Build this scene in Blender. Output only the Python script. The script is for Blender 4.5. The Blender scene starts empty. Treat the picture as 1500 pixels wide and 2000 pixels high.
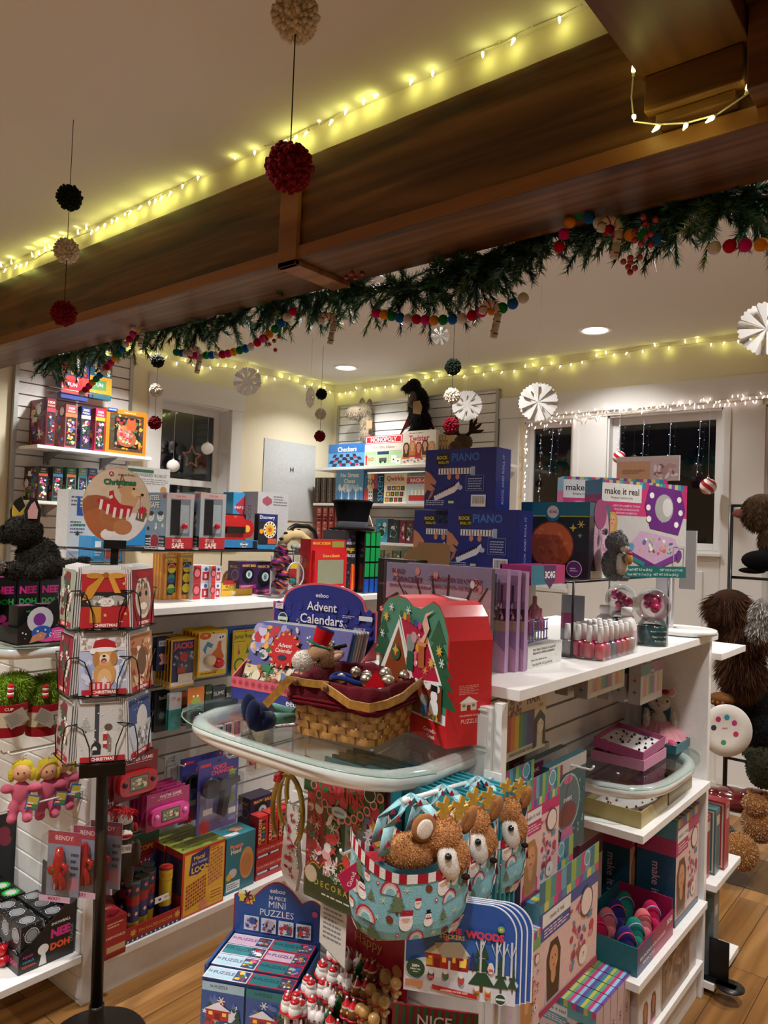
import bpy,math,random,colorsys
from mathutils import Vector,Matrix
from mathutils import noise as mnoise
R=math.radians
PI=math.pi
SC=bpy.context.scene
COL=SC.collection
random.seed(7)
# ------------------------- camera
F,YAW,PIT,ROL,EYE=1450.0,R(39.2),R(1.55),R(2.1),1.68
FW=Vector((-math.sin(YAW)*math.cos(PIT),math.cos(YAW)*math.cos(PIT),math.sin(PIT)))
R0=Vector((math.cos(YAW),math.sin(YAW),0));U0=R0.cross(FW)
RT=math.cos(ROL)*R0+math.sin(ROL)*U0
UP=-math.sin(ROL)*R0+math.cos(ROL)*U0
CAM=Vector((0,0,EYE))
cd=bpy.data.cameras.new('camera');cam=bpy.data.objects.new('camera',cd);COL.objects.link(cam)
cam.matrix_world=Matrix.Translation(CAM)@Matrix((RT,UP,-FW)).transposed().to_4x4()
cd.sensor_fit='VERTICAL';cd.sensor_height=36;cd.lens=36*F/2000;cd.clip_start=.02;cd.clip_end=200
SC.camera=cam
SC.view_settings.view_transform='Standard';SC.view_settings.look='None'
SC.view_settings.gamma=1;SC.view_settings.use_curve_mapping=False
SC.view_settings.exposure=0.18
# ------------------------- world: night outside
W=bpy.data.worlds.new('night');SC.world=W;W.use_nodes=True
W.node_tree.nodes['Background'].inputs[0].default_value=(.012,.02,.03,1)
W.node_tree.nodes['Background'].inputs[1].default_value=.35
# ------------------------- ceiling downlights (x, y, watts)
CEIL=3.03
DOWNLIGHTS=[(-1.98,4.51,9),(-4.14,4.51,12),(-4.0,2.55,26),(-2.0,2.55,26),(-0.1,2.5,22),(0.2,4.0,20),
              (-1.75,.1,30),(-.35,.25,34),(-3.3,.2,22),(1.0,.2,20),(-.6,-1.7,30),(-2.6,-1.6,20)]
LIGHT_COL=(1,.965,.925)
def ray(px,py):return FW+RT*((px-750)/F)+UP*((1000-py)/F)
def atz(px,py,z):d=ray(px,py);return CAM+d*((z-EYE)/d.z)
def aty(px,py,y):d=ray(px,py);return CAM+d*(y/d.y)
def atx(px,py,x):d=ray(px,py);return CAM+d*(x/d.x)
def atp(px,py,plane):return{'x':atx,'y':aty,'z':atz}[plane[0]](px,py,plane[1])
def depth_of(p):return(p-CAM).dot(FW)
def top_h(p,py):
 """height of a vertical edge starting at world point p whose top is seen at image row py"""
 lo,hi=0.0,3.0
 for _ in range(40):
  m=(lo+hi)/2;q=p+Vector((0,0,m))-CAM
  y=1000-F*q.dot(UP)/q.dot(FW)
  if y>py:lo=m
  else:hi=m
 return lo
def s2l(v):return v/12.92 if v<=.04045 else((v+.055)/1.055)**2.4
_cc={}
def C(h):
 if not isinstance(h,str):return h
 if h not in _cc:
  x=h.lstrip('#')
  if len(x)==3:x=''.join(k*2 for k in x)
  _cc[h]=tuple(s2l(int(x[i:i+2],16)/255)for i in(0,2,4))
 return _cc[h]
def jit(c,a):
 c=C(c);k=1+random.uniform(-a,a)
 return tuple(min(1,max(0,v*k))for v in c)
# ------------------------- materials
KIND={
 'print':(.42,0,.25,0,60,.02,.05),'paper':(.8,0,0,0,200,.03,.04),'gloss':(.16,0,.5,0,20,0,.03),
 'laminate':(.38,0,.1,0,40,.01,.03),'fabric':(.95,0,0,.1,500,.25,.14),'fur':(.9,0,0,.08,300,.1,.25),
 'wool':(.95,0,0,.05,250,.5,.2),'metal':(.3,1,0,0,50,.01,.04),'steel':(.45,1,0,0,50,.02,.05),
 'blackmetal':(.4,.3,.1,0,90,.03,.05),'plaster':(.85,0,0,0,300,.02,.02),'needle':(.5,0,.1,0,30,0,.3),
 'wicker':(.5,0,.15,0,90,.15,.22),'felt':(1,0,0,0,400,.4,.1),'gilt':(.3,.45,.3,0,200,.15,.1)}
_mats={}
def mat(kind,color=None):
 key=(kind,color)
 if key in _mats:return _mats[key]
 m=bpy.data.materials.new(kind+('_'+color.strip('#')if isinstance(color,str)else ''));m.use_nodes=True
 nt=m.node_tree;N=nt.nodes;L=nt.links;b=N['Principled BSDF']
 ro,me,co,sh,ns,bu,cv=KIND[kind]
 b.inputs['Roughness'].default_value=ro;b.inputs['Metallic'].default_value=me
 b.inputs['Coat Weight'].default_value=co;b.inputs['Coat Roughness'].default_value=.12
 b.inputs['Sheen Weight'].default_value=sh
 if kind in('fabric','fur','wool','felt'):b.inputs['Specular IOR Level'].default_value=.12
 tc=N.new('ShaderNodeTexCoord');no=N.new('ShaderNodeTexNoise');no.inputs['Scale'].default_value=ns
 L.new(tc.outputs['Object'],no.inputs['Vector'])
 hsv=N.new('ShaderNodeHueSaturation');mr=N.new('ShaderNodeMapRange')
 mr.inputs['From Min'].default_value=.3;mr.inputs['From Max'].default_value=.7
 mr.inputs['To Min'].default_value=1-cv;mr.inputs['To Max'].default_value=1+cv
 L.new(no.outputs['Fac'],mr.inputs['Value']);L.new(mr.outputs[0],hsv.inputs['Value'])
 if color is None:
  at=N.new('ShaderNodeAttribute');at.attribute_name='Col';L.new(at.outputs['Color'],hsv.inputs['Color'])
 else:hsv.inputs['Color'].default_value=(*C(color),1)
 L.new(hsv.outputs[0],b.inputs['Base Color'])
 if bu:
  bp=N.new('ShaderNodeBump');bp.inputs['Strength'].default_value=bu;bp.inputs['Distance'].default_value=.004
  L.new(no.outputs['Fac'],bp.inputs['Height']);L.new(bp.outputs[0],b.inputs['Normal'])
 _mats[key]=m;return m
def clear_mat(name,tint=(1,1,1),refl=.12,haze=0.0):
 if name in _mats:return _mats[name]
 m=bpy.data.materials.new(name);m.use_nodes=True;nt=m.node_tree;N=nt.nodes;L=nt.links
 N.remove(N['Principled BSDF']);out=N['Material Output']
 tr=N.new('ShaderNodeBsdfTransparent');tr.inputs[0].default_value=(*tint,1)
 gl=N.new('ShaderNodeBsdfGlossy');gl.inputs['Roughness'].default_value=.04
 lw=N.new('ShaderNodeLayerWeight');lw.inputs[0].default_value=.35
 mr=N.new('ShaderNodeMapRange');mr.inputs['To Min'].default_value=refl*.5;mr.inputs['To Max'].default_value=min(.9,refl*5)
 mx=N.new('ShaderNodeMixShader');L.new(lw.outputs['Fresnel'],mr.inputs['Value']);L.new(mr.outputs[0],mx.inputs[0])
 L.new(tr.outputs[0],mx.inputs[1]);L.new(gl.outputs[0],mx.inputs[2]);last=mx
 if haze:
  df=N.new('ShaderNodeBsdfDiffuse');df.inputs[0].default_value=(.8,.85,.85,1)
  m2=N.new('ShaderNodeMixShader');m2.inputs[0].default_value=haze
  L.new(mx.outputs[0],m2.inputs[1]);L.new(df.outputs[0],m2.inputs[2]);last=m2
 L.new(last.outputs[0],out.inputs[0]);_mats[name]=m;return m
def emit_mat(name,col,s):
 if name in _mats:return _mats[name]
 m=bpy.data.materials.new(name);m.use_nodes=True;b=m.node_tree.nodes['Principled BSDF']
 b.inputs['Base Color'].default_value=(*col,1);b.inputs['Emission Color'].default_value=(*col,1)
 b.inputs['Emission Strength'].default_value=s;_mats[name]=m;return m
CLEAR=lambda:clear_mat('clear_plastic',(.985,.99,.99),.055,.004)
GLASS=lambda:clear_mat('shelf_glass',(.93,.97,.96),.07)
# ------------------------- text outlines, cached
_txt={}
def glyphs(s,bold=0):
 k=(s,bold)
 if k not in _txt:
  cu=bpy.data.curves.new('t','FONT');cu.body=s;cu.size=1;cu.resolution_u=2;cu.offset=bold
  cu.align_x='CENTER'
  o=bpy.data.objects.new('t',cu);COL.objects.link(o)
  me=bpy.data.meshes.new_from_object(o.evaluated_get(bpy.context.evaluated_depsgraph_get()))
  vs=[(v.co.x,v.co.y)for v in me.vertices];fs=[tuple(p.vertices)for p in me.polygons]
  bpy.data.objects.remove(o);bpy.data.meshes.remove(me);bpy.data.curves.remove(cu)
  if vs:
   x0=min(v[0]for v in vs);x1=max(v[0]for v in vs);y0=min(v[1]for v in vs);y1=max(v[1]for v in vs)
  else:x0=x1=y0=y1=0
  _txt[k]=([(v[0]-(x0+x1)/2,v[1]-(y0+y1)/2)for v in vs],fs,max(x1-x0,1e-4),max(y1-y0,1e-4))
 return _txt[k]
# ------------------------- mesh builder
class MB:
 def __init__(s,kind='print'):
  s.v=[];s.f=[];s.c=[];s.m=[];s.sm=[];s.kinds=[kind];s.k=0;s.T=None
 def use(s,kind):
  if kind not in s.kinds:s.kinds.append(kind)
  s.k=s.kinds.index(kind);return s
 def add(s,vs,fs,col,smooth=False):
  n=len(s.v);T=s.T
  s.v+=[tuple(T@Vector(p))if T else tuple(p)for p in vs]
  col=C(col)
  for f in fs:s.f.append(tuple(i+n for i in f))
  s.c+=[col]*len(fs);s.m+=[s.k]*len(fs);s.sm+=[smooth]*len(fs)
 def box(s,a,b,col,cols=None):
  x0,y0,z0=a;x1,y1,z1=b
  vs=[(x0,y0,z0),(x1,y0,z0),(x1,y1,z0),(x0,y1,z0),(x0,y0,z1),(x1,y0,z1),(x1,y1,z1),(x0,y1,z1)]
  fs=[(0,1,5,4),(1,2,6,5),(2,3,7,6),(3,0,4,7),(4,5,6,7),(3,2,1,0)]
  if cols:
   for f,c in zip(fs,cols):s.add(vs,[f],c or col)
  else:s.add(vs,fs,col)
  return s
 def cube(s,c,d,col,M=None):
  old=s.T
  if M is not None:s.T=(old@M)if old else M
  s.box([c[i]-d[i]/2 for i in range(3)],[c[i]+d[i]/2 for i in range(3)],col);s.T=old;return s
 def tube(s,pts,r,col,seg=8,cap=True,closed=False):
  pts=[Vector(p)for p in pts];n=len(pts)
  rr=r if isinstance(r,(list,tuple))else[r]*n
  vs=[];fs=[];prev=None
  for i,p in enumerate(pts):
   if closed:t=pts[(i+1)%n]-pts[i-1]
   else:t=pts[min(i+1,n-1)]-pts[max(i-1,0)]
   if t.length<1e-9:t=Vector((0,0,1))
   t.normalize()
   if prev is None:a=t.orthogonal().normalized()
   else:
    a=prev-t*prev.dot(t)
    a=a.normalized()if a.length>1e-6 else t.orthogonal().normalized()
   prev=a;b=t.cross(a)
   for k in range(seg):
    an=2*PI*k/seg;vs.append(p+(a*math.cos(an)+b*math.sin(an))*rr[i])
  m=n if closed else n-1
  for i in range(m):
   j=(i+1)%n
   for k in range(seg):
    l=(k+1)%seg;fs.append((i*seg+k,i*seg+l,j*seg+l,j*seg+k))
  if cap and not closed:fs+=[tuple(range(seg-1,-1,-1)),tuple(range((n-1)*seg,n*seg))]
  s.add(vs,fs,col,True);return s
 def lathe(s,prof,col,c=(0,0,0),seg=20,cols=None,axis=None):
  vs=[];fs=[];n=len(prof)
  for r,z in prof:
   for k in range(seg):
    a=2*PI*k/seg;vs.append((c[0]+r*math.cos(a),c[1]+r*math.sin(a),c[2]+z))
  if axis is not None:
   q=Vector((0,0,1)).rotation_difference(Vector(axis));cc=Vector(c)
   vs=[q@(Vector(v)-cc)+cc for v in vs]
  for i in range(n-1):
   ff=[(i*seg+k,i*seg+(k+1)%seg,(i+1)*seg+(k+1)%seg,(i+1)*seg+k)for k in range(seg)]
   if cols:s.add(vs,ff,cols[i],True)
   else:fs+=ff
  if not cols:s.add(vs,fs,col,True)
  return s
 def ell(s,c,r,col,seg=16,rings=10,M=None,bumpy=0,freq=30):
  if not isinstance(r,(tuple,list)):r=(r,r,r)
  vs=[];fs=[]
  for i in range(rings+1):
   th=PI*i/rings
   for k in range(seg):
    a=2*PI*k/seg
    p=Vector((math.sin(th)*math.cos(a),math.sin(th)*math.sin(a),math.cos(th)))
    q=Vector((p.x*r[0],p.y*r[1],p.z*r[2]))
    if M is not None:q=M@q
    q+=Vector(c)
    if bumpy:q+=p*bumpy*mnoise.noise(q*freq)
    vs.append(q)
  for i in range(rings):
   for k in range(seg):
    l=(k+1)%seg;fs.append((i*seg+k,(i+1)*seg+k,(i+1)*seg+l,i*seg+l))
  s.add(vs,fs,col,True);return s
 def prism(s,pts,o,u,v,n,th,col,side=None,back=None,bottom=True):
  """2D outline extruded: front at o+th*n"""
  o,u,v,n=Vector(o),Vector(u),Vector(v),Vector(n);k=len(pts)
  fr=[o+u*p[0]+v*p[1]+n*th for p in pts];bk=[o+u*p[0]+v*p[1]for p in pts]
  s.add(fr,[tuple(range(k))],col)
  s.add(bk,[tuple(range(k-1,-1,-1))],back or side or col)
  s.add(fr+bk,[(i,k+i,k+(i+1)%k,(i+1)%k)for i in range(k)],side or col);return s
 def build(s,name,parent=None,loc=None,rot=None,mats=None,bevel=0,sub=0):
  me=bpy.data.meshes.new(name);me.from_pydata([tuple(p)for p in s.v],[],s.f)
  at=me.color_attributes.new('Col','FLOAT_COLOR','CORNER')
  buf=[]
  for f,c in zip(s.f,s.c):buf+=[c[0],c[1],c[2],1.0]*len(f)
  at.data.foreach_set('color',buf)
  me.polygons.foreach_set('use_smooth',s.sm);me.polygons.foreach_set('material_index',s.m)
  for k in(mats or s.kinds):me.materials.append(mat(k)if isinstance(k,str)else k)
  me.update()
  o=bpy.data.objects.new(name,me);COL.objects.link(o)
  if parent:o.parent=parent
  if loc is not None:o.location=loc
  if rot is not None:o.rotation_euler=rot if isinstance(rot,(tuple,list))else(0,0,rot)
  if bevel:
   b=o.modifiers.new('bevel','BEVEL');b.width=bevel;b.segments=2;b.limit_method='ANGLE';b.angle_limit=R(50)
  if sub:
   b=o.modifiers.new('sub','SUBSURF');b.levels=sub;b.render_levels=sub
  return o
def tag(o,label=None,cat=None,group=None,kind=None):
 if label:o['label']=label
 if cat:o['category']=cat
 if group:o['group']=group
 if kind:o['kind']=kind
 return o
def thing(name,label,cat,loc=(0,0,0),rz=0,group=None):
 o=bpy.data.objects.new(name,None);COL.objects.link(o);o.location=loc;o.rotation_euler=(0,0,rz)
 o.empty_display_size=.05
 return tag(o,label,cat,group)
def dup(root,loc=None,rz=None,label=None,group=None):
 def cp(o,par):
  c=o.copy();COL.objects.link(c);c.parent=par
  for ch in kids.get(o.name,[]):cp(ch,c)
  return c
 kids={}
 for o in root.children_recursive:kids.setdefault(o.parent.name,[]).append(o)
 r=cp(root,None)
 if loc is not None:r.location=loc
 if rz is not None:r.rotation_euler=(0,0,rz)
 if label:r['label']=label
 if group:r['group']=group
 return r
# ------------------------- printed artwork on a flat face
class Fr:
 def __init__(s,mb,o,u,v,n,w,h):
  s.mb,s.o,s.u,s.v,s.n,s.w,s.h=mb,Vector(o),Vector(u),Vector(v),Vector(n),w,h;s.l=.0003
  s.m=min(w,h)
 def P(s,x,y,l=None):return s.o+s.u*(x*s.w)+s.v*(y*s.h)+s.n*(s.l if l is None else l)
 def up(s,k=1):s.l+=.00007*k
 def poly(s,pts,col):s.mb.add([s.P(*p)for p in pts],[tuple(range(len(pts)))],col);s.up();return s
 def rect(s,x0,y0,x1,y1,col):return s.poly([(x0,y0),(x1,y0),(x1,y1),(x0,y1)],col)
 def frame(s,x0,y0,x1,y1,t,col):
  tx,ty=t*s.m/s.w,t*s.m/s.h
  for q in((x0,y0,x1,y0+ty),(x0,y1-ty,x1,y1),(x0,y0,x0+tx,y1),(x1-tx,y0,x1,y1)):s.rect(*q,col)
  return s
 def disc(s,cx,cy,r,col,ry=None,n=18,rot=0):
  ry=ry or r;pts=[]
  for k in range(n):
   a=2*PI*k/n;x,y=math.cos(a)*r*s.m,math.sin(a)*ry*s.m
   x,y=x*math.cos(rot)-y*math.sin(rot),x*math.sin(rot)+y*math.cos(rot)
   pts.append((cx+x/s.w,cy+y/s.h))
  return s.poly(pts,col)
 def ring(s,cx,cy,r,col,inner,t=.2,n=18):s.disc(cx,cy,r,col,n=n);return s.disc(cx,cy,r*(1-t),inner,n=n)
 def star(s,cx,cy,r,col,n=5,k=.45,rot=PI/2):
  pts=[(cx+math.cos(rot+PI*i/n)*r*(1 if i%2==0 else k)*s.m/s.w,cy+math.sin(rot+PI*i/n)*r*(1 if i%2==0 else k)*s.m/s.h)for i in range(2*n)]
  return s.poly(pts,col)
 def flake(s,cx,cy,r,col):
  for a in range(3):
   t=a*PI/3;dx,dy=math.cos(t)*r*s.m,math.sin(t)*r*s.m;ex,ey=-math.sin(t)*r*.12*s.m,math.cos(t)*r*.12*s.m
   s.poly([(cx+(-dx-ex)/s.w,cy+(-dy-ey)/s.h),(cx+(dx-ex)/s.w,cy+(dy-ey)/s.h),(cx+(dx+ex)/s.w,cy+(dy+ey)/s.h),(cx+(-dx+ex)/s.w,cy+(-dy+ey)/s.h)],col)
  return s
 def tree(s,cx,y0,w,h,col,snow=None,trunk='#5a3a20'):
  a=s.m/s.w*w/2;b=s.m/s.h*h
  s.rect(cx-a*.12,y0,cx+a*.12,y0+b*.2,trunk)
  for k in range(3):
   yb=y0+b*(.12+.26*k);ww=a*(1-.24*k)
   s.poly([(cx-ww,yb),(cx+ww,yb),(cx,yb+b*.38)],col)
   if snow:s.poly([(cx-ww*.35,yb+b*.25),(cx+ww*.35,yb+b*.25),(cx,yb+b*.38)],snow)
  return s
 def house(s,x,y,w,h,wall='#c22030',roof='#f0f0f5',door='#7a1420',win='#ffd84a'):
  s.rect(x,y,x+w,y+h*.6,wall);s.poly([(x-w*.1,y+h*.55),(x+w*1.1,y+h*.55),(x+w*.5,y+h)],roof)
  s.rect(x+w*.38,y,x+w*.62,y+h*.38,door);s.rect(x+w*.1,y+h*.25,x+w*.28,y+h*.45,win);s.rect(x+w*.72,y+h*.25,x+w*.9,y+h*.45,win)
  return s
 def person(s,cx,y0,h,hair='#c89a5a',skin='#e8b898',shirt='#e060a0'):
  b=h;a=h*s.h/s.w
  s.poly([(cx-a*.27,y0),(cx+a*.27,y0),(cx+a*.25,y0+b*.3),(cx+a*.1,y0+b*.42),(cx-a*.1,y0+b*.42),(cx-a*.25,y0+b*.3)],shirt)
  s.poly([(cx-a*.2,y0+b*.1),(cx-a*.24,y0+b*.75),(cx-a*.12,y0+b*.97),(cx+a*.12,y0+b*.97),(cx+a*.24,y0+b*.75),(cx+a*.2,y0+b*.1)],hair)
  r=b*s.h/s.m
  s.disc(cx,y0+b*.45,r*.08,skin,ry=r*.14);s.disc(cx,y0+b*.68,r*.145,skin,ry=r*.2)
  for e in(-.055,.055):s.disc(cx+a*e,y0+b*.71,r*.018,'#30241c',n=8)
  s.disc(cx,y0+b*.585,r*.045,'#c04050',ry=r*.016,n=8);return s
 def t(s,txt,cx,cy,size,col,maxw=.92,rot=0,bold=.012):
  """size: cap height as a fraction of the face height"""
  vs,fs,w,h=glyphs(txt,bold);k=size*s.h/.72
  if not rot and w*k>maxw*s.w:k=maxw*s.w/w
  if rot and w*k>maxw*s.h:k=maxw*s.h/w
  ca,sa=math.cos(rot),math.sin(rot);o=s.P(cx,cy)
  s.mb.add([o+s.u*((x*ca-y*sa)*k)+s.v*((x*sa+y*ca)*k)for x,y in vs],fs,col);s.up();return s
 def arc_text(s,txt,cx,cy,rad,size,col,a0,a1,bold=.01):
  n=len(txt)
  for i,ch in enumerate(txt):
   if ch==' ':continue
   a=a0+(a1-a0)*(i/(max(1,n-1)));vs,fs,w,h=glyphs(ch,bold);k=size*s.h/.72
   th=a-PI/2 if a0>a1 else a+PI/2
   o=s.P(cx+rad*s.m/s.w*math.cos(a),cy+rad*s.m/s.h*math.sin(a));ca,sa=math.cos(th),math.sin(th)
   s.mb.add([o+s.u*((x*ca-y*sa)*k)+s.v*((x*sa+y*ca)*k)for x,y in vs],fs,col)
  s.up();return s
 def lines(s,x0,y0,x1,y1,n,col='#555555',fill=.45):
  """small print seen as thin broken strokes"""
  rr=random.Random(int(x0*977+n))
  for i in range(n):
   y=y1-(y1-y0)*(i+.5)/n;x=x0;hh=(y1-y0)/n*fill/2;e=x1-(x1-x0)*rr.choice((0,.1,.3))
   while x<e-.005:
    w=(x1-x0)*rr.uniform(.06,.2);s.mb.add([s.P(x,y-hh),s.P(min(e,x+w),y-hh),s.P(min(e,x+w),y+hh),s.P(x,y+hh)],[(0,1,2,3)],col);x+=w+(x1-x0)*.03
  s.up();return s
 def barcode(s,x0,y0,x1,y1):
  s.rect(x0,y0,x1,y1,'#f4f4f4');rr=random.Random(3);x=x0+(x1-x0)*.1
  while x<x1-(x1-x0)*.1:
   w=(x1-x0)*rr.uniform(.01,.035);s.rect(x,y0+(y1-y0)*.25,x+w,y1-(y1-y0)*.12,'#111');s.l-=.00007;x+=w*rr.uniform(1.8,3)
  s.up();return s
 def stripes(s,x0,y0,x1,y1,cols,n,vert=True):
  for i in range(n):
   c=cols[i%len(cols)]
   if vert:a,b=x0+(x1-x0)*i/n,x0+(x1-x0)*(i+1)/n;s.mb.add([s.P(a,y0),s.P(b,y0),s.P(b,y1),s.P(a,y1)],[(0,1,2,3)],c)
   else:a,b=y0+(y1-y0)*i/n,y0+(y1-y0)*(i+1)/n;s.mb.add([s.P(x0,a),s.P(x1,a),s.P(x1,b),s.P(x0,b)],[(0,1,2,3)],c)
  s.up();return s
 def busy(s,x0,y0,x1,y1,pal,n,r=.06,seed=0,shapes='dsrtf'):
  rr=random.Random(seed);l0=s.l
  for i in range(n):
   q=r*rr.uniform(.5,1.3);qx,qy=q*s.m/s.w,q*s.m/s.h
   if x1-x0<2*qx or y1-y0<2*qy:q*=.4;qx*=.4;qy*=.4
   cx=rr.uniform(x0+qx,x1-qx);cy=rr.uniform(y0+qy,y1-qy);c=rr.choice(pal);k=rr.choice(shapes)
   if k=='d':s.disc(cx,cy,q,c,n=9)
   elif k=='s':s.star(cx,cy,q,c,rot=rr.uniform(0,6))
   elif k=='r':s.poly([(cx-qx,cy-qy*.5),(cx+qx*.8,cy-qy*.6),(cx+qx,cy+qy*.5),(cx-qx*.7,cy+qy*.6)],c)
   elif k=='t':s.poly([(cx-qx*.7,cy-qy),(cx+qx*.7,cy-qy),(cx,cy+qy)],c)
   elif k=='e':s.disc(cx,cy,q,c,ry=q*.45,n=10,rot=rr.uniform(0,3))
   else:s.flake(cx,cy,q,c)
   s.l-=.00005
  s.up();return s
def frames(mb,w,d,h):
 X,Y,Z=Vector((1,0,0)),Vector((0,1,0)),Vector((0,0,1))
 return{'front':Fr(mb,(0,0,0),X,Z,-Y,w,h),'right':Fr(mb,(w,0,0),Y,Z,X,d,h),
   'left':Fr(mb,(0,d,0),-Y,Z,-X,d,h),'top':Fr(mb,(0,0,h),X,Y,Z,w,d),'back':Fr(mb,(w,d,0),-X,Z,Y,w,h)}
def where(p1,x2,ytop,plane,y2=None,snap=None):
 """p1: lower left corner of the front face in the photo, standing on / lying in a real plane"""
 A=atp(p1[0],p1[1],plane)
 if plane[0]=='z':
  B=atz(x2,y2,plane[1])if y2 is not None else None
  if snap=='x':B=aty(x2,p1[1],A.y);d=Vector((1,0,0))
  elif snap=='y':B=atx(x2,p1[1],A.x);d=Vector((0,1,0))
  else:d=(B-A);d.z=0;d.normalize()
  w=abs((B-A).dot(d))
 else:
  B=atp(x2,p1[1],plane);d=Vector((0,1,0))if plane[0]=='x' else Vector((1,0,0));w=abs((B-A).dot(d))
 return A,w,top_h(A,ytop),math.atan2(d.y,d.x)
def carton(name,label,cat,p1,x2,ytop,plane,depth,col,art=None,y2=None,snap=None,group=None,cols=None,kind='print',dz=0,parent=None,tilt=0):
 A,w,h,rz=where(p1,x2,ytop,plane,y2,snap)
 mb=MB(kind);mb.box((0,0,0),(w,depth,h),col,cols)
 if art:art(frames(mb,w,depth,h))
 o=mb.build(name,parent,A+Vector((0,0,dz)),(tilt,0,rz))
 tag(o,label,cat,group);o['dims']=(w,depth,h)
 return o
# ========================= the room
def struct(name,mb,mats=None,**k):
 o=mb.build(name,mats=mats,**k);o['kind']='structure';return o
def wall_mat(name,col,bump=.04,rough=.85):
 if name in _mats:return _mats[name]
 m=bpy.data.materials.new(name);m.use_nodes=True;nt=m.node_tree;N=nt.nodes;L=nt.links;b=N['Principled BSDF']
 b.inputs['Roughness'].default_value=rough;tc=N.new('ShaderNodeTexCoord')
 n1=N.new('ShaderNodeTexNoise');n1.inputs['Scale'].default_value=1.3;n1.inputs['Detail'].default_value=3
 n2=N.new('ShaderNodeTexNoise');n2.inputs['Scale'].default_value=220
 L.new(tc.outputs['Object'],n1.inputs[0]);L.new(tc.outputs['Object'],n2.inputs[0])
 cr=N.new('ShaderNodeValToRGB');c=C(col)
 cr.color_ramp.elements[0].color=(*[v*.96 for v in c],1);cr.color_ramp.elements[1].color=(*c,1)
 L.new(n1.outputs['Fac'],cr.inputs[0]);L.new(cr.outputs[0],b.inputs['Base Color'])
 bp=N.new('ShaderNodeBump');bp.inputs['Strength'].default_value=bump;bp.inputs['Distance'].default_value=.002
 L.new(n2.outputs['Fac'],bp.inputs['Height']);L.new(bp.outputs[0],b.inputs['Normal']);_mats[name]=m;return m
def wood_mat(name,c1,c2,c3,axis='x',scale=1.0,planks=None,rough=.38,knots=True):
 if name in _mats:return _mats[name]
 m=bpy.data.materials.new(name);m.use_nodes=True;nt=m.node_tree;N=nt.nodes;L=nt.links;b=N['Principled BSDF']
 b.inputs['Roughness'].default_value=rough;b.inputs['Coat Weight'].default_value=.04;b.inputs['Coat Roughness'].default_value=.3;b.inputs['Specular IOR Level'].default_value=.3
 tc=N.new('ShaderNodeTexCoord');mp=N.new('ShaderNodeMapping');L.new(tc.outputs['Object'],mp.inputs[0])
 s={'x':(.55,9,9),'y':(9,.55,9)}[axis];mp.inputs['Scale'].default_value=[v*scale for v in s]
 vec=mp.outputs[0]
 if planks:
  br=N.new('ShaderNodeTexBrick');mb2=N.new('ShaderNodeMapping');L.new(tc.outputs['Object'],mb2.inputs[0])
  if axis=='y':mb2.inputs['Rotation'].default_value=(0,0,R(90))
  L.new(mb2.outputs[0],br.inputs['Vector']);br.inputs['Scale'].default_value=1;br.inputs['Brick Width'].default_value=planks[0]
  br.inputs['Row Height'].default_value=planks[1];br.inputs['Mortar Size'].default_value=.0016;br.inputs['Bias'].default_value=0
  br.inputs['Color1'].default_value=(0,0,0,1);br.inputs['Color2'].default_value=(1,1,1,1);br.inputs['Mortar'].default_value=(.5,.5,.5,1)
  ad=N.new('ShaderNodeVectorMath');ad.operation='MULTIPLY_ADD';L.new(br.outputs['Color'],ad.inputs[0])
  ad.inputs[1].default_value=(7,5,3);L.new(vec,ad.inputs[2]);vec=ad.outputs[0]
 n1=N.new('ShaderNodeTexNoise');n1.inputs['Scale'].default_value=1;n1.inputs['Detail'].default_value=7;n1.inputs['Distortion'].default_value=.9
 L.new(vec,n1.inputs[0]);cr=N.new('ShaderNodeValToRGB');e=cr.color_ramp.elements
 e[0].position=.28;e[0].color=(*C(c1),1);e[1].position=.72;e[1].color=(*C(c3),1);q=e.new(.5);q.color=(*C(c2),1)
 L.new(n1.outputs['Fac'],cr.inputs[0]);out=cr.outputs[0]
 n3=N.new('ShaderNodeTexWave');n3.wave_type='BANDS';n3.bands_direction='Y' if axis=='x' else 'X';n3.inputs['Scale'].default_value=.55;n3.inputs['Distortion'].default_value=9;n3.inputs['Detail'].default_value=3
 L.new(vec,n3.inputs[0]);mm=N.new('ShaderNodeMix');mm.data_type='RGBA';mm.blend_type='MULTIPLY';mm.inputs[0].default_value=.35
 L.new(out,mm.inputs[6]);cr3=N.new('ShaderNodeValToRGB');cr3.color_ramp.elements[0].color=(.45,.4,.36,1);cr3.color_ramp.elements[1].color=(1,1,1,1);cr3.color_ramp.elements[1].position=.35
 L.new(n3.outputs['Fac'],cr3.inputs[0]);L.new(cr3.outputs[0],mm.inputs[7]);out=mm.outputs[2]
 if knots:
  vo=N.new('ShaderNodeTexVoronoi');mk=N.new('ShaderNodeMapping');L.new(tc.outputs['Object'],mk.inputs[0])
  mk.inputs['Scale'].default_value=(1.6,4.5,4.5)if axis=='x' else(4.5,1.6,4.5)
  L.new(mk.outputs[0],vo.inputs['Vector']);vo.inputs['Scale'].default_value=1
  ck=N.new('ShaderNodeValToRGB');ck.color_ramp.elements[0].position=.03;ck.color_ramp.elements[0].color=(.18,.1,.05,1)
  ck.color_ramp.elements[1].position=.13;ck.color_ramp.elements[1].color=(1,1,1,1)
  L.new(vo.outputs['Distance'],ck.inputs[0]);mk2=N.new('ShaderNodeMix');mk2.data_type='RGBA';mk2.blend_type='MULTIPLY';mk2.inputs[0].default_value=.75
  L.new(out,mk2.inputs[6]);L.new(ck.outputs[0],mk2.inputs[7]);out=mk2.outputs[2]
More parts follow.
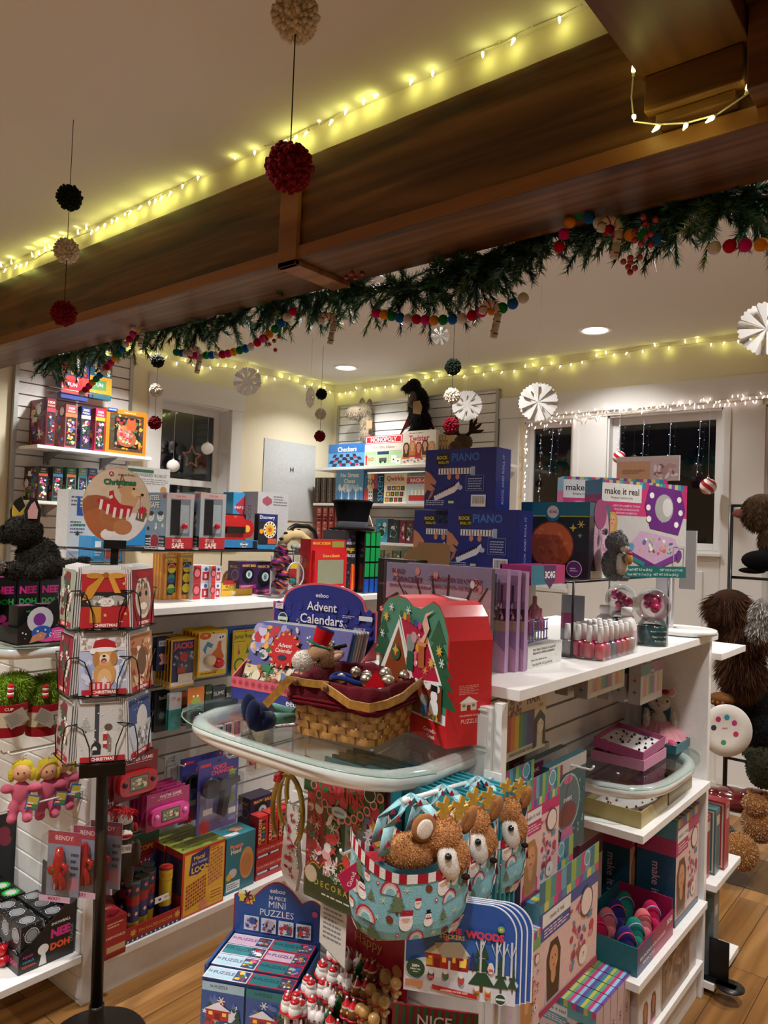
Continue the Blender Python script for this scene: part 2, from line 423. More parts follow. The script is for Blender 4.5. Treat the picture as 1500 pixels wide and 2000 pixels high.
 if planks:
  hs=N.new('ShaderNodeHueSaturation');mr=N.new('ShaderNodeMapRange');mr.inputs['To Min'].default_value=.8;mr.inputs['To Max'].default_value=1.2
  L.new(br.outputs['Color'],mr.inputs['Value']);L.new(mr.outputs[0],hs.inputs['Value']);L.new(out,hs.inputs['Color'])
  m4=N.new('ShaderNodeMix');m4.data_type='RGBA';L.new(br.outputs['Fac'],m4.inputs[0]);L.new(hs.outputs[0],m4.inputs[6]);m4.inputs[7].default_value=(.05,.025,.01,1);out=m4.outputs[2]
 L.new(out,b.inputs['Base Color'])
 bp=N.new('ShaderNodeBump');bp.inputs['Strength'].default_value=.12;bp.inputs['Distance'].default_value=.003
 L.new(n1.outputs['Fac'],bp.inputs['Height']);L.new(bp.outputs[0],b.inputs['Normal']);_mats[name]=m;return m
CREAM=wall_mat('cream_paint','#e9e0c4');CEILM=wall_mat('ceiling_paint','#d9d4cd');TRIM=wall_mat('white_trim_paint','#e4e4e2',.02,.5)
OAK=wood_mat('oak_planks','#6b4626','#8f6638','#a67c4e','y',1.0,(1.3,.13),.3,knots=False)
BEAM=wood_mat('stained_pine','#341f10','#5f3d20','#7e5833','x',2.0,None,.42)
BEAMY=wood_mat('stained_pine_cross','#3e2412','#563418','#6a4524','y',.8,None,.42)
XL,YB,XR,YF=-4.77,5.05,3.2,-4.0
m=MB();m.box((XL-.2,YF-.2,-.1),(XR+.2,YB+.35,0),'#a66');struct('floor',m,[OAK])
m=MB();m.box((XL-.2,YF-.2,CEIL),(XR+.2,YB+.35,CEIL+.1),'#fff');struct('ceiling',m,[CEILM])
def holed(name,axis,at,a0,a1,z1,holes,th,mt):
 """wall slab with rectangular openings; axis 'x': plane x=at running in y, thickness to the outside"""
 m=MB();holes=sorted(holes);cur=a0
 def slab(u0,u1,z0,zz):
  if u1-u0<1e-4 or zz-z0<1e-4:return
  if axis=='x':m.box((min(at,at+th),u0,z0),(max(at,at+th),u1,zz),'#fff')
  else:m.box((u0,min(at,at+th),z0),(u1,max(at,at+th),zz),'#fff')
 for(h0,h1,zb,zt)in holes:
  slab(cur,h0,0,z1);slab(h0,h1,0,zb);slab(h0,h1,zt,z1);cur=h1
 slab(cur,a1,0,z1);return struct(name,m,[mt])
SW=(3.19,3.84,1.66,2.62)
WA=(-2.76,-2.36,1.30,2.56)
WB=(-2.10,-1.33,1.62,2.56)
holed('wall_left','x',XL,YF,YB+.2,CEIL,[SW],-.16,CREAM)
holed('wall_back','y',YB,XL,XR,CEIL,[WA,WB,(-1.08,-.2,.9,2.56)],.16,CREAM)
m=MB();m.box((XR,YF,0),(XR+.1,YB,CEIL),'#fff');struct('wall_right',m,[CREAM])
m=MB();m.box((XL,YF-.1,0),(XR,YF,CEIL),'#fff');struct('wall_front',m,[CREAM])
m=MB('laminate');m.box((XL,YB-.018,0),(XR,YB,.17),'#e4e4e2');m.box((XL,YB-.022,.15),(XR,YB,.18),'#e4e4e2');struct('baseboard_back',m,[TRIM])
m=MB();m.box((XL,YF,0),(XL+.018,YB,.17),'#fff');struct('baseboard_left',m,[TRIM])
BY0,BY1,BZ0,BZ1=1.72,1.975,2.585,2.935
m=MB();m.box((XL,BY0+.012,BZ1),(XR,BY1-.012,CEIL),'#fff');struct('trim_1',m,[CREAM])
m=MB();m.box((XL,BY0,BZ0+.045),(XR,BY1,BZ1),'#fff');struct('trim_2',m,[BEAM],bevel=.003)
WD=wood_mat('pine_batten','#75492a','#8f6038','#a07248','x',.8,None,.45,knots=False)
m=MB();m.box((XL,BY0-.012,BZ0),(XR,BY1+.012,BZ0+.045),'#fff');struct('trim_3',m,[BEAM],bevel=.003)
m=MB();m.box((XL,BY0-.0135,BZ0+.002),(XR,BY0-.0115,BZ0+.043),'#fff');struct('trim_4',m,[WD])
bx=aty(573,430,BY0).x
m=MB();m.box((bx-.045,BY0-.022,BZ0-.02),(bx+.04,BY0-.002,BZ1-.004),'#fff');m.box((bx-.045,BY0-.022,BZ0-.02),(bx+.04,BY1,BZ0-.001),'#fff');struct('trim_5',m,[WD],bevel=.002)
cx0,cx1=aty(1272,165,BY0).x,aty(1478,110,BY0).x
m=MB();m.box((cx0,YF,2.745),(cx1,BY0-.001,CEIL-.001),'#fff');struct('trim_6',m,[BEAMY],bevel=.003)
m=MB();m.box((cx0+.01,BY0-.07,2.66),(cx1-.01,BY0-.001,2.744),'#fff');m.box((cx0+.03,BY0-.05,BZ0+.05),(cx1-.03,BY0-.001,2.659),'#fff');struct('trim_7',m,[BEAM],bevel=.003)
m=MB();m.box((cx1+.001,YF,2.80),(cx1+.02,BY0-.001,CEIL-.002),'#fff');m.box((cx1+.005,BY0-.1,2.62),(cx1+.12,BY0-.001,2.95),'#fff');struct('trim_8',m,[BEAM],bevel=.003)
for i,(x,y,e)in enumerate(DOWNLIGHTS):
 if i<2:
  lab=['recessed ceiling downlight above the large window, right of the garland','recessed ceiling downlight near the back left corner, left one of two'][i]
  t=thing('recessed_light',lab,'ceiling light',(x,y,CEIL))
  a=MB('laminate');a.lathe([(.105,0),(.105,-.004),(.098,-.008),(.078,-.006),(.078,0)],'#f2f2f0',seg=32);a.build('trim_ring',t)
  a=MB();a.lathe([(.0,-.003),(.078,-.003)],'#fff',seg=32);a.build('lens',t,mats=[emit_mat('downlight_lens',(1,.93,.82),14)])
 else:
  t=thing('recessed_light','recessed ceiling downlight out of view','ceiling light',(x,y,CEIL),group='downlights outside the picture')
  a=MB('laminate');a.lathe([(.105,0),(.105,-.004),(.078,-.006),(.0,-.002)],'#f2f2f0',seg=24);a.build('trim_ring',t)
 ld=bpy.data.lights.new('downlight','AREA');ld.shape='DISK';ld.size=.15;ld.energy=e;ld.color=LIGHT_COL;ld.spread=R(125)
 lo=bpy.data.objects.new('downlight',ld);COL.objects.link(lo);lo.parent=t;lo.location=(0,0,-.012)
PANE=clear_mat('window_glass',(.5,.56,.58),.16)
def win_x(name,op,at,depth,casing,head,sill_t=.03):
 y0,y1,z0,z1=op
 t=bpy.data.objects.new(name,None);COL.objects.link(t);t.location=(at,y0,z0);t['kind']='structure'
 w,h=y1-y0,z1-z0
 a=MB();a.box((0,-casing,-.12),(.02,0,h),'#fff');a.box((0,w,-.12),(.02,w+casing,h),'#fff')
 a.box((0,-casing-.01,h),(.024,w+casing+.01,h+head),'#fff');a.box((0,-casing-.02,-.12-.03),(.024,w+casing+.02,-.12),'#fff')
 a.build('casing',t,mats=[TRIM],bevel=.002)
 a=MB();d=depth
 a.box((-d,-.001,-.001),(0,.012,h),'#fff');a.box((-d,w-.012,0),(0,w+.001,h),'#fff');a.box((-d,0,h-.012),(0,w,h),'#fff');a.box((-d,0,0),(.03,w,.015),'#fff')
 a.build('jamb',t,mats=[TRIM])
 a=MB();f=.05;x0,x1=-d,-d+.03
 for q in((.013,.013,.012+f,h-.013),(w-.012-f,.013,w-.013,h-.013),(.012+f,h-.012-f,w-.012-f,h-.013),(.012+f,.013,w-.012-f,.012+f),(.012+f,h*.34,w-.012-f,h*.34+f)):
  a.box((x0,q[0],q[1]),(x1,q[2],q[3]),'#fff')
 a.build('sash',t,mats=[TRIM],bevel=.002)
 a=MB();a.box((x0+.01,.02,.02),(x0+.014,w-.02,h-.02),'#fff');a.build('pane',t,mats=[PANE])
 return t
win_x('window_1',SW,XL,.15,.11,.17)
def win_y(name,op,sash=.05,latch=False):
 x0,x1,z0,z1=op;w,h=x1-x0,z1-z0
 t=bpy.data.objects.new(name,None);COL.objects.link(t);t.location=(x0,YB,z0);t['kind']='structure'
 a=MB();d=.14
 a.box((0,0,0),(.012,d,h),'#fff');a.box((w-.012,0,0),(w,d,h),'#fff');a.box((0,0,h-.012),(w,d,h),'#fff');a.box((0,-.02,-.012),(w,d,.015),'#fff')
 a.build('jamb',t,mats=[TRIM])
 a=MB();f=sash
 for q in((.013,.016,.012+f,h-.013),(w-.012-f,.016,w-.013,h-.013),(.012+f,h-.012-f,w-.012-f,h-.013),(.012+f,.016,w-.012-f,.012+f)):a.box((q[0],.06,q[1]),(q[2],.1,q[3]),'#fff')
 a.build('sash',t,mats=[TRIM],bevel=.002)
 a=MB();a.box((.03,.078,.03),(w-.03,.082,h-.03),'#fff');a.build('pane',t,mats=[PANE])
 return t
win_y('window_2',WA,.035);win_y('window_3',WB,.05);win_y('window_4',(-1.08,-.2,.9,2.56),.05)
m=MB()
m.box((-2.975,YB-.03,2.595),(.3,YB,2.755),'#fff');struct('trim_9',m,[TRIM],bevel=.002)
m=MB();m.box((-2.97,YB-.022,0.17),(-2.80,YB,2.594),'#fff');m.box((-2.80,YB-.012,2.56),(-1.10,YB,2.594),'#fff')
for a_,b_ in((-2.36,-2.10),(-1.33,-1.08)):
 m.box((a_+.0,YB-.018,.17),(b_,YB,2.56),'#fff');m.box((a_+.01,YB-.026,.17),(a_+.05,YB,2.56),'#fff')
m.box((-2.1,YB-.018,.17),(-1.33,YB,1.60),'#fff');m.box((-2.76,YB-.018,.17),(-2.36,YB,1.28),'#fff')
m.box((-2.11,YB-.045,1.60),(-1.32,YB,1.62),'#fff');m.box((-2.0,YB-.026,.3),(-1.43,YB-.018,1.5),'#fff')
struct('trim_10',m,[TRIM],bevel=.002)
m=MB('plaster');m.box((-30,6,-.6),(30,60,-.5),'#15181a');m.box((-60,-30,-.6),(-6,60,-.5),'#15181a');o=struct('ground',m)
for(x,y,z,lab)in((-2.9,22,4.6,'distant street lamp seen through the narrow left pane of the back window'),(-2.6,16,4.2,'distant street lamp seen through the wide pane of the back window')):
 t=thing('street_lamp',lab,'street lamp',(x,y,-.5))
 a=MB('steel');a.tube([(0,0,0),(0,0,z+.4),(.3,0,z+.6)],.05,'#444',8);a.build('pole',t)
 a=MB();a.ell((.35,0,z+.55),(.22,.12,.05),'#fff');a.build('lamp_head',t,mats=[emit_mat('street_glow',(1,.95,.8),40)])
# ========================= shop fixtures
WHT='#e6e5e3'
def slat(mb,axis,at,a0,a1,z0,z1,out,pitch=.0762,th=.018):
 """slatwall face: boards with recessed dark grooves; 'out' is the outward sign of its face"""
 f0,f1=sorted((at,at-out*th));
 z=z0
 while z<z1-.001:
  zt=min(z+pitch-.009,z1)
  for(za,zb,g0,g1,c)in((z,zt,f0,f1,WHT),(zt,min(zt+.009,z1),*sorted((at-out*.009,at-out*th)),'#8b8984')):
   if zb-za<.001:continue
   if axis=='x':mb.box((g0,a0,za),(g1,a1,zb),c)
   else:mb.box((a0,g0,za),(a1,g1,zb),c)
  z+=pitch
def hook(parent,p,d,L=.16,r=.0028,tipup=.012,mt='laminate',col='#e8e8e8'):
 a=MB(mt);p=Vector(p);d=Vector(d)
 a.tube([p,p+d*L,p+d*(L+.006)+Vector((0,0,tipup*.5)),p+d*(L+.008)+Vector((0,0,tipup))],r,col,6)
 a.box((p.x-.02*abs(d.y)-.002,p.y-.02*abs(d.x)-.002,p.z-.012),(p.x+.02*abs(d.y)+.002,p.y+.02*abs(d.x)+.002,p.z+.012),col)
 return a.build('hook',parent)
LG=thing('gondola_shelving','white double-sided gondola shelving unit on the left, behind the card rack','shelving')
a=MB('laminate');slat(a,'x',-2.79,1.46,2.95,.14,1.335,1);slat(a,'x',-2.815,1.46,2.95,.14,1.335,-1);a.build('slatwall_panel',LG)
a=MB('laminate');slat(a,'y',1.40,-3.17,-2.435,.02,1.33,-1);a.box((-3.19,1.405,0),(-2.42,1.44,1.335),WHT);a.build('end_panel',LG,bevel=.0015)
a=MB('laminate');a.box((-3.19,2.96,0),(-2.42,2.985,1.335),WHT);a.build('end_panel',LG)
a=MB('laminate');a.box((-3.19,1.445,1.336),(-2.415,2.985,1.362),WHT);a.build('top_shelf',LG,bevel=.0015)
a=MB('laminate');a.box((-3.19,1.442,.112),(-2.415,2.958,.139),WHT);a.build('deck',LG,bevel=.0015)
a=MB('laminate');a.box((-3.18,1.446,0),(-2.43,2.955,.111),'#dcdad6');a.build('kick_plate',LG)
a=MB('laminate');a.box((-3.15,1.09,.150),(-2.42,1.40,.175),WHT);a.build('end_shelf',LG,bevel=.0015)
def bull_shelf(name,label,x0,x1,yb,dep,z,flip=1,axis='y',fr_=.5):
 """glass shelf with a rounded front on a white bent-tube bracket"""
 t=thing(name,label,'glass shelf');n=24
 w=x1-x0;cx=(x0+x1)/2
 out=[]
 for i in range(n+1):
  u=-1+2*i/n;k=(1-abs(u)**3.2)**(1/2.2)if abs(u)<1 else 0
  out.append((cx+u*w/2,yb-flip*dep*(fr_+(1-fr_)*k)))
 pts=[(x0,yb)]+out+[(x1,yb)]
 if axis=='x':pts=[(yb+(yb-q[1]),q[0])for q in pts]
 a=MB();a.prism(pts,(0,0,z-.008),(1,0,0),(0,1,0),(0,0,1),.008,'#fff',side='#8fb8ac')
 o=a.build('glass_top',t,mats=[GLASS()])
 rim=MB();rim.tube([(p[0],p[1],z-.009)for p in pts[1:-1]],.0018,'#4f8070',5);rim.build('glass_edge',t,mats=[mat('gloss','#7fa89e')])
 ins=[]
 for i in range(n+1):
  u=-1+2*i/n;k=(1-abs(u)**3.2)**(1/2.2)if abs(u)<1 else 0
  ins.append((cx+u*(w/2-.05),yb-flip*(dep-.03)*(fr_+(1-fr_)*k)))
 ins=[(ins[0][0],yb)]+ins+[(ins[-1][0],yb)]
 if axis=='x':ins=[(yb+(yb-q[1]),q[0])for q in ins]
 a=MB('gloss');a.tube([(q[0],q[1],z-.031)for q in ins],.0215,'#ecebea',12);a.build('white_bracket',t)
 for s in(.25,.75):
  b=MB('gloss');xx=x0+w*s;b.ell((xx if axis=='y' else yb+dep*.5*1,yb-flip*dep*.5 if axis=='y' else xx,z-.0085),(.006,.006,.003),'#f2f2f2',8,4);b.build('pad',t)
 return t
bull_shelf('glass_shelf','bow-fronted glass shelf on the end of the left unit, under the two plush animals',-3.12,-2.44,1.40,.34,1.262)
RG=thing('gondola_shelving','white double-sided gondola shelving unit in the foreground right of the aisle','shelving')
a=MB('laminate');slat(a,'x',-1.115,1.46,2.94,.14,1.315,1);slat(a,'x',-1.14,1.46,2.94,.14,1.315,-1);a.build('slatwall_panel',RG)
a=MB('laminate');slat(a,'y',1.415,-1.435,-.845,.0,1.30,-1);a.box((-1.45,1.42,0),(-.835,1.455,1.305),WHT);a.build('end_panel',RG,bevel=.0015)
a=MB('laminate');a.box((-.834,1.43,0),(-.815,1.455,1.315),WHT);a.build('end_trim',RG);a=MB('laminate');a.box((-1.45,2.945,0),(-.805,2.975,1.319),WHT);a.build('end_panel',RG,bevel=.0015)
a=MB('laminate');a.box((-1.46,1.462,1.32),(-.79,3.0,1.345),WHT);a.build('top_shelf',RG,bevel=.0015)
a=MB('laminate');a.box((-1.45,1.457,.115),(-.80,2.944,.14),WHT);a.box((-1.44,1.46,0),(-.82,2.94,.114),'#dcdad6');a.build('deck',RG,bevel=.0015)
a=MB('laminate');a.box((-1.113,2.25,.775),(-.79,2.944,.80),WHT);a.build('shelf',RG,bevel=.0015)
a=MB('laminate');a.box((-1.113,2.25,.335),(-.79,2.944,.36),WHT);a.build('shelf',RG,bevel=.0015)
for z0 in(1.27,.41,.05):
 a=MB('laminate');a.box((-1.40,2.976,z0-.025),(-.77,3.33,z0),WHT);a.build('end_shelf',RG,bevel=.0015)
bull_shelf('glass_shelf','bow-fronted glass shelf holding the basket and the advent calendars',-1.59,-.835,1.41,.335,1.22,fr_=.58)
bull_shelf('glass_shelf','bow-fronted glass shelf holding the mouse plush and the charm boxes',2.26,2.93,-1.112,.34,.92,axis='x')
SL=thing('slatwall_unit','white slatwall board with silver edges and two shelves of jigsaw puzzles on the left wall','shelving')
a=MB('laminate');slat(a,'x',-4.74,2.13,2.90,1.1,2.86,1);a.build('slatwall_panel',SL)
a=MB('steel');a.box((-4.765,2.105,1.1),(-4.728,2.13,2.87),'#b8bab8');a.box((-4.765,2.90,1.1),(-4.728,2.925,2.87),'#b8bab8');a.box((-4.765,2.105,2.86),(-4.73,2.925,2.875),'#b8bab8');a.build('metal_frame',SL)
for z in(2.135,1.795):
 a=MB('laminate');a.box((-4.738,2.14,z-.02),(-4.47,2.93,z),WHT);a.build('shelf',SL,bevel=.001)
 for y in(2.33,2.72):
  a=MB('steel');a.box((-4.738,y-.02,z-.10),(-4.725,y-.008,z-.02),'#aaa');a.box((-4.738,y+.008,z-.10),(-4.725,y+.02,z-.02),'#aaa');a.prism([(0,0),(.2,0),(0,-.07)],(-4.728,y-.012,z-.021),(1,0,0),(0,0,1),(0,1,0),.004,'#aaa');a.build('bracket',SL)
SB=thing('slatwall_unit','white slatwall board with four shelves of board games in the back corner','shelving')
a=MB('laminate');slat(a,'y',5.02,-4.66,-3.0,.9,2.82,-1);a.build('slatwall_panel',SB)
a=MB('steel');a.box((-4.69,5.008,.9),(-4.66,5.045,2.83),'#b8bab8');a.box((-3.0,5.008,.9),(-2.975,5.045,2.83),'#b8bab8');a.box((-4.69,5.01,2.82),(-2.975,5.045,2.835),'#c8c8c6');a.build('metal_frame',SB)
for z in(2.225,1.915,1.595,1.36):
 a=MB('laminate');a.box((-4.65,4.70,z-.022),(-2.78 if z>2.2 else-3.0,5.0,z),WHT);a.build('shelf',SB,bevel=.001)
a=MB();P=atx(517,855,XL+.006);P2=atx(617,866,XL+.006);a.box((XL+.003,P.y,1.75),(XL+.008,P2.y,P.z),'#c6cacb')
f=Fr(a,(XL+.008,P.y,1.75),(0,1,0),(0,0,1),(1,0,0),P2.y-P.y,P.z-1.75)
f.t('GAMES',.5,.66,.1,'#bfc4c6',.6);f.t('CHANGE',.5,.5,.08,'#bfc4c6',.6)
tag(a.build('wall_sign'),'pale grey blank-looking sign board on the cream wall between the small window and the corner','sign')
# ========================= back and left wall goods
BR=['#d03030','#e8a030','#f0e0b0','#3a8a50','#2a60b0','#f4f4f4','#7a3a9a','#e070a0','#202020']
XM=['#c0202c','#f4f0e8','#2a7a40','#e8c040','#3060a8','#d86090','#7a4a28','#88c8e0']
def puzzle_spine(band,band2,seed,word='1000',pal=BR):
 def g(f):
  a=f['front'];a.rect(0,.8,1,1,band);a.t(word,.5,.92,.055,'#f0e8d0',.8);a.t('PUZZLE',.5,.85,.035,'#f0e8d0',.8)
  a.rect(0,.72,1,.8,band2);a.rect(.08,.06,.92,.72,'#2a2a2a');a.busy(.08,.08,.92,.70,pal,45,.13,seed)
  s=f['right'];s.rect(0,0,1,1,'#40302c');s.busy(.02,.02,.98,.98,pal,60,.12,seed+1)
  s=f['left'];s.busy(.02,.02,.98,.98,pal,40,.12,seed+2)
 return g
def wallrow(rows,z,X,grp):
 for i,(x0,x1,yt,c,c2,seed,lab,word)in enumerate(rows):
  P=atx(x0,880,X);P2=atx(x1,880,X);zb=z;
  A=Vector((X,P.y,z));h=top_h(A,yt);w=P2.y-P.y
  mb=MB('print');mb.box((0,0,0),(w,.22,h),c);puzzle_spine(c,c2,seed,word)(frames(mb,w,.22,h))
  o=mb.build('puzzle_box',None,A,R(90));tag(o,lab,'puzzle box',grp)
wallrow([(88,105,777,'#7a2030','#b04050',1,'tall dark red jigsaw puzzle box standing first on the left on the upper puzzle shelf','1000'),
         (125,148,789,'#8a4a50','#d07040',2,'brown and pink jigsaw puzzle box standing second from the left on the upper puzzle shelf','1000'),
         (156,174,793,'#1a2a60','#e0e0d0',3,'navy and white jigsaw puzzle box standing third on the upper puzzle shelf','2000'),
         (184,203,797,'#c02a50','#e0b040',4,'crimson topped jigsaw puzzle box beside the orange cat puzzle','1000')],2.135,-4.52,'upright jigsaw puzzles on the left wall')
wallrow([(78,96,910,'#2a2420','#d06040',5,'black topped jigsaw puzzle box on the lower puzzle shelf above the dark plush','1000'),
         (106,125,911,'#3a5048','#5080b0',6,'dark green jigsaw puzzle box second on the lower puzzle shelf','1000'),
         (133,151,912,'#3a8a78','#d08050',7,'teal topped jigsaw puzzle box third on the lower puzzle shelf','1000'),
         (156,173,914,'#80a898','#4080a0',8,'pale teal jigsaw puzzle box fourth on the lower puzzle shelf','1000'),
         (175,192,914,'#3a6aa0','#c03040',9,'blue jigsaw puzzle box fifth on the lower puzzle shelf, touching the round sign','1000')],1.795,-4.55,'upright jigsaw puzzles on the left wall')
def cat_art(f):
 a=f['front'];a.frame(.03,.03,.97,.97,.02,'#c07018');a.rect(.08,.07,.92,.90,'#4a3a2a');a.busy(.08,.07,.92,.90,['#d8a030','#3a5048','#c06020','#203030'],110,.05,4,'rds')
 a.rect(.2,.15,.8,.83,'#181818');a.busy(.2,.16,.8,.82,['#c03040','#d8b080','#3a6a40','#803030'],60,.045,5)
 a.disc(.5,.36,.24,'#9a5a38',ry=.19);a.disc(.42,.45,.17,'#b06a48',ry=.2);a.disc(.6,.66,.13,'#b8502c');a.poly([(.49,.74),(.53,.84),(.58,.77)],'#b8502c');a.poly([(.62,.77),(.69,.84),(.71,.73)],'#b8502c')
 a.busy(.27,.22,.66,.6,['#e08090','#f0c8a0','#508050','#c03030'],50,.035,6,'de');a.rect(.0,.93,.25,1,'#2a4a90');a.t('Laurel Ink',.13,.965,.03,'#fff',.2);a.t('Contented Cat',.55,.945,.035,'#f0e0b0')
 f['right'].busy(0,0,1,1,BR,20,.1,3)
P=atx(205,886,-4.50);P2=atx(284,886,-4.50);h=top_h(Vector((-4.50,P.y,2.136)),795)
mb=MB();w=P2.y-P.y;mb.box((0,0,0),(w,.05,h),'#d8781c');cat_art(frames(mb,w,.05,h))
tag(mb.build('puzzle_box',None,(-4.50,P.y,2.136),R(90)),'square orange jigsaw puzzle box with a patterned cat, facing out','puzzle box')
for i,(x0,x1,c,lab)in enumerate([(119,172,'#3a4a90','blue and orange activity book facing out high on the left slatwall, left of a pair'),(174,217,'#2a6a80','blue and green activity book facing out high on the left slatwall, right of a pair')]):
 P=atx(x0,776,-4.60);P2=atx(x1,776,-4.60);w=P2.y-P.y;mb=MB();mb.box((0,0,0),(w,.05,.30),c);f=frames(mb,w,.05,.30)['front']
 f.rect(.0,.12,1,.5,['#d84a40','#e8a030'][i]);f.busy(.02,.5,.98,.97,BR,40,.1,20+i);f.rect(.1,.2,.75,.42,['#c02838','#5a9a60'][i]);f.t('FUN',.4,.31,.08,'#fff',.5)
 tag(mb.build('activity_book',None,(-4.60,P.y,P.z),R(90)),lab,'book')
a=MB('steel')
for yy in(2.33,2.55):a.tube([(-4.74,yy,2.50),(-4.60,yy,2.505),(-4.575,yy,2.515),(-4.575,yy,2.54)],.003,'#c8c8c8')
a.tube([(-4.575,2.25,2.515),(-4.575,2.66,2.515)],.003,'#c8c8c8');a.tube([(-4.64,2.25,2.502),(-4.64,2.66,2.502)],.003,'#c8c8c8')
tag(a.build('wire_book_holder'),'wire holder clipped to the left slatwall under the two activity books','book holder')
def bauble(px,py,X,r,lab,strtop,striped=False):
 P=atx(px,py,X)if not striped else aty(px,py,X);t=thing('ball_ornament',lab,'ornament',P)
 a=MB('gloss')
 if striped:
  n=24;vs=[];rings=14
  for i in range(rings):
   for k in range(n):
    def pt(ii,kk):
     th=PI*ii/rings;an=2*PI*kk/n+th*1.3;return(r*math.sin(th)*math.cos(an),r*math.sin(th)*math.sin(an),r*math.cos(th))
    a.add([pt(i,k),pt(i+1,k),pt(i+1,k+1),pt(i,k+1)],[(0,1,2,3)],'#b8202c' if(k//3)%2 else '#f0e8e4',True)
 else:
  a=MB('fabric');a.ell((0,0,0),r,'#eeeeea',22,14,bumpy=.002,freq=120)
 a.build('ball',t)
 a=MB('metal');a.lathe([(.0,.006),(r*.16,.006),(r*.18,-.004)],'#c8c8c8',(0,0,r+.002),10);a.tube([(0,0,r+.006),(r*.1,0,r+.014),(0,0,r+.02),(-r*.1,0,r+.014),(0,0,r+.007)],.0012,'#bbb',5);a.build('cap',t)
 a=MB('fabric');a.tube([(0,0,r+.018),(0,0,strtop-P.z)],.0008,'#dddddd',4);a.build('thread',t)
bauble(405,876,-4.74,.047,'white ball ornament hanging at the right jamb of the small window',2.60)
bauble(338,910,-4.72,.047,'white ball ornament hanging lower, at the left of the wire star in the small window',2.60)
P=atx(374,893,-4.73);t=thing('star_ornament','wire star ornament wound with brown beads hanging in the small window','ornament',P)
st=[(0,math.cos(PI/2+PI*i/5)*(.085 if i%2==0 else.04),math.sin(PI/2+PI*i/5)*(.085 if i%2==0 else.04))for i in range(10)]
a=MB('gilt')
for i in range(10):
 p,q=Vector(st[i]),Vector(st[(i+1)%10]);pts=[]
 for j in range(25):
  u=j/24;o=Vector((math.cos(u*40)*.006,0,0))+(q-p).cross(Vector((1,0,0))).normalized()*math.sin(u*40)*.006;pts.append(p.lerp(q,u)+o)
 a.tube(pts,.0022,'#9a7058',5)
a.build('star_wire',t);a=MB('fabric');a.tube([(0,0,.09),(0,0,2.6-P.z)],.0008,'#ddd',4);a.build('thread',t)
def gbox(name,lab,x0,x1,ytop,z,Y,col,art=None,depth=.05,grp=None,cat='board game'):
 A=aty(x0,900,Y);B=aty(x1,900,Y);P=Vector((A.x,Y,z+.001));h=top_h(P,ytop);w=B.x-A.x
 mb=MB();mb.box((0,0,0),(w,depth,h),col);fr=frames(mb,w,depth,h)
 if art:art(fr)
 return tag(mb.build(name,None,P,0),lab,cat,grp)
def checkers(f):
 a=f['front'];a.rect(0,.62,1,1,'#2a6ab0')
 for i in range(8):
  for j in range(4):
   if(i+j)%2:y0=.05+.13*j;k=1-.09*j;k2=1-.09*(j+1);X=lambda q,s:.5+(q-4)/8*s*1.05
   if(i+j)%2:a.poly([(max(.01,X(i,k)),y0),(min(.99,X(i+1,k)),y0),(min(.99,X(i+1,k2)),y0+.13),(max(.01,X(i,k2)),y0+.13)],'#20243a');a.l-=.00006
 for cx,cy,c in((.35,.12,'#c8202c'),(.62,.2,'#c8202c'),(.2,.3,'#c8202c'),(.8,.12,'#c8202c'),(.5,.35,'#1a1a1a'),(.75,.42,'#c8202c')):a.disc(cx,cy,.08,c,ry=.045)
 a.t('Checkers',.52,.77,.2,'#f4f4f4',.86,bold=.02)
gbox('checkers_box','blue checkers game box with a red and black board picture on the top game shelf',641,712,869,2.226,4.76,'#5a9ad0',checkers)
def mono(f):
 a=f['front'];a.rect(.0,.74,1,1,'#c8202c');a.frame(.03,.76,.97,.98,.02,'#fff');a.t('MONOPOLY',.5,.87,.14,'#fff',.9,bold=.02);a.rect(0,.5,1,.74,'#e8e4da');a.t('The 1980s Edition',.5,.62,.09,'#8a6a4a',.8)
 for i,c in enumerate(('#a8d8a0','#2a3a70','#a8d8a0')):a.rect(i/3+.01,.0,(i+1)/3-.01,.48,'#b8dcae');a.rect(i/3+.01,.38,(i+1)/3-.01,.48,c)
 a.t('GO',.17,.24,.12,'#c8202c',.25);a.poly([(.03,.05),(.07,.05),(.07,.3),(.09,.3),(.05,.4),(.01,.3),(.03,.3)],'#c8202c');a.rect(.4,.15,.6,.27,'#555');a.disc(.44,.14,.05,'#333');a.disc(.56,.14,.05,'#333');a.rect(.72,.1,.86,.34,'#f4f4f0');a.rect(.84,.06,.97,.24,'#f8f8f4');a.disc(.78,.2,.03,'#222',n=8);a.disc(.9,.15,.03,'#222',n=8)
gbox('property_game_box','game box with a red title band and green property squares, beside the checkers',712,785,853,2.226,4.75,'#e8e4da',mono)
def twis(f):
 a=f['front'];a.rect(0,0,1,1,'#e8e0d4');a.t('Twister',.5,.78,.17,'#c8303a',.9,bold=.025);a.lines(.2,.91,.8,.95,1);
 for i in range(5):a.person(.12+.19*i,.18+.05*(i%2),.5,['#403020','#c08040','#a03020','#503828','#c09050'][i],'#d8a080',['#d8781c','#c8303a','#c8303a','#d8a030','#303a60'][i])
 for i in range(9):a.disc(.08+.105*i,.1+.03*(i%3),.04,['#c8303a','#2a60b0','#e8c030','#3a9a50'][i%4],ry=.02)
gbox('party_game_box','cream party game box with people in tangled poses on the top game shelf',785,850,843,2.226,4.74,'#e8e0d4',twis)
for i in range(4):gbox('game_box','tan narrow game box in the row right of the party game box',851+i*6,856+i*6,850,2.226,4.78,'#b89a60',lambda f:f['front'].busy(.1,.1,.9,.9,['#705020','#403020'],12,.3,1,'r'),.14,'tan game boxes on the top game shelf','game box')
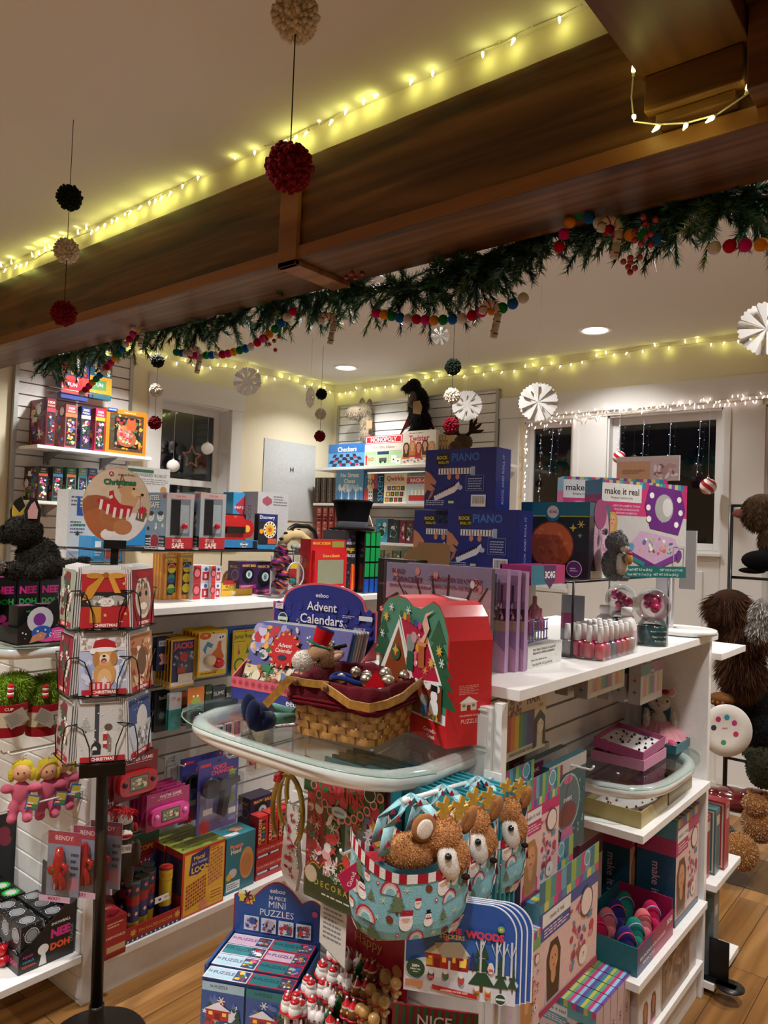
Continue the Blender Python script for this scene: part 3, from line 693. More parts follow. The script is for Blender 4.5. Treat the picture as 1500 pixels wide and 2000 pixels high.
for i in range(4):
 gbox('escape_game_box','brown upright escape game box in the row at the left of the second game shelf',617+i*12,627+i*12,933,1.916,4.78,'#4a3420',lambda f:(f['front'].rect(.2,.1,.8,.95,'#2a1c10'),f['front'].t('ESCAPE THE ROOM',.5,.52,.5,'#c8a050',.85,rot=PI/2)),.2,'brown escape game boxes on the second game shelf','game box')
def chess(f):
 a=f['front'];a.rect(0,0,1,.35,'#3a80b8');a.busy(0,.3,1,.6,['#a8d0e8','#e8f0f4'],14,.12,3,'e');a.t('No Stress',.5,.84,.13,'#fff',.85,bold=.02);a.t('Chess',.5,.66,.13,'#fff',.7,bold=.02)
 for i in range(7):x=.1+.13*i;a.poly([(x-.04,.08),(x+.04,.08),(x+.02,.2),(x+.015,.36),(x-.015,.36),(x-.02,.2)],'#d8dce0' if i%2 else '#5a6a78');a.disc(x,.38,.03,'#e8e8e8' if i%2 else '#5a6a78',n=9)
gbox('chess_box','sky blue beginner chess box with chess pieces on the second game shelf',658,711,918,1.916,4.75,'#5aa0d0',chess)
def six1(f):
 a=f['front'];a.stripes(0,.5,1,1,['#3070b0','#e8e0d0','#e8a030','#a03070'],4);a.stripes(0,0,1,.5,['#d04040','#f0f0f0','#202020'],3);a.t('SIX',.5,.74,.22,'#202020',.9)
 for i in range(6):a.disc(.42+.16*(i%2),.12+.13*(i//2),.05,'#222',n=8)
gbox('dice_game_box','narrow game box with coloured stripes and dice dots beside the chess box',713,739,926,1.916,4.76,'#e8e0d0',six1)
gbox('card_game_box','narrow black game box with a rainbow title running up its side',739,751,926,1.916,4.75,'#181818',lambda f:f['front'].t('SIXEM',.5,.5,.5,'#40a0d8',.85,rot=PI/2))
def qwk(f):
 a=f['front'];a.t('Qwirkle',.5,.82,.16,'#b02838',.92,bold=.025)
 for i in range(12):x=.14+.2*(i%4)+.05*(i//4);y=.12+.19*(i//4);a.rect(x-.08,y-.065,x+.08,y+.075,'#1c1c20');[a.disc,a.star][i%2](x,y,.06,['#e8a030','#50a040','#d04040','#8050a0','#f0e040'][i%5])
gbox('tile_game_box','cream tile game box with black tiles of coloured shapes on the second game shelf',752,796,925,1.916,4.74,'#e8dcc0',qwk)
gbox('rack_game_box','game box with a red tray of white cards, partly behind the blue piano box',796,842,930,1.916,4.74,'#b8d0d8',lambda f:(f['front'].rect(0,.72,1,.96,'#c84050'),f['front'].t('RACK-O',.5,.84,.14,'#fff',.9,bold=.02),f['front'].rect(.1,.1,.9,.3,'#c02a2a'),f['front'].stripes(.2,.3,.9,.5,['#f0f0e8','#c8c8c0'],9)))
for i in range(5):
 gbox('mystery_game_box','red upright game box on the third game shelf, partly behind the black top hat',622+i*12,632+i*12,990,1.596,4.78,'#a83030',lambda f:(f['front'].rect(.25,.1,.75,.95,'#d8a8a0'),f['front'].t('GAME',.5,.5,.5,'#a83030',.8,rot=PI/2)),.2,'red game boxes on the third game shelf','game box')
for i,(x0,x1,yt,c,c2,lab)in enumerate([(739,762,1013,'#2a9ac0','#80d0e0','bright blue wrapped bag toy on the third game shelf'),(763,784,1015,'#202830','#40a0a0','dark teal game box standing on the third game shelf'),(785,797,1016,'#701830','#d06070','dark red game box standing first of two on the third game shelf'),(798,812,1016,'#601428','#40a080','maroon game box with a green target standing second of two on the third game shelf')]):
 gbox('game_box',lab,x0,x1,yt,1.596,4.75,c,lambda f,c2=c2,i=i:(f['front'].busy(.1,.1,.9,.9,[c2,'#e8e8e8','#101010'],20,.16,i),f['front'].ring(.5,.4,.3,c2,'#202020')),.08,None,'game box')
for i in range(9):gbox('game_box','low green and tan game box in the row on the lowest visible game shelf',742+i*16,756+i*16,1074+i%3,1.361,4.74,['#5a7a50','#a08a50','#486a58'][i%3],lambda f,i=i:f['front'].busy(.1,.1,.9,.9,BR,12,.2,30+i),.08,'low game boxes on the lowest visible game shelf','game box')
# ========================= left unit: goods on top
def rise(name,lab,x0,x1,y0,y1,z0,z1,col='#16161a'):
 t=thing(name,lab,'wire riser',(x0,y0,z0));w,d,h=x1-x0,y1-y0,z1-z0
 a=MB('blackmetal')
 for k in range(int(w/.025)+1):a.tube([(k*.025,0,h-.003),(k*.025,d,h-.003)],.0016,col,5)
 for yy in(0,d):a.tube([(0,yy,h-.006),(w,yy,h-.006)],.003,col,6)
 for xx in(0,w):a.tube([(xx,0,h-.006),(xx,d,h-.006)],.003,col,6)
 a.build('wire_shelf',t)
 for yy in(.01,d-.01):
  a=MB('blackmetal');a.tube([(0,yy,h-.005),(0,yy,.004),(.05,yy,.004),(w-.05,yy,.004),(w,yy,.004),(w,yy,h-.005)],.0035,col,6);a.build('leg_frame',t)
 return t
LT,RZ=1.3625,1.578
rise('wire_riser','black wire riser on the left unit, carrying the safe boxes and the red viewer',-3.12,-2.58,1.50,2.50,LT,RZ)
def safe(f):
 a=f['front'];a.rect(0,.24,1,1,'#7d93a4');a.t('STEEL',.42,.9,.085,'#20262c',.8,bold=.03);a.t('STEEL',.40,.91,.085,'#e8e8e0',.8,bold=.02)
 a.t('SAFE',.42,.77,.1,'#20262c',.85,bold=.03);a.t('SAFE',.40,.78,.1,'#e8e8e0',.85,bold=.02);a.rect(.8,.9,.96,.97,'#b83038')
 for cx in(.25,.72):a.disc(cx,.58,.17,'#e4e0d8',ry=.15);a.disc(cx,.63,.14,'#303438',ry=.07);a.disc(cx-.06,.57,.02,'#20262c',n=6);a.disc(cx+.06,.57,.02,'#20262c',n=6);a.rect(cx-.06,.525,cx+.06,.53,'#20262c')
 a.t('$',.52,.4,.1,'#f0f0e8',.3,bold=.04);a.disc(.13,.36,.06,'#20262c');a.star(.85,.42,.09,'#e8e8e0',6,.3)
 a.rect(0,0,1,.24,'#1c1c20');a.star(.48,.16,.3,'#8d9aa4',14,.7);a.disc(.48,.14,.2,'#a02430');a.lines(.03,.06,.3,.2,3,'#f0f0e8');a.t('TOYS',.84,.19,.035,'#f0f0e8',.3);a.t('CASH',.84,.13,.035,'#f0f0e8',.3);a.t('STUFF',.84,.07,.035,'#f0f0e8',.3);a.rect(0,0,1,.045,'#e8e0d8');a.lines(.02,.008,.98,.038,1,'#20262c',.6)
 s=f['right'];s.rect(0,0,1,1,'#a9adb0');s.rect(.05,.91,.95,.98,'#c8a098');s.t('STEEL SAFE',.5,.945,.03,'#b83038',.85);s.rect(.14,.24,.86,.9,'#6f7880');s.rect(.16,.26,.5,.88,'#0c0c10');s.rect(.5,.3,.82,.8,'#98a4aa')
 s.rect(0,0,1,.22,'#b82a34');s.t('STEEL',.42,.165,.055,'#f4f0e8',.7,bold=.02);s.t('SAFE',.45,.075,.085,'#f4f0e8',.8,bold=.03);s.rect(0,0,1,.02,'#111')
for i,(x0,x1,lab)in enumerate([(283,322,'blue grey toy safe box left of its twin, partly behind the round card sign'),(338,388,'blue grey toy safe box with cartoon faces, between its twin and the red viewer')]):
 o=carton('toy_safe_box',lab,'toy box',(x0,1071),x1,962,('z',RZ+.001),.13,'#8f9aa2',safe,snap='x')
 w,d,h=o['dims'];a=MB('gloss');a.ell((w+.012,d*.62,h*.42),.013,'#c8202c',12,8);a.lathe([(0,0),(.006,0),(.006,.012),(0,.012)],'#c8202c',(w,d*.62,h*.42),10,axis=(1,0,0));a.build('dial',o)
def vm(f):
 a=f['front'];a.rect(0,0,1,.22,'#2a78b0');a.rect(.0,.22,1,1,'#2a1416');a.disc(.62,.14,.24,'#1a2a50',ry=.13);a.t('Viewer',.62,.16,.1,'#f0f0f0',.45);a.t('Classic',.62,.07,.05,'#f0f0f0',.3)
A,w,h,rz=where((434,1072),503,998,('z',RZ+.001),snap='y')
t=thing('viewer_toy_box','open display box with a red stereo picture viewer toy, right of the safe boxes','toy box',A,rz)
a=MB();a.box((0,0,0),(w,.10,.006),'#222');a.box((0,.09,0),(w,.1,h*.95),'#30181a');a.box((0,0,0),(w,.008,h*.24),'#2a78b0')
f=Fr(a,(0,0,0),(1,0,0),(0,0,1),(0,-1,0),w,h*.24);f.disc(.6,.5,.42,'#15244a',ry=.36);f.disc(.6,.5,.38,'#e8e8e8',ry=.32);f.disc(.6,.5,.34,'#15244a',ry=.28);f.t('Viewer',.6,.56,.3,'#f4f4f4',.45,bold=.02);f.t('Classic',.6,.25,.16,'#f4f4f4',.3);f.rect(.85,.1,.98,.9,'#181818')
a.build('box',t)
a=MB('gloss');a.prism([(0,.1),(.12,0),(.88,0),(1,.1),(1,.75),(.85,1),(.62,1),(.5,.88),(.38,1),(.15,1),(0,.75)],(w*.08,.085,h*.22),(w*.62,0,0),(0,0,h*.68),(0,-1,0),.07,'#c01c24');a.build('viewer_body',t,bevel=.004)
a=MB('gloss');a.box((w*.14,.006,h*.42),(w*.64,.014,h*.60),'#1a1214');a.build('eyepiece',t)
a=MB('gloss');a.lathe([(0,0),(h*.26,0),(h*.26,.004),(h*.1,.004),(h*.1,.006),(0,.006)],'#b02028',(w*.86,.05,h*.55),20,cols=['#fff','#b02028','#b02028','#e8c040','#e8c040'],axis=(0,-1,0));a.build('picture_reel',t)
def disc_(f):
 a=f['front'];a.rect(0,.78,1,1,'#1a2a6a');a.t('Discovery',.45,.89,.1,'#f0f0f0',.85);a.rect(0,0,1,.12,'#2a88c0');a.disc(.6,.55,.34,'#f0e8d0');a.disc(.6,.55,.22,'#e8b030');a.disc(.6,.55,.1,'#c06020')
 for k in range(12):a.disc(.6+.27*math.cos(k*PI/6),.55+.27*a.m/a.h*math.sin(k*PI/6),.04,'#20304a',n=6)
 a.rect(.5,.14,.95,.3,'#c8583a');a.disc(.15,.5,.1,'#e8a030')
carton('viewer_reel_pack','navy and black discovery viewer reel pack standing at the right of the red viewer','toy box',(503,1072),540,1003,('z',RZ+.001),.03,'#20242a',disc_,snap='y')
def plain(lines_col='#667',band=None,extra=None):
 def g(f):
  for k in('front','right'):
   a=f[k]
   if band:a.rect(0,0,1,.25,band)
   a.lines(.1,.75,.9,.92,3,lines_col);a.lines(.1,.35,.6,.55,4,lines_col)
   if extra:extra(a)
 return g
def hand_blue(a):a.rect(.3,.62,.7,.75,'#2a5ab0');a.rect(.3,.7,.4,.9,'#2a5ab0');a.rect(.6,.7,.7,.9,'#2a5ab0');a.rect(.2,.48,.6,.5,'#3a8a60');a.star(.35,.36,.1,'#38403c',6)
carton('science_kit_box','tall white science kit box with a blue robot hand, behind the dark plush animal','toy box',(128,1090),186,955,('x',-2.86),.09,'#d8dadc',plain(extra=hand_blue))
carton('science_kit_box','bright blue science kit box low behind the round card sign','toy box',(178,1096),236,1047,('x',-2.72),.1,'#3a9ad8',lambda f:(f['front'].rect(.1,.55,.3,.8,'#e8f0f4'),f['front'].rect(.4,.1,.95,.4,'#c05040'),f['front'].lines(.1,.2,.35,.4,2,'#e8f0f4')))
carton('robot_kit_box','white robot kit box with a blue lower band, behind the round card sign','toy box',(243,1065),326,909,('x',-3.0),.09,'#d9d6d2',lambda f:(f['front'].rect(0,0,1,.62,'#2a86c8'),f['front'].t('POWERED ROBOT',.55,.9,.05,'#7a7a78',.75),f['front'].lines(.3,.78,.95,.86,3,'#999'),f['front'].disc(.85,.72,.08,'#c09050'),f['front'].rect(.0,.93,.6,.97,'#3a6a50')))
carton('craft_kit_box','dark grey and yellow craft kit box behind the safe box','toy box',(377,1040),452,960,('x',-3.0),.09,'#2a3438',lambda f:(f['front'].rect(0,.92,.3,1,'#d8b020'),f['front'].rect(.6,.5,1,.75,'#e8b830'),f['front'].busy(.1,.3,.9,.9,['#d8d8d0','#5a6a70','#e8a030'],30,.1,9)))
def snap(f):a=f['front'];a.rect(0,0,1,.35,'#d8dce0');a.poly([(.1,.6),(.5,.42),(.95,.6),(.95,.7),(.5,.92),(.1,.7)],'#c0304a');a.t('SNAP CIRCUITS',.5,.65,.1,'#f4f4f4',.9,bold=.02);a.lines(.1,.4,.6,.46,1,'#e8f0f4')
carton('circuit_kit_box','sky blue circuit kit box with a red diamond logo behind the red viewer','toy box',(453,1045),495,961,('x',-2.92),.08,'#3a9ad0',snap)
carton('circuit_kit_box','pale grey circuit kit box with faint line drawings, right of the sky blue one','toy box',(500,1066),560,960,('x',-2.82),.12,'#b9b9bc',lambda f:(f['front'].poly([(.15,.8),(.3,.74),(.45,.8),(.45,.87),(.3,.93),(.15,.87)],'#a05060'),f['front'].lines(.5,.75,.95,.95,4,'#707078'),f['left'].t('ELENCO',.5,.5,.1,'#707078',.5,rot=PI/2)))
def jug(n):
 def g(f):
  a=f['front'];a.stripes(0,0,1,1,['#c87020','#e0a030','#d08828'],9);a.rect(.1,.82,.9,.98,'#e0b040');a.t('JUGGLING',.5,.92,.05,'#2a3a70',.85,bold=.02);a.t('Balls',.45,.85,.055,'#2a6a50',.6,bold=.02);a.rect(.28,.1,.86,.8,'#1a1620')
  cs=[['#d8c020','#2a8a40','#c02a60'],['#e0c828','#e0c828','#2a50a0']][n];c2=[['#2a8a40','#1a4a90','#e0c828'],['#e0c828','#e0b820','#e0c828']][n]
  for k in range(3):a.disc(.57,.24+.22*k,.27,c2[k]);a.poly([(.57-.26,.24+.22*k),(.57+.26,.24+.22*k+.02),(.57+.1,.24+.22*k+.09),(.57-.12,.24+.22*k+.09)],cs[k])
  a.disc(.82,.1,.14,'#e8a838')
  s=f['left'];s.stripes(0,0,1,1,['#c87020','#e0a030'],7)
 return g
carton('juggling_ball_box','yellow and orange box of green and red juggling balls, left of its twin','toy box',(316,1172),345,1082,('z',LT),.075,'#d08828',jug(0),snap='y')
carton('juggling_ball_box','yellow and orange box of yellow and blue juggling balls, right of its twin','toy box',(346,1171),374,1080,('z',LT),.075,'#d08828',jug(1),snap='y')
def red4(f):
 a=f['front'];a.rect(0,0,.42,1,'#c8303c');a.disc(.2,.55,.3,'#8a1c28',ry=.36);a.disc(.2,.55,.2,'#d87078',ry=.24);a.rect(.46,.06,.96,.94,'#d8e0e8');a.rect(.5,.1,.92,.62,'#c02838');a.disc(.7,.78,.12,'#2a60a0');a.t('B',.7,.35,.25,'#f0f0f0',.3)
A0=None
for i,(x0,x1,yb,yt,zz,lab)in enumerate([(376,410,1171,1138,0,'small red and white game box, lower left of four stacked beside the juggling balls'),(411,430,1170,1138,0,'small red and white game box, lower right of four stacked beside the juggling balls')]):
 o=carton('small_game_box',lab,'toy box',(x0,yb),x1,yt,('z',LT),.08,'#d8d8dc',red4,snap='y',group='small red and white game boxes')
 dup(o,o.location+Vector((0,0,o['dims'][2]+.001)),label=lab.replace('lower','upper'))
A,w,h,rz=where((432,1165),492,1125,('z',LT),snap='y')
t=thing('wooden_puzzle_display','yellow counter display of round wooden puzzles left of the magic ball box','toy display',A,rz)
a=MB();a.box((0,0,0),(w,.11,h*.62),'#e8b828');f=frames(a,w,.11,h*.62)['front'];f.t('PUZZLES',.34,.72,.24,'#2a6a3a',.55,bold=.03);f.rect(.04,.9,.4,1.25,'#b82a30');f.rect(.35,.1,.45,.4,'#f4f0e8');f.lines(.05,.42,.5,.56,2,'#80500a');a.build('tray',t)
for k in range(5):
 a=MB('wicker');a.lathe([(0,0),(h*.5,0),(h*.5,.012),(0,.012)],'#b88850',(w*(.72-.0*k),.105-.022*k,h*.72),24,axis=(0,-1,0))
 if k==4:f=Fr(a,(w*.72-h*.5,.003,h*.72-h*.5),(1,0,0),(0,0,1),(0,-1,0),h,h);f.disc(.5,.5,.4,'#2a2624');f.star(.5,.5,.3,'#b8283a',8,.6)
 a.build('wooden_disc',t)
def mball(f):
 a=f['front'];a.t('MAGIC BALL',.55,.85,.12,'#e8b030',.8,bold=.03);a.disc(.5,.48,.36,'#0a0a0e');a.disc(.55,.52,.18,'#b8d0d8');a.t('8',.55,.52,.16,'#202428',.2,bold=.02);a.rect(0,0,1,.14,'#a0206a');a.lines(.1,.04,.9,.12,2,'#e8c0d8')
 s=f['left'];s.ring(.6,.5,.3,'#8a50a0','#3a1a50');s.t('MAGIC',.5,.8,.1,'#e8b030',.8)
carton('magic_ball_box','purple box with a black fortune ball and white 8 on its front','toy box',(496,1160),533,1097,('z',LT),.085,'#3c1f58',mball,snap='y')
carton('magic_ball_box','dark purple fortune ball box set back behind the front one','toy box',(467,1150),500,1097,('x',-2.66),.085,'#351a4c',mball,snap='y')
rr=random.Random(5)
for i in range(5):
 P=atx([544,552,541,556,549][i],[1145,1128,1105,1098,1078][i],[-2.5,-2.52,-2.54,-2.56,-2.6][i]);a=MB('gloss');r=.036
 for ii in range(10):
  for k in range(14):
   def pt(u,v_):th=PI*u/10;an=2*PI*v_/14+th*1.5;return(r*math.sin(th)*math.cos(an),r*math.sin(th)*math.sin(an),r*math.cos(th))
   a.add([pt(ii,k),pt(ii+1,k),pt(ii+1,k+1),pt(ii,k+1)],[(0,1,2,3)],rr.choice(['#15101c','#15101c','#15101c','#15101c','#7a2060','#a05820','#3a1a54','#801c38']),True)
 tag(a.build('patterned_ball',None,P),'dark ball with neon swirls in the pile beside the magic ball box','ball','dark neon patterned balls')
P=atz(425,1105,LT);t=thing('grey_plush_toy','grey plush with a red edge lying under the wire riser behind the small red boxes','plush toy',(P.x-.12,P.y+.02,LT))
a=MB('fur');a.ell((0,0,.045),(.06,.09,.045),'#6a645e',bumpy=.01);a.ell((.02,.07,.07),(.04,.045,.035),'#5a544e',bumpy=.008);a.build('body',t);a=MB('fabric');a.ell((.045,.07,.05),(.02,.04,.014),'#a02028');a.build('red_lining',t)
P=atz(590,1162,LT);P=Vector((-2.52,atx(578,1110,-2.52).y,LT))
t=thing('dome_game_box','clear boxed game with a round dome of coloured pieces behind the advent calendar sign','toy box',P,R(90))
a=MB();a.box((-.07,0,0),(.07,.10,.006),'#e8e0d8');a.box((-.07,.09,0),(.07,.1,.19),'#d8d8dc');a.build('backing',t)
a=MB();a.box((-.07,0,.006),(.07,.09,.19),'#fff');a.build('clear_cover',t,mats=[CLEAR()])
a=MB('gloss');a.box((-.03,.03,.13),(.04,.06,.155),'#e8c020');a.box((-.04,.03,.05),(.035,.07,.128),'#b02a3a');a.ell((.01,.04,.07),(.03,.02,.02),'#207a70');a.ell((-.02,.04,.16),(.03,.02,.012),'#2a70b8');a.build('game_pieces',t)
a=MB('gloss');a.tube([(.055*math.cos(q*PI/12),.004,.10+.06*math.sin(q*PI/12))for q in range(24)],.004,'#c8c8d0',6,closed=True);a.build('dome_ring',t)
def ska(f):
 a=f['front'];a.rect(0,.85,1,1,'#b01820');a.t('MAGIC SCREEN',.3,.93,.05,'#e8c040',.5);a.rect(.6,.86,.95,.97,'#8a8a40')
Ax=Vector((-2.50,atx(604,1150,-2.5).y,LT));Bx=atx(672,1150,-2.5);w=Bx.y-Ax.y;h=top_h(Ax,1053)
t=thing('drawing_toy_box','red mechanical drawing toy in its red open box below the grey scarf','toy box',Ax,R(90))
a=MB();a.box((0,0,0),(w,.07,h),'#b81820');ska(frames(a,w,.07,h));a.build('box',t)
a=MB('gloss');a.box((.01,-.02,.015),(w-.01,-.001,h*.8),'#c81c22');f=Fr(a,(.01,-.02,.015),(1,0,0),(0,0,1),(0,-1,0),w-.02,h*.8-.015);f.rect(.1,.2,.9,.78,'#8d9078');f.t('Draw a Sketch',.5,.88,.07,'#e8c860',.7);a.build('red_frame',t,bevel=.003)
for q in(.18,.82):
 a=MB('gloss');a.lathe([(0,0),(.012,0),(.012,.012),(0,.014)],'#f0f0f0',(w*q,-.02,.032),16,axis=(0,-1,0));a.build('knob',t)
def trick(f):a=f['front'];a.busy(.05,.05,.95,.95,['#7a2a80','#e8a030','#3060a0','#505058'],26,.12,3);a.t('BOX OF',.5,.8,.06,'#d8d8d8',.8);a.t('MAGIC',.5,.7,.07,'#e8c040',.8);a.t('TRICKS',.5,.6,.07,'#d8d8d8',.8);a.stripes(.55,.05,.95,.45,['#c83020','#e87830'],3)
Ax=Vector((-2.52,atx(650,1150,-2.52).y+.08,LT));h=top_h(Vector((-2.52,atx(672,1100,-2.52).y,LT)),1036)
mb=MB();w=atx(694,1100,-2.52).y-Ax.y;mb.box((0,0,0),(w,.16,h),'#202026');trick(frames(mb,w,.16,h));tag(mb.build('magic_trick_box',None,Ax,R(90)),'black box of magic tricks with coloured pictures, left of the green cube','toy box')
Ax=Vector((-2.47,Ax.y+w+.012,LT));w2=atx(742,1100,-2.47).y-Ax.y
t=thing('cube_puzzle_display','large cube puzzle with green squares on its facing side, under the top hat','cube puzzle',Ax,R(90));z0=h-w2*1.42
a=MB('gloss');a.box((0,0,0),(w2,w2,h),'#0c0c0e');a.build('cube_body',t,bevel=.004)
for i in range(3):
 for j in range(4):
  s=w2/3;hh=h/4;a=MB('gloss');a.box((i*s+.005,-.0025,j*hh+.005),((i+1)*s-.005,-.0005,(j+1)*hh-.005),'#1a9a50' if j else '#2050b0');a.build('square',t)
HT=Vector((-2.58,Ax.y+.02,LT+h+.001))
t=thing('top_hat','black velvet top hat with a grey ribbon, standing on the magic tricks box and cube','hat',HT)
a=MB('felt');a.lathe([(.0,.0),(.115,.002),(.120,.006),(.115,.012),(.082,.016),(.080,.04),(.092,.11),(.105,.145),(.108,.152),(.095,.158),(0,.160)],'#08080a',seg=36);a.build('crown_and_brim',t)
a=MB('fabric');a.lathe([(.0835,.016),(.0835,.044),(.081,.046)],'#38383e',seg=36);a.build('ribbon',t)
a=MB('paper');a.T=Matrix.Translation((.09,.03,.08))@Matrix.Rotation(R(35),4,'Z')@Matrix.Rotation(R(-20),4,'Y');a.box((0,-.02,-.06),(.001,.02,0),'#d8d8d8');a.build('white_tag',t)
t=thing('scarf','grey knitted scarf lying twisted left of the top hat','scarf',(-2.62,HT.y-.22,LT+.19))
a=MB('wool')
for q in range(3):a.tube([(.02*math.cos(u*.8+q*2.1)-.0,-.15+u*.022,.012*math.sin(u*.8+q*2.1)+.02)for u in range(14)],.014,'#8b8d8b',8)
a.build('knit',t);
for o_ in[t]:o_.location.z=LT+.20
P=Vector((-2.95,atx(590,1000,-2.95).y,LT))
t=thing('display_stand','black tubular stand hoop behind the coiled snake plush','stand',P,R(90))
a=MB('blackmetal');a.tube([(-.12,0,.0),(-.12,0,.26),(-.10,0,.31),(-.05,0,.335),(.05,0,.335),(.10,0,.31),(.12,0,.26),(.12,0,0)],.014,'#121214',10);a.tube([(-.12,0,.18),(.12,0,.18)],.005,'#222',6);a.box((-.14,-.08,0),(.14,.08,.012),'#121214');a.build('hoop',t)
P=Vector((-2.80,atx(590,1000,-2.8).y,LT+.02))
t=thing('snake_plush','cream coiled plush neck with dark spots, in front of the black hoop','plush toy',P,R(90))
pts=[(-.13,0,.22),(-.09,0,.262),(-.02,0,.265),(.04,0,.23),(.075,-.01,.17),(.09,-.01,.09),(.09,0,.03),(.08,0,.0)]
a=MB('fabric');a.tube(pts,[.02,.028,.03,.031,.031,.031,.031,.03],'#c0aa7c',14)
a.build('body',t)
for k in range(9):
 u=k/9*6;i=int(u);p=Vector(pts[i]).lerp(Vector(pts[i+1]),u-i);d=Vector((p.x*.6+.02,0,.02+max(0,p.z-.1))).normalized()
 a=MB('fabric');a.ell(p+d*.026,(.010,.014,.008),'#2a2016',8,6);a.build('spot',t)
# ========================= left unit: hanging goods and deck
def pack(name,lab,cat,x0,x1,yt,yb,plane,col,art=None,blister=None,copies=0,off=.014,grp=None,kind='print',th=.003,clab=None,hang=True):
 """hanging card; front faces +X (plane x) or -Y (plane y)"""
 A=atp(x0,yb,plane);B=atp(x1,yb,plane);d=Vector((0,1,0))if plane[0]=='x' else Vector((1,0,0));w=abs((B-A).dot(d));rz=R(90)if plane[0]=='x' else 0
 h=top_h(A,yt);t=thing(name,lab,cat,A,rz,grp)
 mb=MB(kind);mb.box((0,0,0),(w,th,h),col);f=frames(mb,w,th,h)
 if art:art(f['front'])
 f['front'].disc(.5,.955,.035,'#2a2a2a',ry=.018);mb.build('card',t)
 if blister:blister(t,w,h)
 back=Vector((-1,0,0))if plane[0]=='x' else Vector((0,1,0))
 for k in range(copies):
  dup(t,A+back*off*(k+1)+Vector((0,0,.001*k)),label=clab or(lab.split(',')[0]+', one further back'),group=grp or name+' stack')
 return t,A,w,h
def bl(x0,z0,x1,z1,d=.02):
 def g(t,w,h):
  a=MB();a.box((w*x0,-d,h*z0),(w*x1,-.0012,h*z1),'#fff');a.build('blister',t,mats=[CLEAR()],bevel=.003)
 return g
def jacks(a):
 a.rect(.04,.04,.96,.96,'#28305a');a.frame(0,0,1,1,.05,'#d8a820');a.t('JACKS',.5,.84,.12,'#d84a5a',.85,bold=.03);a.rect(.04,.04,.96,.12,'#e8e0d8')
 rr=random.Random(2)
 for _ in range(16):x,y,q=rr.uniform(.12,.88),rr.uniform(.3,.72),rr.uniform(0,3);a.flake(x,y,.06,'#c8ccd0')
 a.disc(.5,.63,.16,'#c02038');a.rect(.3,.12,.9,.28,'#e0dcc8');a.rect(.25,.3,.6,.42,'#c03a30')
pack('jacks_pack','jacks game card with a red ball and blue picture, front of its hook','toy pack',331,378,1250,1346,('x',-2.52),'#d8a820',jacks,bl(.2,.3,.85,.75),5,.02,'jacks game cards on one hook')
def putty(a):a.rect(.05,.12,.95,.93,'#e8e4dc');a.disc(.22,.9,.2,'#d06020',ry=.1);a.t('Silly',.24,.91,.05,'#f0e8a0',.3);a.poly([(.4,.45),(.62,.6),(.7,.8),(.78,.8),(.8,.55),(.9,.4),(.75,.25),(.45,.25)],'#d8702a');a.disc(.72,.84,.1,'#f4f4f4');a.disc(.84,.86,.09,'#f4f4f4');a.disc(.74,.84,.03,'#222');a.disc(.83,.85,.03,'#222');a.poly([(.15,.6),(.3,.78),(.5,.7),(.45,.62),(.3,.66),(.24,.5)],'#4a90b0');a.lines(.1,.03,.7,.1,1,'#907020')
def eggs(t,w,h):
 a=MB('gloss');a.ell((w*.38,-.012,h*.36),(w*.2,.014,h*.12),'#e0d0b0',M=Matrix.Rotation(R(20),3,'Y'));a.build('egg',t)
 a=MB('gloss');a.ell((w*.64,-.014,h*.28),(w*.2,.018,h*.12),'#c0141c',M=Matrix.Rotation(R(10),3,'Y'));a.build('egg',t)
pack('putty_pack','yellow putty card with an orange bird and red egg, front of its hook','toy pack',385,441,1235,1324,('x',-2.50),'#e0c020',putty,eggs,5,.022,'yellow putty cards on one hook')
def rope(a):a.rect(.04,.04,.9,.96,'#d8c828');a.frame(.02,.02,.92,.98,.03,'#e08a30');a.t('Jump Rope',.45,.84,.1,'#2a4a30',.8);a.disc(.25,.62,.06,'#e0a060');a.poly([(.2,.45),(.3,.45),(.25,.6)],'#c03a60');a.disc(.6,.62,.06,'#e0a060');a.poly([(.52,.45),(.68,.45),(.6,.6)],'#2a8a50');a.ring(.3,.2,.22,'#2a7a40','#d8c828',.25);a.lines(.05,.72,.5,.75,1,'#555')
pack('jump_rope_book','yellow jump rope book with stick children, in front of a row of blue books','book',452,500,1232,1318,('x',-2.49),'#d8c828',rope,None,0)
for k in range(6):
 pack('activity_book','blue backed activity book behind the yellow jump rope book','book',440+k*3,500,1224+k,1318,('x',-2.51-.02*k),'#2a5aa8',None,None,0,grp='blue books behind the jump rope book')
pack('rubber_snake_pack','dark blue card with pink stretchy toys, left of the jacks card','toy pack',305,331,1247,1312,('x',-2.56),'#1e2a50',lambda a:(a.rect(.1,.75,.8,.92,'#c8d0e0'),a.t('FUN',.45,.83,.1,'#2050a0',.5),a.busy(.1,.1,.9,.6,['#e08090','#e8b0b0','#e8a040'],12,.2,3,'e')),None,2)
pack('bouncing_ball_pack','black and red bouncing ball card, second row behind the card rack','toy pack',300,328,1353,1432,('x',-2.58),'#18181c',lambda a:(a.t('ball!',.55,.85,.1,'#e8e8e8',.8),a.disc(.5,.4,.3,'#4a5a60'),a.disc(.5,.4,.2,'#a0b0b0')),bl(.2,.2,.8,.6),2)
def domeb(t,w,h):a=MB();a.ell((w*.5,-.002,h*.28),(w*.42,.04,h*.2),'#fff');a.build('blister',t,mats=[CLEAR()])
pack('teal_toy_pack','teal and white card with a clear dome and orange dot, second row','toy pack',328,352,1355,1428,('x',-2.53),'#2a8a8a',lambda a:(a.rect(0,.55,1,1,'#c8ccd0'),a.disc(.75,.8,.14,'#e07838'),a.t('ZIP',.35,.85,.1,'#c04040',.4)),domeb,1)
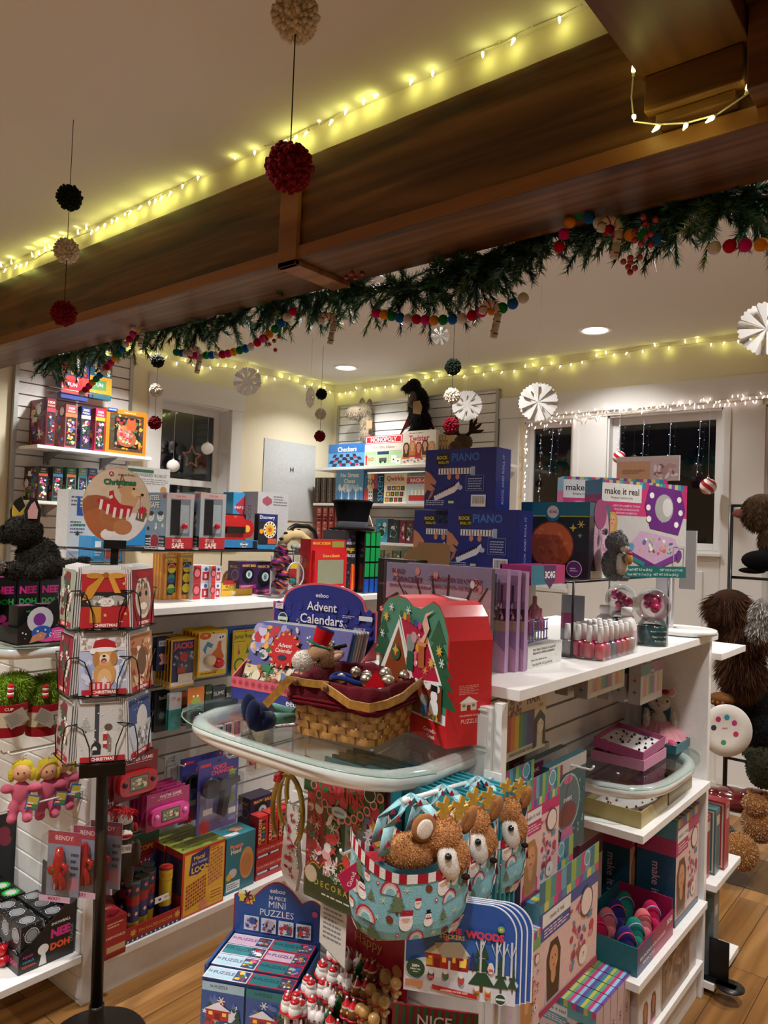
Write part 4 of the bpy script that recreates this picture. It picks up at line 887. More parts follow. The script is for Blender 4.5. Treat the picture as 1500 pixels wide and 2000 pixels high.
def eyeb(t,w,h):
 a=MB('gloss');a.ell((w*.5,-.02,h*.24),(w*.40,.03,w*.40),'#0b0b0d',18,12);a.build('ball',t);a=MB('gloss');a.tube([(w*.5+w*.46*math.cos(q*PI/10),-.003,h*.24+w*.46*math.sin(q*PI/10))for q in range(20)],.003,'#9aa09a',6,closed=True);a.build('ring',t)
pack('magnet_ball_pack','green and orange card with a black ball, second row right of the teal card','toy pack',364,396,1345,1424,('x',-2.50),'#6a9a98',lambda a:(a.rect(0,.6,1,1,'#d88030'),a.disc(.5,.66,.3,'#a8b850',ry=.18),a.disc(.35,.78,.06,'#fff'),a.disc(.6,.78,.06,'#fff')),eyeb,0)
pack('magnet_ball_pack','brown card with a black ball partly behind the green and orange card','toy pack',349,372,1350,1420,('x',-2.56),'#5a3a28',lambda a:a.rect(0,.6,1,1,'#c06830'),eyeb,0)
for k,(x0,x1,c,c2)in enumerate([(398,412,'#2a4a38','#c0c8c0'),(410,438,'#3a4a50','#d070a0'),(436,462,'#30463c','#c8d0c8')]):
 pack('slime_pack',['dark green narrow toy card at the left of the glass shelf tip','grey and pink toy card seen through the tip of the glass shelf','green toy card with white writing seen through the glass shelf'][k],'toy pack',x0,x1,1340+k*2,1432+k*4,('x',-2.52),c,lambda a,c2=c2:(a.t('SLIME',.5,.85,.08,'#e8e8e8',.8),a.disc(.5,.4,.35,c2)),None,1)
for k in range(3):
 carton('crayon_box','small box of coloured pencils on the small flat glass shelf','pencil box',(421+k*17,1457-k*6),436+k*17,1420-k*6,('x',-2.50),.03,'#e0d8d8',lambda f:f['front'].stripes(.1,.25,.9,.95,['#203040','#2a8a60','#c03a60','#3060a0'],6),group='small pencil boxes')
a=MB();a.box((-2.77,1.85,.93),(-2.47,2.45,.936),'#fff');tag(a.build('glass_shelf',mats=[GLASS()]),'small flat glass shelf on the side of the left unit, half way up','glass shelf')
def game(c,dark):
 def g(a):a.rect(0,.78,1,1,dark);a.t('WATER GAME',.55,.88,.08,'#f0e0e0',.7,bold=.015);a.lines(.25,.79,.85,.82,1,'#e8c8c8');a.rect(0,0,1,.78,dark);a.t('WILD',.14,.93,.035,'#e8d0d0',.2)
 def b(t,w,h):
  m=MB('gloss');n=16;pts=[]
  for k in range(n*2):
   an=2*PI*k/(n*2);s,co=math.sin(an),math.cos(an);pts.append((w*.5+w*.44*abs(co)**.4*(1 if co>0 else-1),h*.38+h*.25*abs(s)**.6*(1 if s>0 else-1)))
  m.prism(pts,(0,-.002,0),(1,0,0),(0,0,1),(0,-1,0),.018,c);f=Fr(m,(0,-.0202,0),(1,0,0),(0,0,1),(0,-1,0),w,h)
  f.rect(.28,.22,.72,.55,'#202020');f.rect(.3,.24,.7,.53,'#7a8a60');f.busy(.3,.25,.7,.52,['#e8e0c0','#c03030','#4a6a30','#d0a0a0'],22,.05,2);m.build('game_body',t)
  for xx in(.17,.83):q=MB('gloss');q.lathe([(0,0),(w*.055,0),(w*.055,.004),(0,.005)],'#1a1012' if c=='#c01820' else '#f08ac8',(w*xx,-.0205,h*.4),14,axis=(0,-1,0));q.build('button',t)
 return g,b
g,b=game('#c01820','#7a141c')
pack('water_game_pack','dark red hand-held water game pack, front of the upper hook','toy pack',222,304,1482,1572,('x',-2.47),'#7a141c',g,b,2,.03,'dark red water game packs')
g,b=game('#e0409a','#a83068')
pack('water_game_pack','pink hand-held water game pack, front of the lower hook','toy pack',284,366,1556,1628,('x',-2.44),'#a83068',g,b,4,.028,'pink water game packs')
def voice(a):a.rect(0,0,1,1,'#3a3a80');a.poly([(0,0),(1,0),(1,.35),(0,.6)],'#5a58a0');a.t('VOICE',.52,.86,.06,'#e04a58',.7,bold=.03);a.t('CHANGER',.6,.79,.06,'#e04a58',.75,bold=.03);a.rect(.05,.9,.3,.94,'#c83040');a.star(.2,.09,.16,'#c02030',12,.75);a.disc(.84,.73,.08,'#90b030');a.disc(.84,.73,.14,'#90b030',ry=.02,rot=.5);a.disc(.85,.36,.1,'#5a8a50');a.rect(.15,.24,.38,.32,'#e8e0d8');a.rect(.78,.16,.96,.24,'#e8e8e8');a.disc(.93,.95,.03,'#e05050')
def mega(t,w,h):
 m=MB('gloss');m.lathe([(0,-.001),(w*.17,0),(w*.20,.012),(w*.18,.022),(w*.05,.012),(0,.01)],'#3a3c58',(w*.26,-.012,h*.62),24,cols=['#3a3c58','#15151f','#2a2a40','#20202e','#20202e'],axis=(-.35,-1,0));m.build('horn',t,)
 m=MB('gloss');m.prism([(.34,.58),(.5,.72),(.92,.70),(.94,.62),(.72,.58),(.62,.22),(.56,.18),(.48,.22),(.56,.56)],(0,-.002,0),(w,0,0),(0,0,h),(0,-1,0),.03,'#1c1a28');m.build('handle_body',t,bevel=.004)
 m=MB();m.box((w*.04,-.05,h*.14),(w*.96,-.0012,h*.76),'#fff');m.build('blister',t,mats=[CLEAR()],bevel=.006)
pack('voice_changer_pack','purple voice changer toy pack with a dark megaphone, front of its hook','toy pack',382,460,1488,1634,('x',-2.45),'#3a3a80',voice,mega,0)
pack('voice_changer_pack','purple voice changer toy pack hanging behind and left of the front one','toy pack',348,430,1484,1612,('x',-2.53),'#3a3a80',voice,mega,0)
pack('voice_changer_pack','white back of a voice changer pack with black print, left of the purple ones','toy pack',320,352,1478,1535,('x',-2.58),'#b8b8b4',lambda a:(a.t('VOICE',.4,.9,.07,'#202020',.6),a.t('CHAN',.4,.8,.07,'#202020',.6),a.frame(.1,.1,.8,.65,.03,'#555')),None,0)
for k in range(6):
 A=atx(496,1500,-2.46-.035*k);t=thing('paddle_ball','pale wooden paddle ball bat with red writing, front of its row' if k==0 else 'pale wooden paddle ball bat in a clear bag behind the front one','toy pack',(A.x,A.y+.02,.88),R(90),None if k==0 else 'paddle bats behind the front one')
 m=MB('wicker');pts=[(.052*math.cos(2*PI*q/24)*1.0,-.055+.085*math.sin(2*PI*q/24))for q in range(-4,17)];pts=[(-.012,-.21)]+[(.012,-.21)]+pts;pts=[(.012,-.25),(.014,-.16)]+[(.05*math.cos(R(a_)),-.05+.075*math.sin(R(a_)))for a_ in range(-60,241,20)]+[(-.014,-.16),(-.012,-.25)]
 m.prism(pts,(0,0,0),(1,0,0),(0,0,1),(0,-1,0),.006,'#c8b898');f=Fr(m,(-.05,-.0061,-.13),(1,0,0),(0,0,1),(0,-1,0),.1,.16);f.t('Paddle',.5,.84,.1,'#a02830',.8,rot=.15);f.t('Ball',.5,.7,.1,'#a02830',.6,rot=.15);f.star(.2,.45,.2,'#b03038',6);f.disc(.8,.4,.1,'#b03038',ry=.2);m.build('bat',t)
 if k<3:m=MB('gloss');m.ell((-.045,-.014,-.21),.014,'#d06070');m.build('ball',t)
 if k<3:m=MB();m.box((-.062,-.03,-.26),(.062,.003,.05),'#fff');m.build('clear_bag',t,mats=[CLEAR()])
for k in range(3):hook(LG,(-2.79,[2.0,2.18,2.42][k],1.20),(1,0,0),.26)
for p_,L_ in(((-2.79,1.62,.83),.30),((-2.79,1.83,.72),.32),((-2.79,2.16,.79),.3),((-2.79,1.6,.60),.33),((-2.79,2.0,.98),.26)):hook(LG,p_,(1,0,0),L_)
DZ=.1395
A,w,h,rz=where((245,1851),353,1700,('x',-2.425));A.z=DZ
t=thing('kaleidoscope_display','red cardboard counter display for tin kaleidoscopes on the lowest shelf','toy display',A,rz)
w=atx(353,1800,-2.425).y-A.y;dd=.17
m=MB();m.box((0,0,0),(w,.004,.055),'#a01c24');m.box((0,0,0),(w,dd,.004),'#7a161c');m.box((w-.004,0,0),(w,dd,.09),'#8a1820');m.box((0,dd-.004,0),(w,dd,.31),'#8a1820')
m.prism([(0,0),(dd,0),(dd,.2),(0,.055)],(.0,0,0),(0,1,0),(0,0,1),(-1,0,0),.003,'#9a1c22',bottom=True)
f=Fr(m,(0,0,0),(1,0,0),(0,0,1),(0,-1,0),w,.055);f.rect(0,0,1,.22,'#1e2a58');[f.disc(.04+.08*k,.11,.07,'#d8d0e0',n=7)for k in range(12)];f.t('TIN KALEIDOSCOPE',.52,.58,.28,'#d8a040',.62);f.star(.12,.6,.3,'#d8a040',8,.5);f.star(.92,.6,.3,'#d8a040',8,.5)
f=Fr(m,(0,dd-.004,.1),(1,0,0),(0,0,1),(0,-1,0),w,.21);f.rect(0,.82,1,1,'#1a5a3a');f.t('KALEIDOSCOPE',.5,.72,.1,'#d8a040',.8);f.poly([(.6,.1),(.95,.1),(.95,.65)],'#1e3a78');f.star(.75,.35,.18,'#d8d0d0',10,.5);m.build('tray',t)
for k,(u,v_,zz)in enumerate([(.10,.035,0),(.24,.05,0),(.38,.075,0),(.14,.105,.0),(.30,.12,.0),(.46,.125,.0),(.56,.05,.02)]):
 fl=(k==6)
 q=thing('kaleidoscope',('kaleidoscope with its red and yellow patterned end up, right in the display' if fl else 'tin kaleidoscope with a clear lens cap and blue star pattern, standing in the red display'),'kaleidoscope',A+Matrix.Rotation(rz,3,'Z')@Vector((u*.33+.012,v_,.0045)),0,None if fl else 'kaleidoscopes with green rimmed clear caps')
 m=MB('gloss');r=.0225;q.scale=(1.12,1.12,1.18)
 m.lathe([(r*.8,0),(r,.05),(r,.10),(r,.13),(r*1.06,.135),(r*1.06,.165),(r*1.06,.17),(r*.95,.17)],'#22366e',seg=20,cols=['#c8b030','#22366e','#a02830','#2a5a48','#22366e','#2a6a50','#2a6a50']if not fl else['#22366e','#c8b030','#c8b030','#c8b030','#c8b030','#a02028','#c02830']);m.build('tube',q)
 for an in range(0,360,60):
  a_=R(an);m=None
 m=MB('gloss')
 for an in range(0,360,60):
  a_=R(an);c_=Vector((math.cos(a_),math.sin(a_),0));s_=Vector((-math.sin(a_),math.cos(a_),0))
  for zz2,cc in((.15,'#e07858'),(.075,'#e8c8c0')):
   rr_=r*(1.07 if zz2>.1 else 1.01);pts=[c_*rr_+s_*(.008*math.cos(j*PI/5)*(1 if j%2 else.5))+Vector((0,0,zz2+.008*math.sin(j*PI/5)*(1 if j%2 else.5)))for j in range(10)];m.add(pts,[tuple(range(10))],cc)
 m.build('star_print',q)
 m=MB();m.lathe([(0,.1685),(r*.95,.1685)]if not fl else[(0,.171),(r,.171)],'#fff');m.build('lens' if not fl else 'end_cap',q,mats=[mat('gloss','#54464e' if not fl else '#b03a30')])
m=MB('paper');m.box((-.03,0,-.012),(.03,.001,.012),'#e0ddd0');f=Fr(m,(-.03,0,-.012),(1,0,0),(0,0,1),(0,-1,0),.06,.024);f.barcode(.65,.15,.97,.85);f.disc(.35,.5,.3,'#2a3a70',ry=.2);P=atx(316,1755,-2.435)
m.build('price_tag',t,Matrix.Rotation(-rz,3,'Z')@(P-A),0)
def harm(f):a=f['front'];a.rect(.02,.1,.98,.9,'#a82028');a.lines(.1,.75,.9,.9,2,'#e8c0a0');a.t('HARMONICA',.5,.52,.2,'#e8d8c0',.9,bold=.02);a.rect(.1,.15,.95,.3,'#c8b080');f['top'].rect(.05,.1,.95,.9,'#8a2028');f['top'].t('LEARN',.5,.5,.3,'#c8a080',.6)
carton('harmonica_box','red harmonica box at the near end of the lowest shelf, behind the rack pole','toy box',(203,1878),244,1800,('z',DZ),.16,'#8a141e',harm,snap='y')
def loom(f):
 a=f['front'];a.rect(0,.0,1,1,'#c03828');a.rect(.05,.03,.98,.95,'#d8a838');a.poly([(.15,.62),(.2,.92),(.62,.98),(.62,.68),(.35,.6)],'#252a68');a.t('Metal',.38,.86,.07,'#e8c040',.35,rot=.05);a.t('pot holder',.4,.78,.05,'#c8c0e0',.38);a.t('LOOM',.42,.68,.1,'#e8c040',.42,bold=.03)
 for i in range(9):
  for j in range(7):x,y=.1+.052*i+.0*j,.1+.055*j+.01*i;a.poly([(x,y),(x+.04,y+.008),(x+.04,y+.045),(x,y+.037)],['#b05038','#7a3a20'][(i+j)%2]);a.l-=.00007
 for i in range(7):
  for j in range(9):x,y=.6+.05*i,.35+.055*j+.01*i;a.poly([(x,y),(x+.038,y+.008),(x+.038,y+.045),(x,y+.037)],['#c04a48','#a08060'][(i+j)%2]);a.l-=.00007
 a.up(3);a.lines(.6,.88,.95,.95,2,'#a03020');a.rect(.66,.1,.95,.28,'#e0b850');a.lines(.68,.12,.93,.26,3,'#a03020');a.star(.5,.1,.13,'#d08070',8)
 s=f['left'];s.rect(0,0,1,1,'#252a68');s.rect(0,.9,1,1,'#c03828');tp=f['top'];tp.rect(.04,.1,.96,.9,'#96a440');tp.t('Metal pot holder loom',.5,.5,.42,'#303c1a',.86)
o=carton('loom_kit_box','pot holder loom kit box with a woven red picture, front of a row of four','toy box',(352,1797),434,1668,('z',DZ),.055,'#8a9a3a',loom,snap='y')
for k in range(3):dup(o,o.location-Vector((.058*(k+1),.006*k,0)),label='pot holder loom kit box showing only its green top, behind the front one',group='loom boxes behind the front one')
def pot(f):
 a=f['front'];a.rect(0,0,1,1,'#1f6f80');a.t('Potato',.36,.82,.08,'#e87858',.5,bold=.03);a.t('Head',.34,.73,.08,'#e8c8b0',.45,bold=.03);a.disc(.72,.45,.24,'#c8905a',ry=.42);a.disc(.7,.42,.2,'#b87a48',ry=.3);a.disc(.25,.35,.14,'#c8b8c0',ry=.12);a.rect(.05,.05,.5,.2,'#d8e0e4');a.lines(.08,.07,.46,.18,3,'#4a5a60');a.disc(.12,.3,.09,'#d8a830')
 s=f['left'];s.rect(0,0,1,1,'#17505c');tp=f['top'];tp.rect(0,0,1,1,'#2a8090');tp.disc(.62,.55,.3,'#d89878',ry=.2);tp.rect(.05,.1,.5,.35,'#e0e4e8')
carton('toy_figure_box','teal toy box with a brown potato shape, between the loom kits and red boxes','toy box',(438,1751),494,1640,('z',DZ),.11,'#1f6f80',pot,snap='y')
def rbox(f):a=f['front'];a.rect(0,0,1,1,'#b01e2a');a.rect(.0,.3,.85,.5,'#2a2040');a.t('FLOATING BALL GAME',.5,.75,.2,'#e8b0a0',.9);a.rect(.05,.34,.4,.46,'#d8d8e0');a.rect(.5,.34,.8,.46,'#d8c8d8')
for k in range(2):
 o=carton('floating_ball_box',['red floating ball game box, lower of the two at the far end of the deck',''][k]or 'x','toy box',(499,1722),552,1690,('z',DZ),.16,'#b01e2a' if not k else '#c03a50',rbox,snap='y')if k==0 else dup(o,o.location+Vector((0,0,o['dims'][2]+.001)),label='red floating ball game box, upper of the two at the far end of the deck')
zz=DZ+o['dims'][2]*2+.003
for k in range(4):
 y0=o.location.y+.005+k*.062;m=MB();m.box((0,0,0),(.055,.06,.13-.012*0),'#b8141c');f=frames(m,.055,.06,.13);a=f['front'];a.rect(.35,.1,.75,.85,'#181418')
 for j,c in enumerate(['#d8a020','#2a5ab0','#3a8a50','#d8a020','#c03030']):a.disc(.55,.2+.13*j,.17,c,ry=.12)
 a.t('CRAYON',.17,.5,.2,'#e8c8a0',.8,rot=PI/2);f['top'].star(.5,.5,.3,'#d83038',8)
 if k==0:mm_=0
 tag(m.build('crayon_box',None,(o.location.x+.0-.01*0,y0,zz),R(90)),'red upright box with coloured balls in its window, on the floating ball boxes','toy box','red upright window boxes')
P=Vector((-2.62,atx(478,1615,-2.62).y,zz+.14));
carton('magic_ball_box','dark purple fortune ball box hanging above the red boxes, under the paddle bats','toy box',(487,1622),530,1562,('x',-2.60),.085,'#2c1640',mball)
def fuzz(mb,ells,n,L,cols,w=.0022,seed=1,droop=.3,wild=.5):
 """short fibres standing on a set of ellipsoids (c, r)"""
 rr=random.Random(seed);tot=sum(e[1][0]*e[1][1]+e[1][1]*e[1][2]for e in ells)
 for c,r in ells:
  c=Vector(c);k=int(n*(r[0]*r[1]+r[1]*r[2])/tot)
  for _ in range(k):
   z=rr.uniform(-1,1);a=rr.uniform(0,2*PI);s=math.sqrt(1-z*z);u=Vector((s*math.cos(a),s*math.sin(a),z))
   p=c+Vector((u.x*r[0],u.y*r[1],u.z*r[2]))
   if any(sum(((p[i]-q[0][i])/(q[1][i]*.95))**2 for i in range(3))<1 for q in ells if q[0]!=tuple(c)and q[0]is not c):continue
   nrm=Vector((u.x/r[0],u.y/r[1],u.z/r[2])).normalized()
   d=(nrm+Vector((rr.uniform(-wild,wild),rr.uniform(-wild,wild),rr.uniform(-wild,wild)-droop))).normalized()
   t_=d.cross(Vector((rr.uniform(-1,1),rr.uniform(-1,1),rr.uniform(-1,1)))).normalized()*w;l=L*rr.uniform(.6,1.2)
   q0=p-nrm*L*.15;mb.add([q0-t_,q0+t_,q0+d*l],[(0,1,2)],jit(rr.choice(cols),.2))
def E(x,y,z,a,b=None,c=None):return((x,y,z),(a,b or a,c or b or a))
def plush(parent,name,ells,col,kind='fur',vox=.006,fur=None,seed=1):
 m=MB(kind)
 for c,r in ells:m.ell(c,r,col,16,10)
 o=m.build(name,parent,mats=[mat(kind,col)]);b=o.modifiers.new('fuse','REMESH');b.mode='VOXEL';b.voxel_size=vox;b.use_smooth_shade=True
 s=o.modifiers.new('soft','SMOOTH');s.iterations=4
 if fur:
  m=MB('fur');fuzz(m,ells,fur[0],fur[1],fur[2],seed=seed,droop=1.6 if fur[1]>.02 else.35,wild=.5,w=fur[3]if len(fur)>3 else.0018);m.build('pile',o)
 return o
def eye(parent,p,r=.006,col='#060608'):m=MB('gloss');m.ell(p,r,col,10,8);return m.build('eye',parent)
for k,(px,py)in enumerate([(244,1655),(214,1650)]):
 P=atx(px,py-38,-2.42-.07*k);t=thing('sock_monkey',['brown knitted sock monkey with a red mouth and price tag, hanging at the hook front','brown knitted sock monkey hanging behind the first, half hidden by the pole'][k],'plush toy',P,R(60))
 plush(t,'body',[E(0,0,0,.034,.032,.042),E(0,.0,-.09,.04,.03,.06),E(-.02,0,-.15,.018,.02,.06),E(.02,0,-.16,.018,.02,.06),E(-.045,-.01,-.08,.014,.016,.05),E(.045,-.015,-.085,.014,.016,.05)],'#4a4038','wool',.006)
 m=MB('wool');m.ell((0,-.004,.032),(.026,.026,.022),'#d8d0c4');m.build('cap',t)
 m=MB('wool');m.ell((0,-.032,-.012),(.026,.02,.017),'#d8d0c4');m.build('muzzle',t);m=MB('wool');m.ell((0,-.043,-.012),(.024,.012,.008),'#a8141e');m.build('mouth',t)
 m=MB('wool');[m.ell((s*.036,0,0),(.008,.014,.016),'#a8141e')for s in(-1,1)];m.build('ears',t)
 m=MB('wool');rr=random.Random(k)
 for q in range(40):an=rr.uniform(0,2*PI);m.tube([(0,0,.05),(.02*math.cos(an),.02*math.sin(an),.066),(.045*math.cos(an),.045*math.sin(an),.05+rr.uniform(-.02,.02))],.0016,'#b81420',4)
 m.build('pompom',t);eye(t,(-.012,-.033,.008),.004);eye(t,(.012,-.033,.008),.004)
 if k==0:m=MB('paper');m.box((-.022,-.075,-.06),(.022,-.074,-.032),'#e8e6e0');f=Fr(m,(-.022,-.075,-.06),(1,0,0),(0,0,1),(0,-1,0),.044,.028);f.barcode(.5,.1,.95,.9);f.lines(.05,.2,.45,.8,3);m.build('price_tag',t)
# ========================= greeting card spinner
RB=atz(187,2030,0);to=math.atan2(-RB.x,RB.y)
RZROT=math.atan2(-RB.y,-RB.x)+PI/2
t=thing('card_rack','black floor-standing greeting card spinner with three tiers under an oval dog sign','card rack',RB,RZROT)
M0=Matrix.Translation(RB)@Matrix.Rotation(R(1.2),4,Vector((-FW.x,-FW.y,0)))@Matrix.Rotation(RZROT,4,'Z');t.matrix_world=M0
a=MB('blackmetal');a.lathe([(0,0),(.155,0),(.157,.004),(.15,.012),(.05,.02),(.03,.04),(.024,.10),(.024,.11),(.0,.11)],'#131315',seg=40);a.build('base',t)
a=MB('blackmetal');a.tube([(0,0,.1),(0,0,1.50)],.019,'#0f0f11',16);a.build('pole',t)
TIER=[1.345,1.137,.929]
SP=depth_of(RB)
a=MB('blackmetal')
for z in(.90,1.53):a.lathe([(0,0),(.07,0),(.07,.012),(0,.012)],'#111113',(0,0,z),24)
for q in range(8):an=2*PI*q/8;a.tube([(.062*math.cos(an),.062*math.sin(an),.9),(.062*math.cos(an),.062*math.sin(an),1.54)],.003,'#111113',6)
a.box((-.07,-.05,.86),(.07,.05,.90),'#0e0e10');a.build('spinner_frame',t)
CW,CH=.150,.19
def card_cat(f):
 f.rect(0,0,1,1,'#a81c22');f.rect(0,.93,1,1,'#d8d0c8');f.rect(0,.62,1,.93,'#b01c20');f.rect(0,.36,1,.62,'#201412');f.disc(.32,.47,.2,'#9a948c',ry=.11);f.disc(.68,.47,.2,'#a8a29a',ry=.11);f.disc(.5,.44,.16,'#e0dcd4',ry=.1)
 for x in(.36,.62):f.disc(x,.53,.035,'#c8d8d8',ry=.022);f.disc(x,.53,.014,'#111',n=8)
 f.disc(.5,.47,.03,'#c08078',ry=.016);f.busy(.1,.38,.9,.5,['#5a544e','#c8c4bc','#f0ece4'],26,.05,2,'e')
 f.rect(0,0,1,.37,'#b01c20');f.rect(.18,.02,.4,.37,'#c88a28');f.poly([(.4,.9),(.5,.94),(.2,.5),(.02,.48),(.12,.7)],'#c88a28');f.poly([(.5,.93),(.62,.9),(.78,.6),(.66,.6)],'#d89a38');f.disc(.25,.9,.16,'#c08428',ry=.06);f.disc(.68,.9,.18,'#d09432',ry=.06);f.disc(.48,.91,.06,'#9a6418')
 for x,y in((.48,.22),(.88,.24),(.84,.76),(.8,.1)):f.star(x,y,.045,'#e0b860')
def card_pup(f):
 f.rect(0,0,1,1,'#b8c0d8');f.busy(0,.1,1,.7,['#e4e8f2','#a0aacc','#d0d6e8','#8a96c0'],50,.16,3,'e');f.rect(0,.75,1,1,'#d8d4d4');f.busy(0,.75,1,1,['#b8a8a0','#f4f0f0','#a89080','#e8e0e0'],40,.06,5)
 f.disc(.5,.35,.22,'#d09858',ry=.28);f.disc(.5,.28,.14,'#e0b478',ry=.2);f.disc(.5,.66,.2,'#d8a464',ry=.2);f.disc(.33,.62,.07,'#b87c40',ry=.15);f.disc(.67,.62,.07,'#b87c40',ry=.15);f.disc(.49,.62,.1,'#f0dcb8',ry=.1);f.disc(.48,.66,.035,'#1a1412',ry=.025);f.disc(.48,.58,.055,'#5a2420',ry=.05);f.disc(.48,.565,.035,'#d87878',ry=.04)
 f.poly([(.24,.78),(.3,.92),(.5,.96),(.68,.9),(.72,.78)],'#b01420');f.disc(.48,.77,.26,'#f0ece8',ry=.05);f.disc(.26,.75,.06,'#f4f0ec');f.rect(.2,.1,.62,.22,'#c8303c');f.stripes(.22,.1,.6,.2,['#c8303c','#e8c0c4'],8);f.star(.5,.24,.1,'#e8d8d8',7)
def card_snow(f):
 f.rect(0,0,1,1,'#c4c2be');f.rect(0,0,1,.5,'#cfcdc9');f.rect(.33,.3,.42,.97,'#3a3c42');f.disc(.37,.24,.1,'#2a2a2e',ry=.12);f.disc(.34,.2,.05,'#e0e0e0',ry=.08);f.rect(.3,.12,.46,.2,'#26262a')
 f.tree(.16,.5,.28,.3,'#a8aaa4');f.busy(.78,.62,1,.95,['#9a9690','#b0aca6','#88847c'],26,.09,4,'e');f.disc(.58,.34,.07,'#7a6258',ry=.16);f.disc(.6,.58,.08,'#5e4a42',ry=.07);f.rect(.6,.16,.66,.4,'#8a7a72');f.stripes(.5,.24,.58,.52,['#b01c28','#e0dcd8','#a81c28'],5,False);f.busy(.05,.05,.95,.95,['#e8e8e8'],30,.012,3,'d')
def banner(f):f.rect(.06,.005,.94,.095,'#b01824');f.t('CHRISTMAS',.5,.05,.052,'#f4ece8',.78,bold=.03)
def card_kit(f):f.rect(0,0,1,1,'#8a1c22');f.disc(.5,.5,.36,'#d8ccc0',ry=.46);f.disc(.5,.5,.29,'#b8987c',ry=.38);f.disc(.36,.56,.06,'#20201c');f.disc(.64,.56,.06,'#20201c');f.disc(.5,.42,.05,'#c88878');f.disc(.5,.34,.16,'#e8e0d4',ry=.08);f.busy(.25,.6,.75,.85,['#8a6a50','#e0d4c4','#6a4a34'],14,.07,2,'e');f.disc(.5,.9,.3,'#a81420',ry=.08)
def card_tan(f):f.rect(0,0,1,1,'#b07a50');f.busy(0,0,1,.95,['#c8986c','#8a5030','#d8b890','#a02828','#e8d8c8'],50,.12,8,'e');f.disc(.5,.5,.2,'#6a4a34',ry=.3)
def card_blue(f):f.rect(0,0,1,1,'#3a4a78');f.rect(0,0,1,.55,'#c0c4cc');f.disc(.6,.6,.24,'#c8c4c0',ry=.3);f.busy(.3,.1,.9,.5,['#8a8680','#5a565a','#e0e0e0'],30,.07,9);f.busy(0,.2,1,1,['#e8ecf4'],40,.012,4,'d')
def card_x(c):
 def g(f):f.rect(0,0,1,1,c);f.busy(.02,.1,.98,.98,['#d8c0a8','#7a2a30','#e8e0d8','#405040'],30,.12,6)
 return g
arts=[[(card_cat,'greeting card of a grey cat peeking from a red gift, top front pocket'),(card_pup,'greeting card of a golden puppy in a red hat on snow, middle front pocket'),(card_snow,'greeting card of a snowy lamp post and dog, bottom front pocket')],
  [(card_kit,'greeting card of a kitten face in a red hood, top right pocket'),(card_tan,'brown greeting card of dogs, middle right pocket'),(card_blue,'blue and white snowy greeting card, bottom right pocket')],
  [(card_x('#9aa08a'),'pale greeting card seen nearly edge on, top left pocket'),(card_x('#8a2030'),'dark red greeting card seen nearly edge on, middle left pocket'),(card_x('#b8b0a8'),'grey greeting card seen nearly edge on, bottom left pocket')]]
for s_,(ang,rad)in enumerate([(0,.105),(62,.115),(-72,.115)]):
 for k,z in enumerate(TIER):
  loc=Matrix.Rotation(R(ang),4,'Z')
  a=MB('blackmetal');a.T=loc;w=CW/2+.004;y0=-rad-.020
  for sx in(-1,1):
   a.tube([(sx*w,y0+.045,z-.004),(sx*w,y0-.001,z-.004),(sx*w*.45,y0-.003,z-.002),(sx*w*.5,y0-.004,z+.05),(sx*w*.75,y0-.003,z+.105),(sx*w*1.02,y0,z+.118),(sx*(w+.002),y0+.045,z+.118)],.0021,'#0d0d0f',6)
  a.tube([(-w,y0,z-.005),(w,y0,z-.005)],.0021,'#0d0d0f',6);a.tube([(-w,y0+.05,z-.005),(w,y0+.05,z-.005)],.0021,'#0d0d0f',6);a.build('card_pocket',t)
  n=5 if s_==0 else 7
  for q in range(n):
   m=MB('paper');hh=CH-(.006 if q else 0)
   m.box((-CW/2,0,0),(CW/2,.0035 if q else.002,CH if q else CH*.96),'#d8d6d4' if q else '#ddd')
   if q==0:
    f=Fr(m,(-CW/2,0,0),(1,0,0),(0,0,1),(0,-1,0),CW,CH*.96);arts[s_][k][0](f);banner(f)
    lab,g=arts[s_][k][1],None
   else:lab,g=['white envelope behind the front card in a front pocket of the rack','white envelope behind the front card in a right pocket of the rack','white envelope behind the front card in a left pocket of the rack'][s_],['envelopes in the front pockets','envelopes in the right pockets','envelopes in the left pockets'][s_]
   o=m.build('greeting_card' if q==0 else 'envelope');tag(o,lab,'greeting card' if q==0 else 'envelope',g)
   o.matrix_world=M0@loc@Matrix.Translation((0 if s_==0 or not q else.0,y0+.004+.0068*q,z+.001+.0015*q))@Matrix.Rotation(R(-3),4,'X')
S=RB.copy();zc=RB.z+EYE+(1000-987)/F*SP+SP*math.tan(PIT)*1.0
hv=lambda py:EYE-(py-1026)/F*SP
t2=thing('round_card_sign','oval sign of a tan dog in a striped scarf on top of the card spinner','sign',RB+Vector((0,0,0)),RZROT)
zc=(atz(228,987,0)-CAM);zc=CAM+ray(228,987)*(SP);off=Matrix.Rotation(-RZROT,3,'Z')@(zc-RB);cxs,czs=off.x,off.z;rx,rz_=.106,.126
a=MB('print');a.prism([(rx*math.cos(q*PI/30),rz_*math.sin(q*PI/30))for q in range(60)],(cxs,0,czs),(1,0,0),(0,0,1),(0,-1,0),.004,'#c09a78')
f=Fr(a,(cxs-rx,-.004,czs-rz_),(1,0,0),(0,0,1),(0,-1,0),2*rx,2*rz_)
def clipd(cx,cy,r,col,ry=None,rot=0,n=20):
 ry=ry or r;pts=[]
 for k in range(n):
  an=2*PI*k/n;x,y=math.cos(an)*r,math.sin(an)*ry;x,y=x*math.cos(rot)-y*math.sin(rot),x*math.sin(rot)+y*math.cos(rot)
  x,y=cx+x-.5,cy+y-.5;L=math.hypot(x,y)*2
  if L>.985:x,y=x/L*.985,y/L*.985
  pts.append((x+.5,y+.5))
 f.poly(pts,col)
f.disc(.5,.5,.495,'#c8b49c',ry=.58,n=50)
f.l+=0
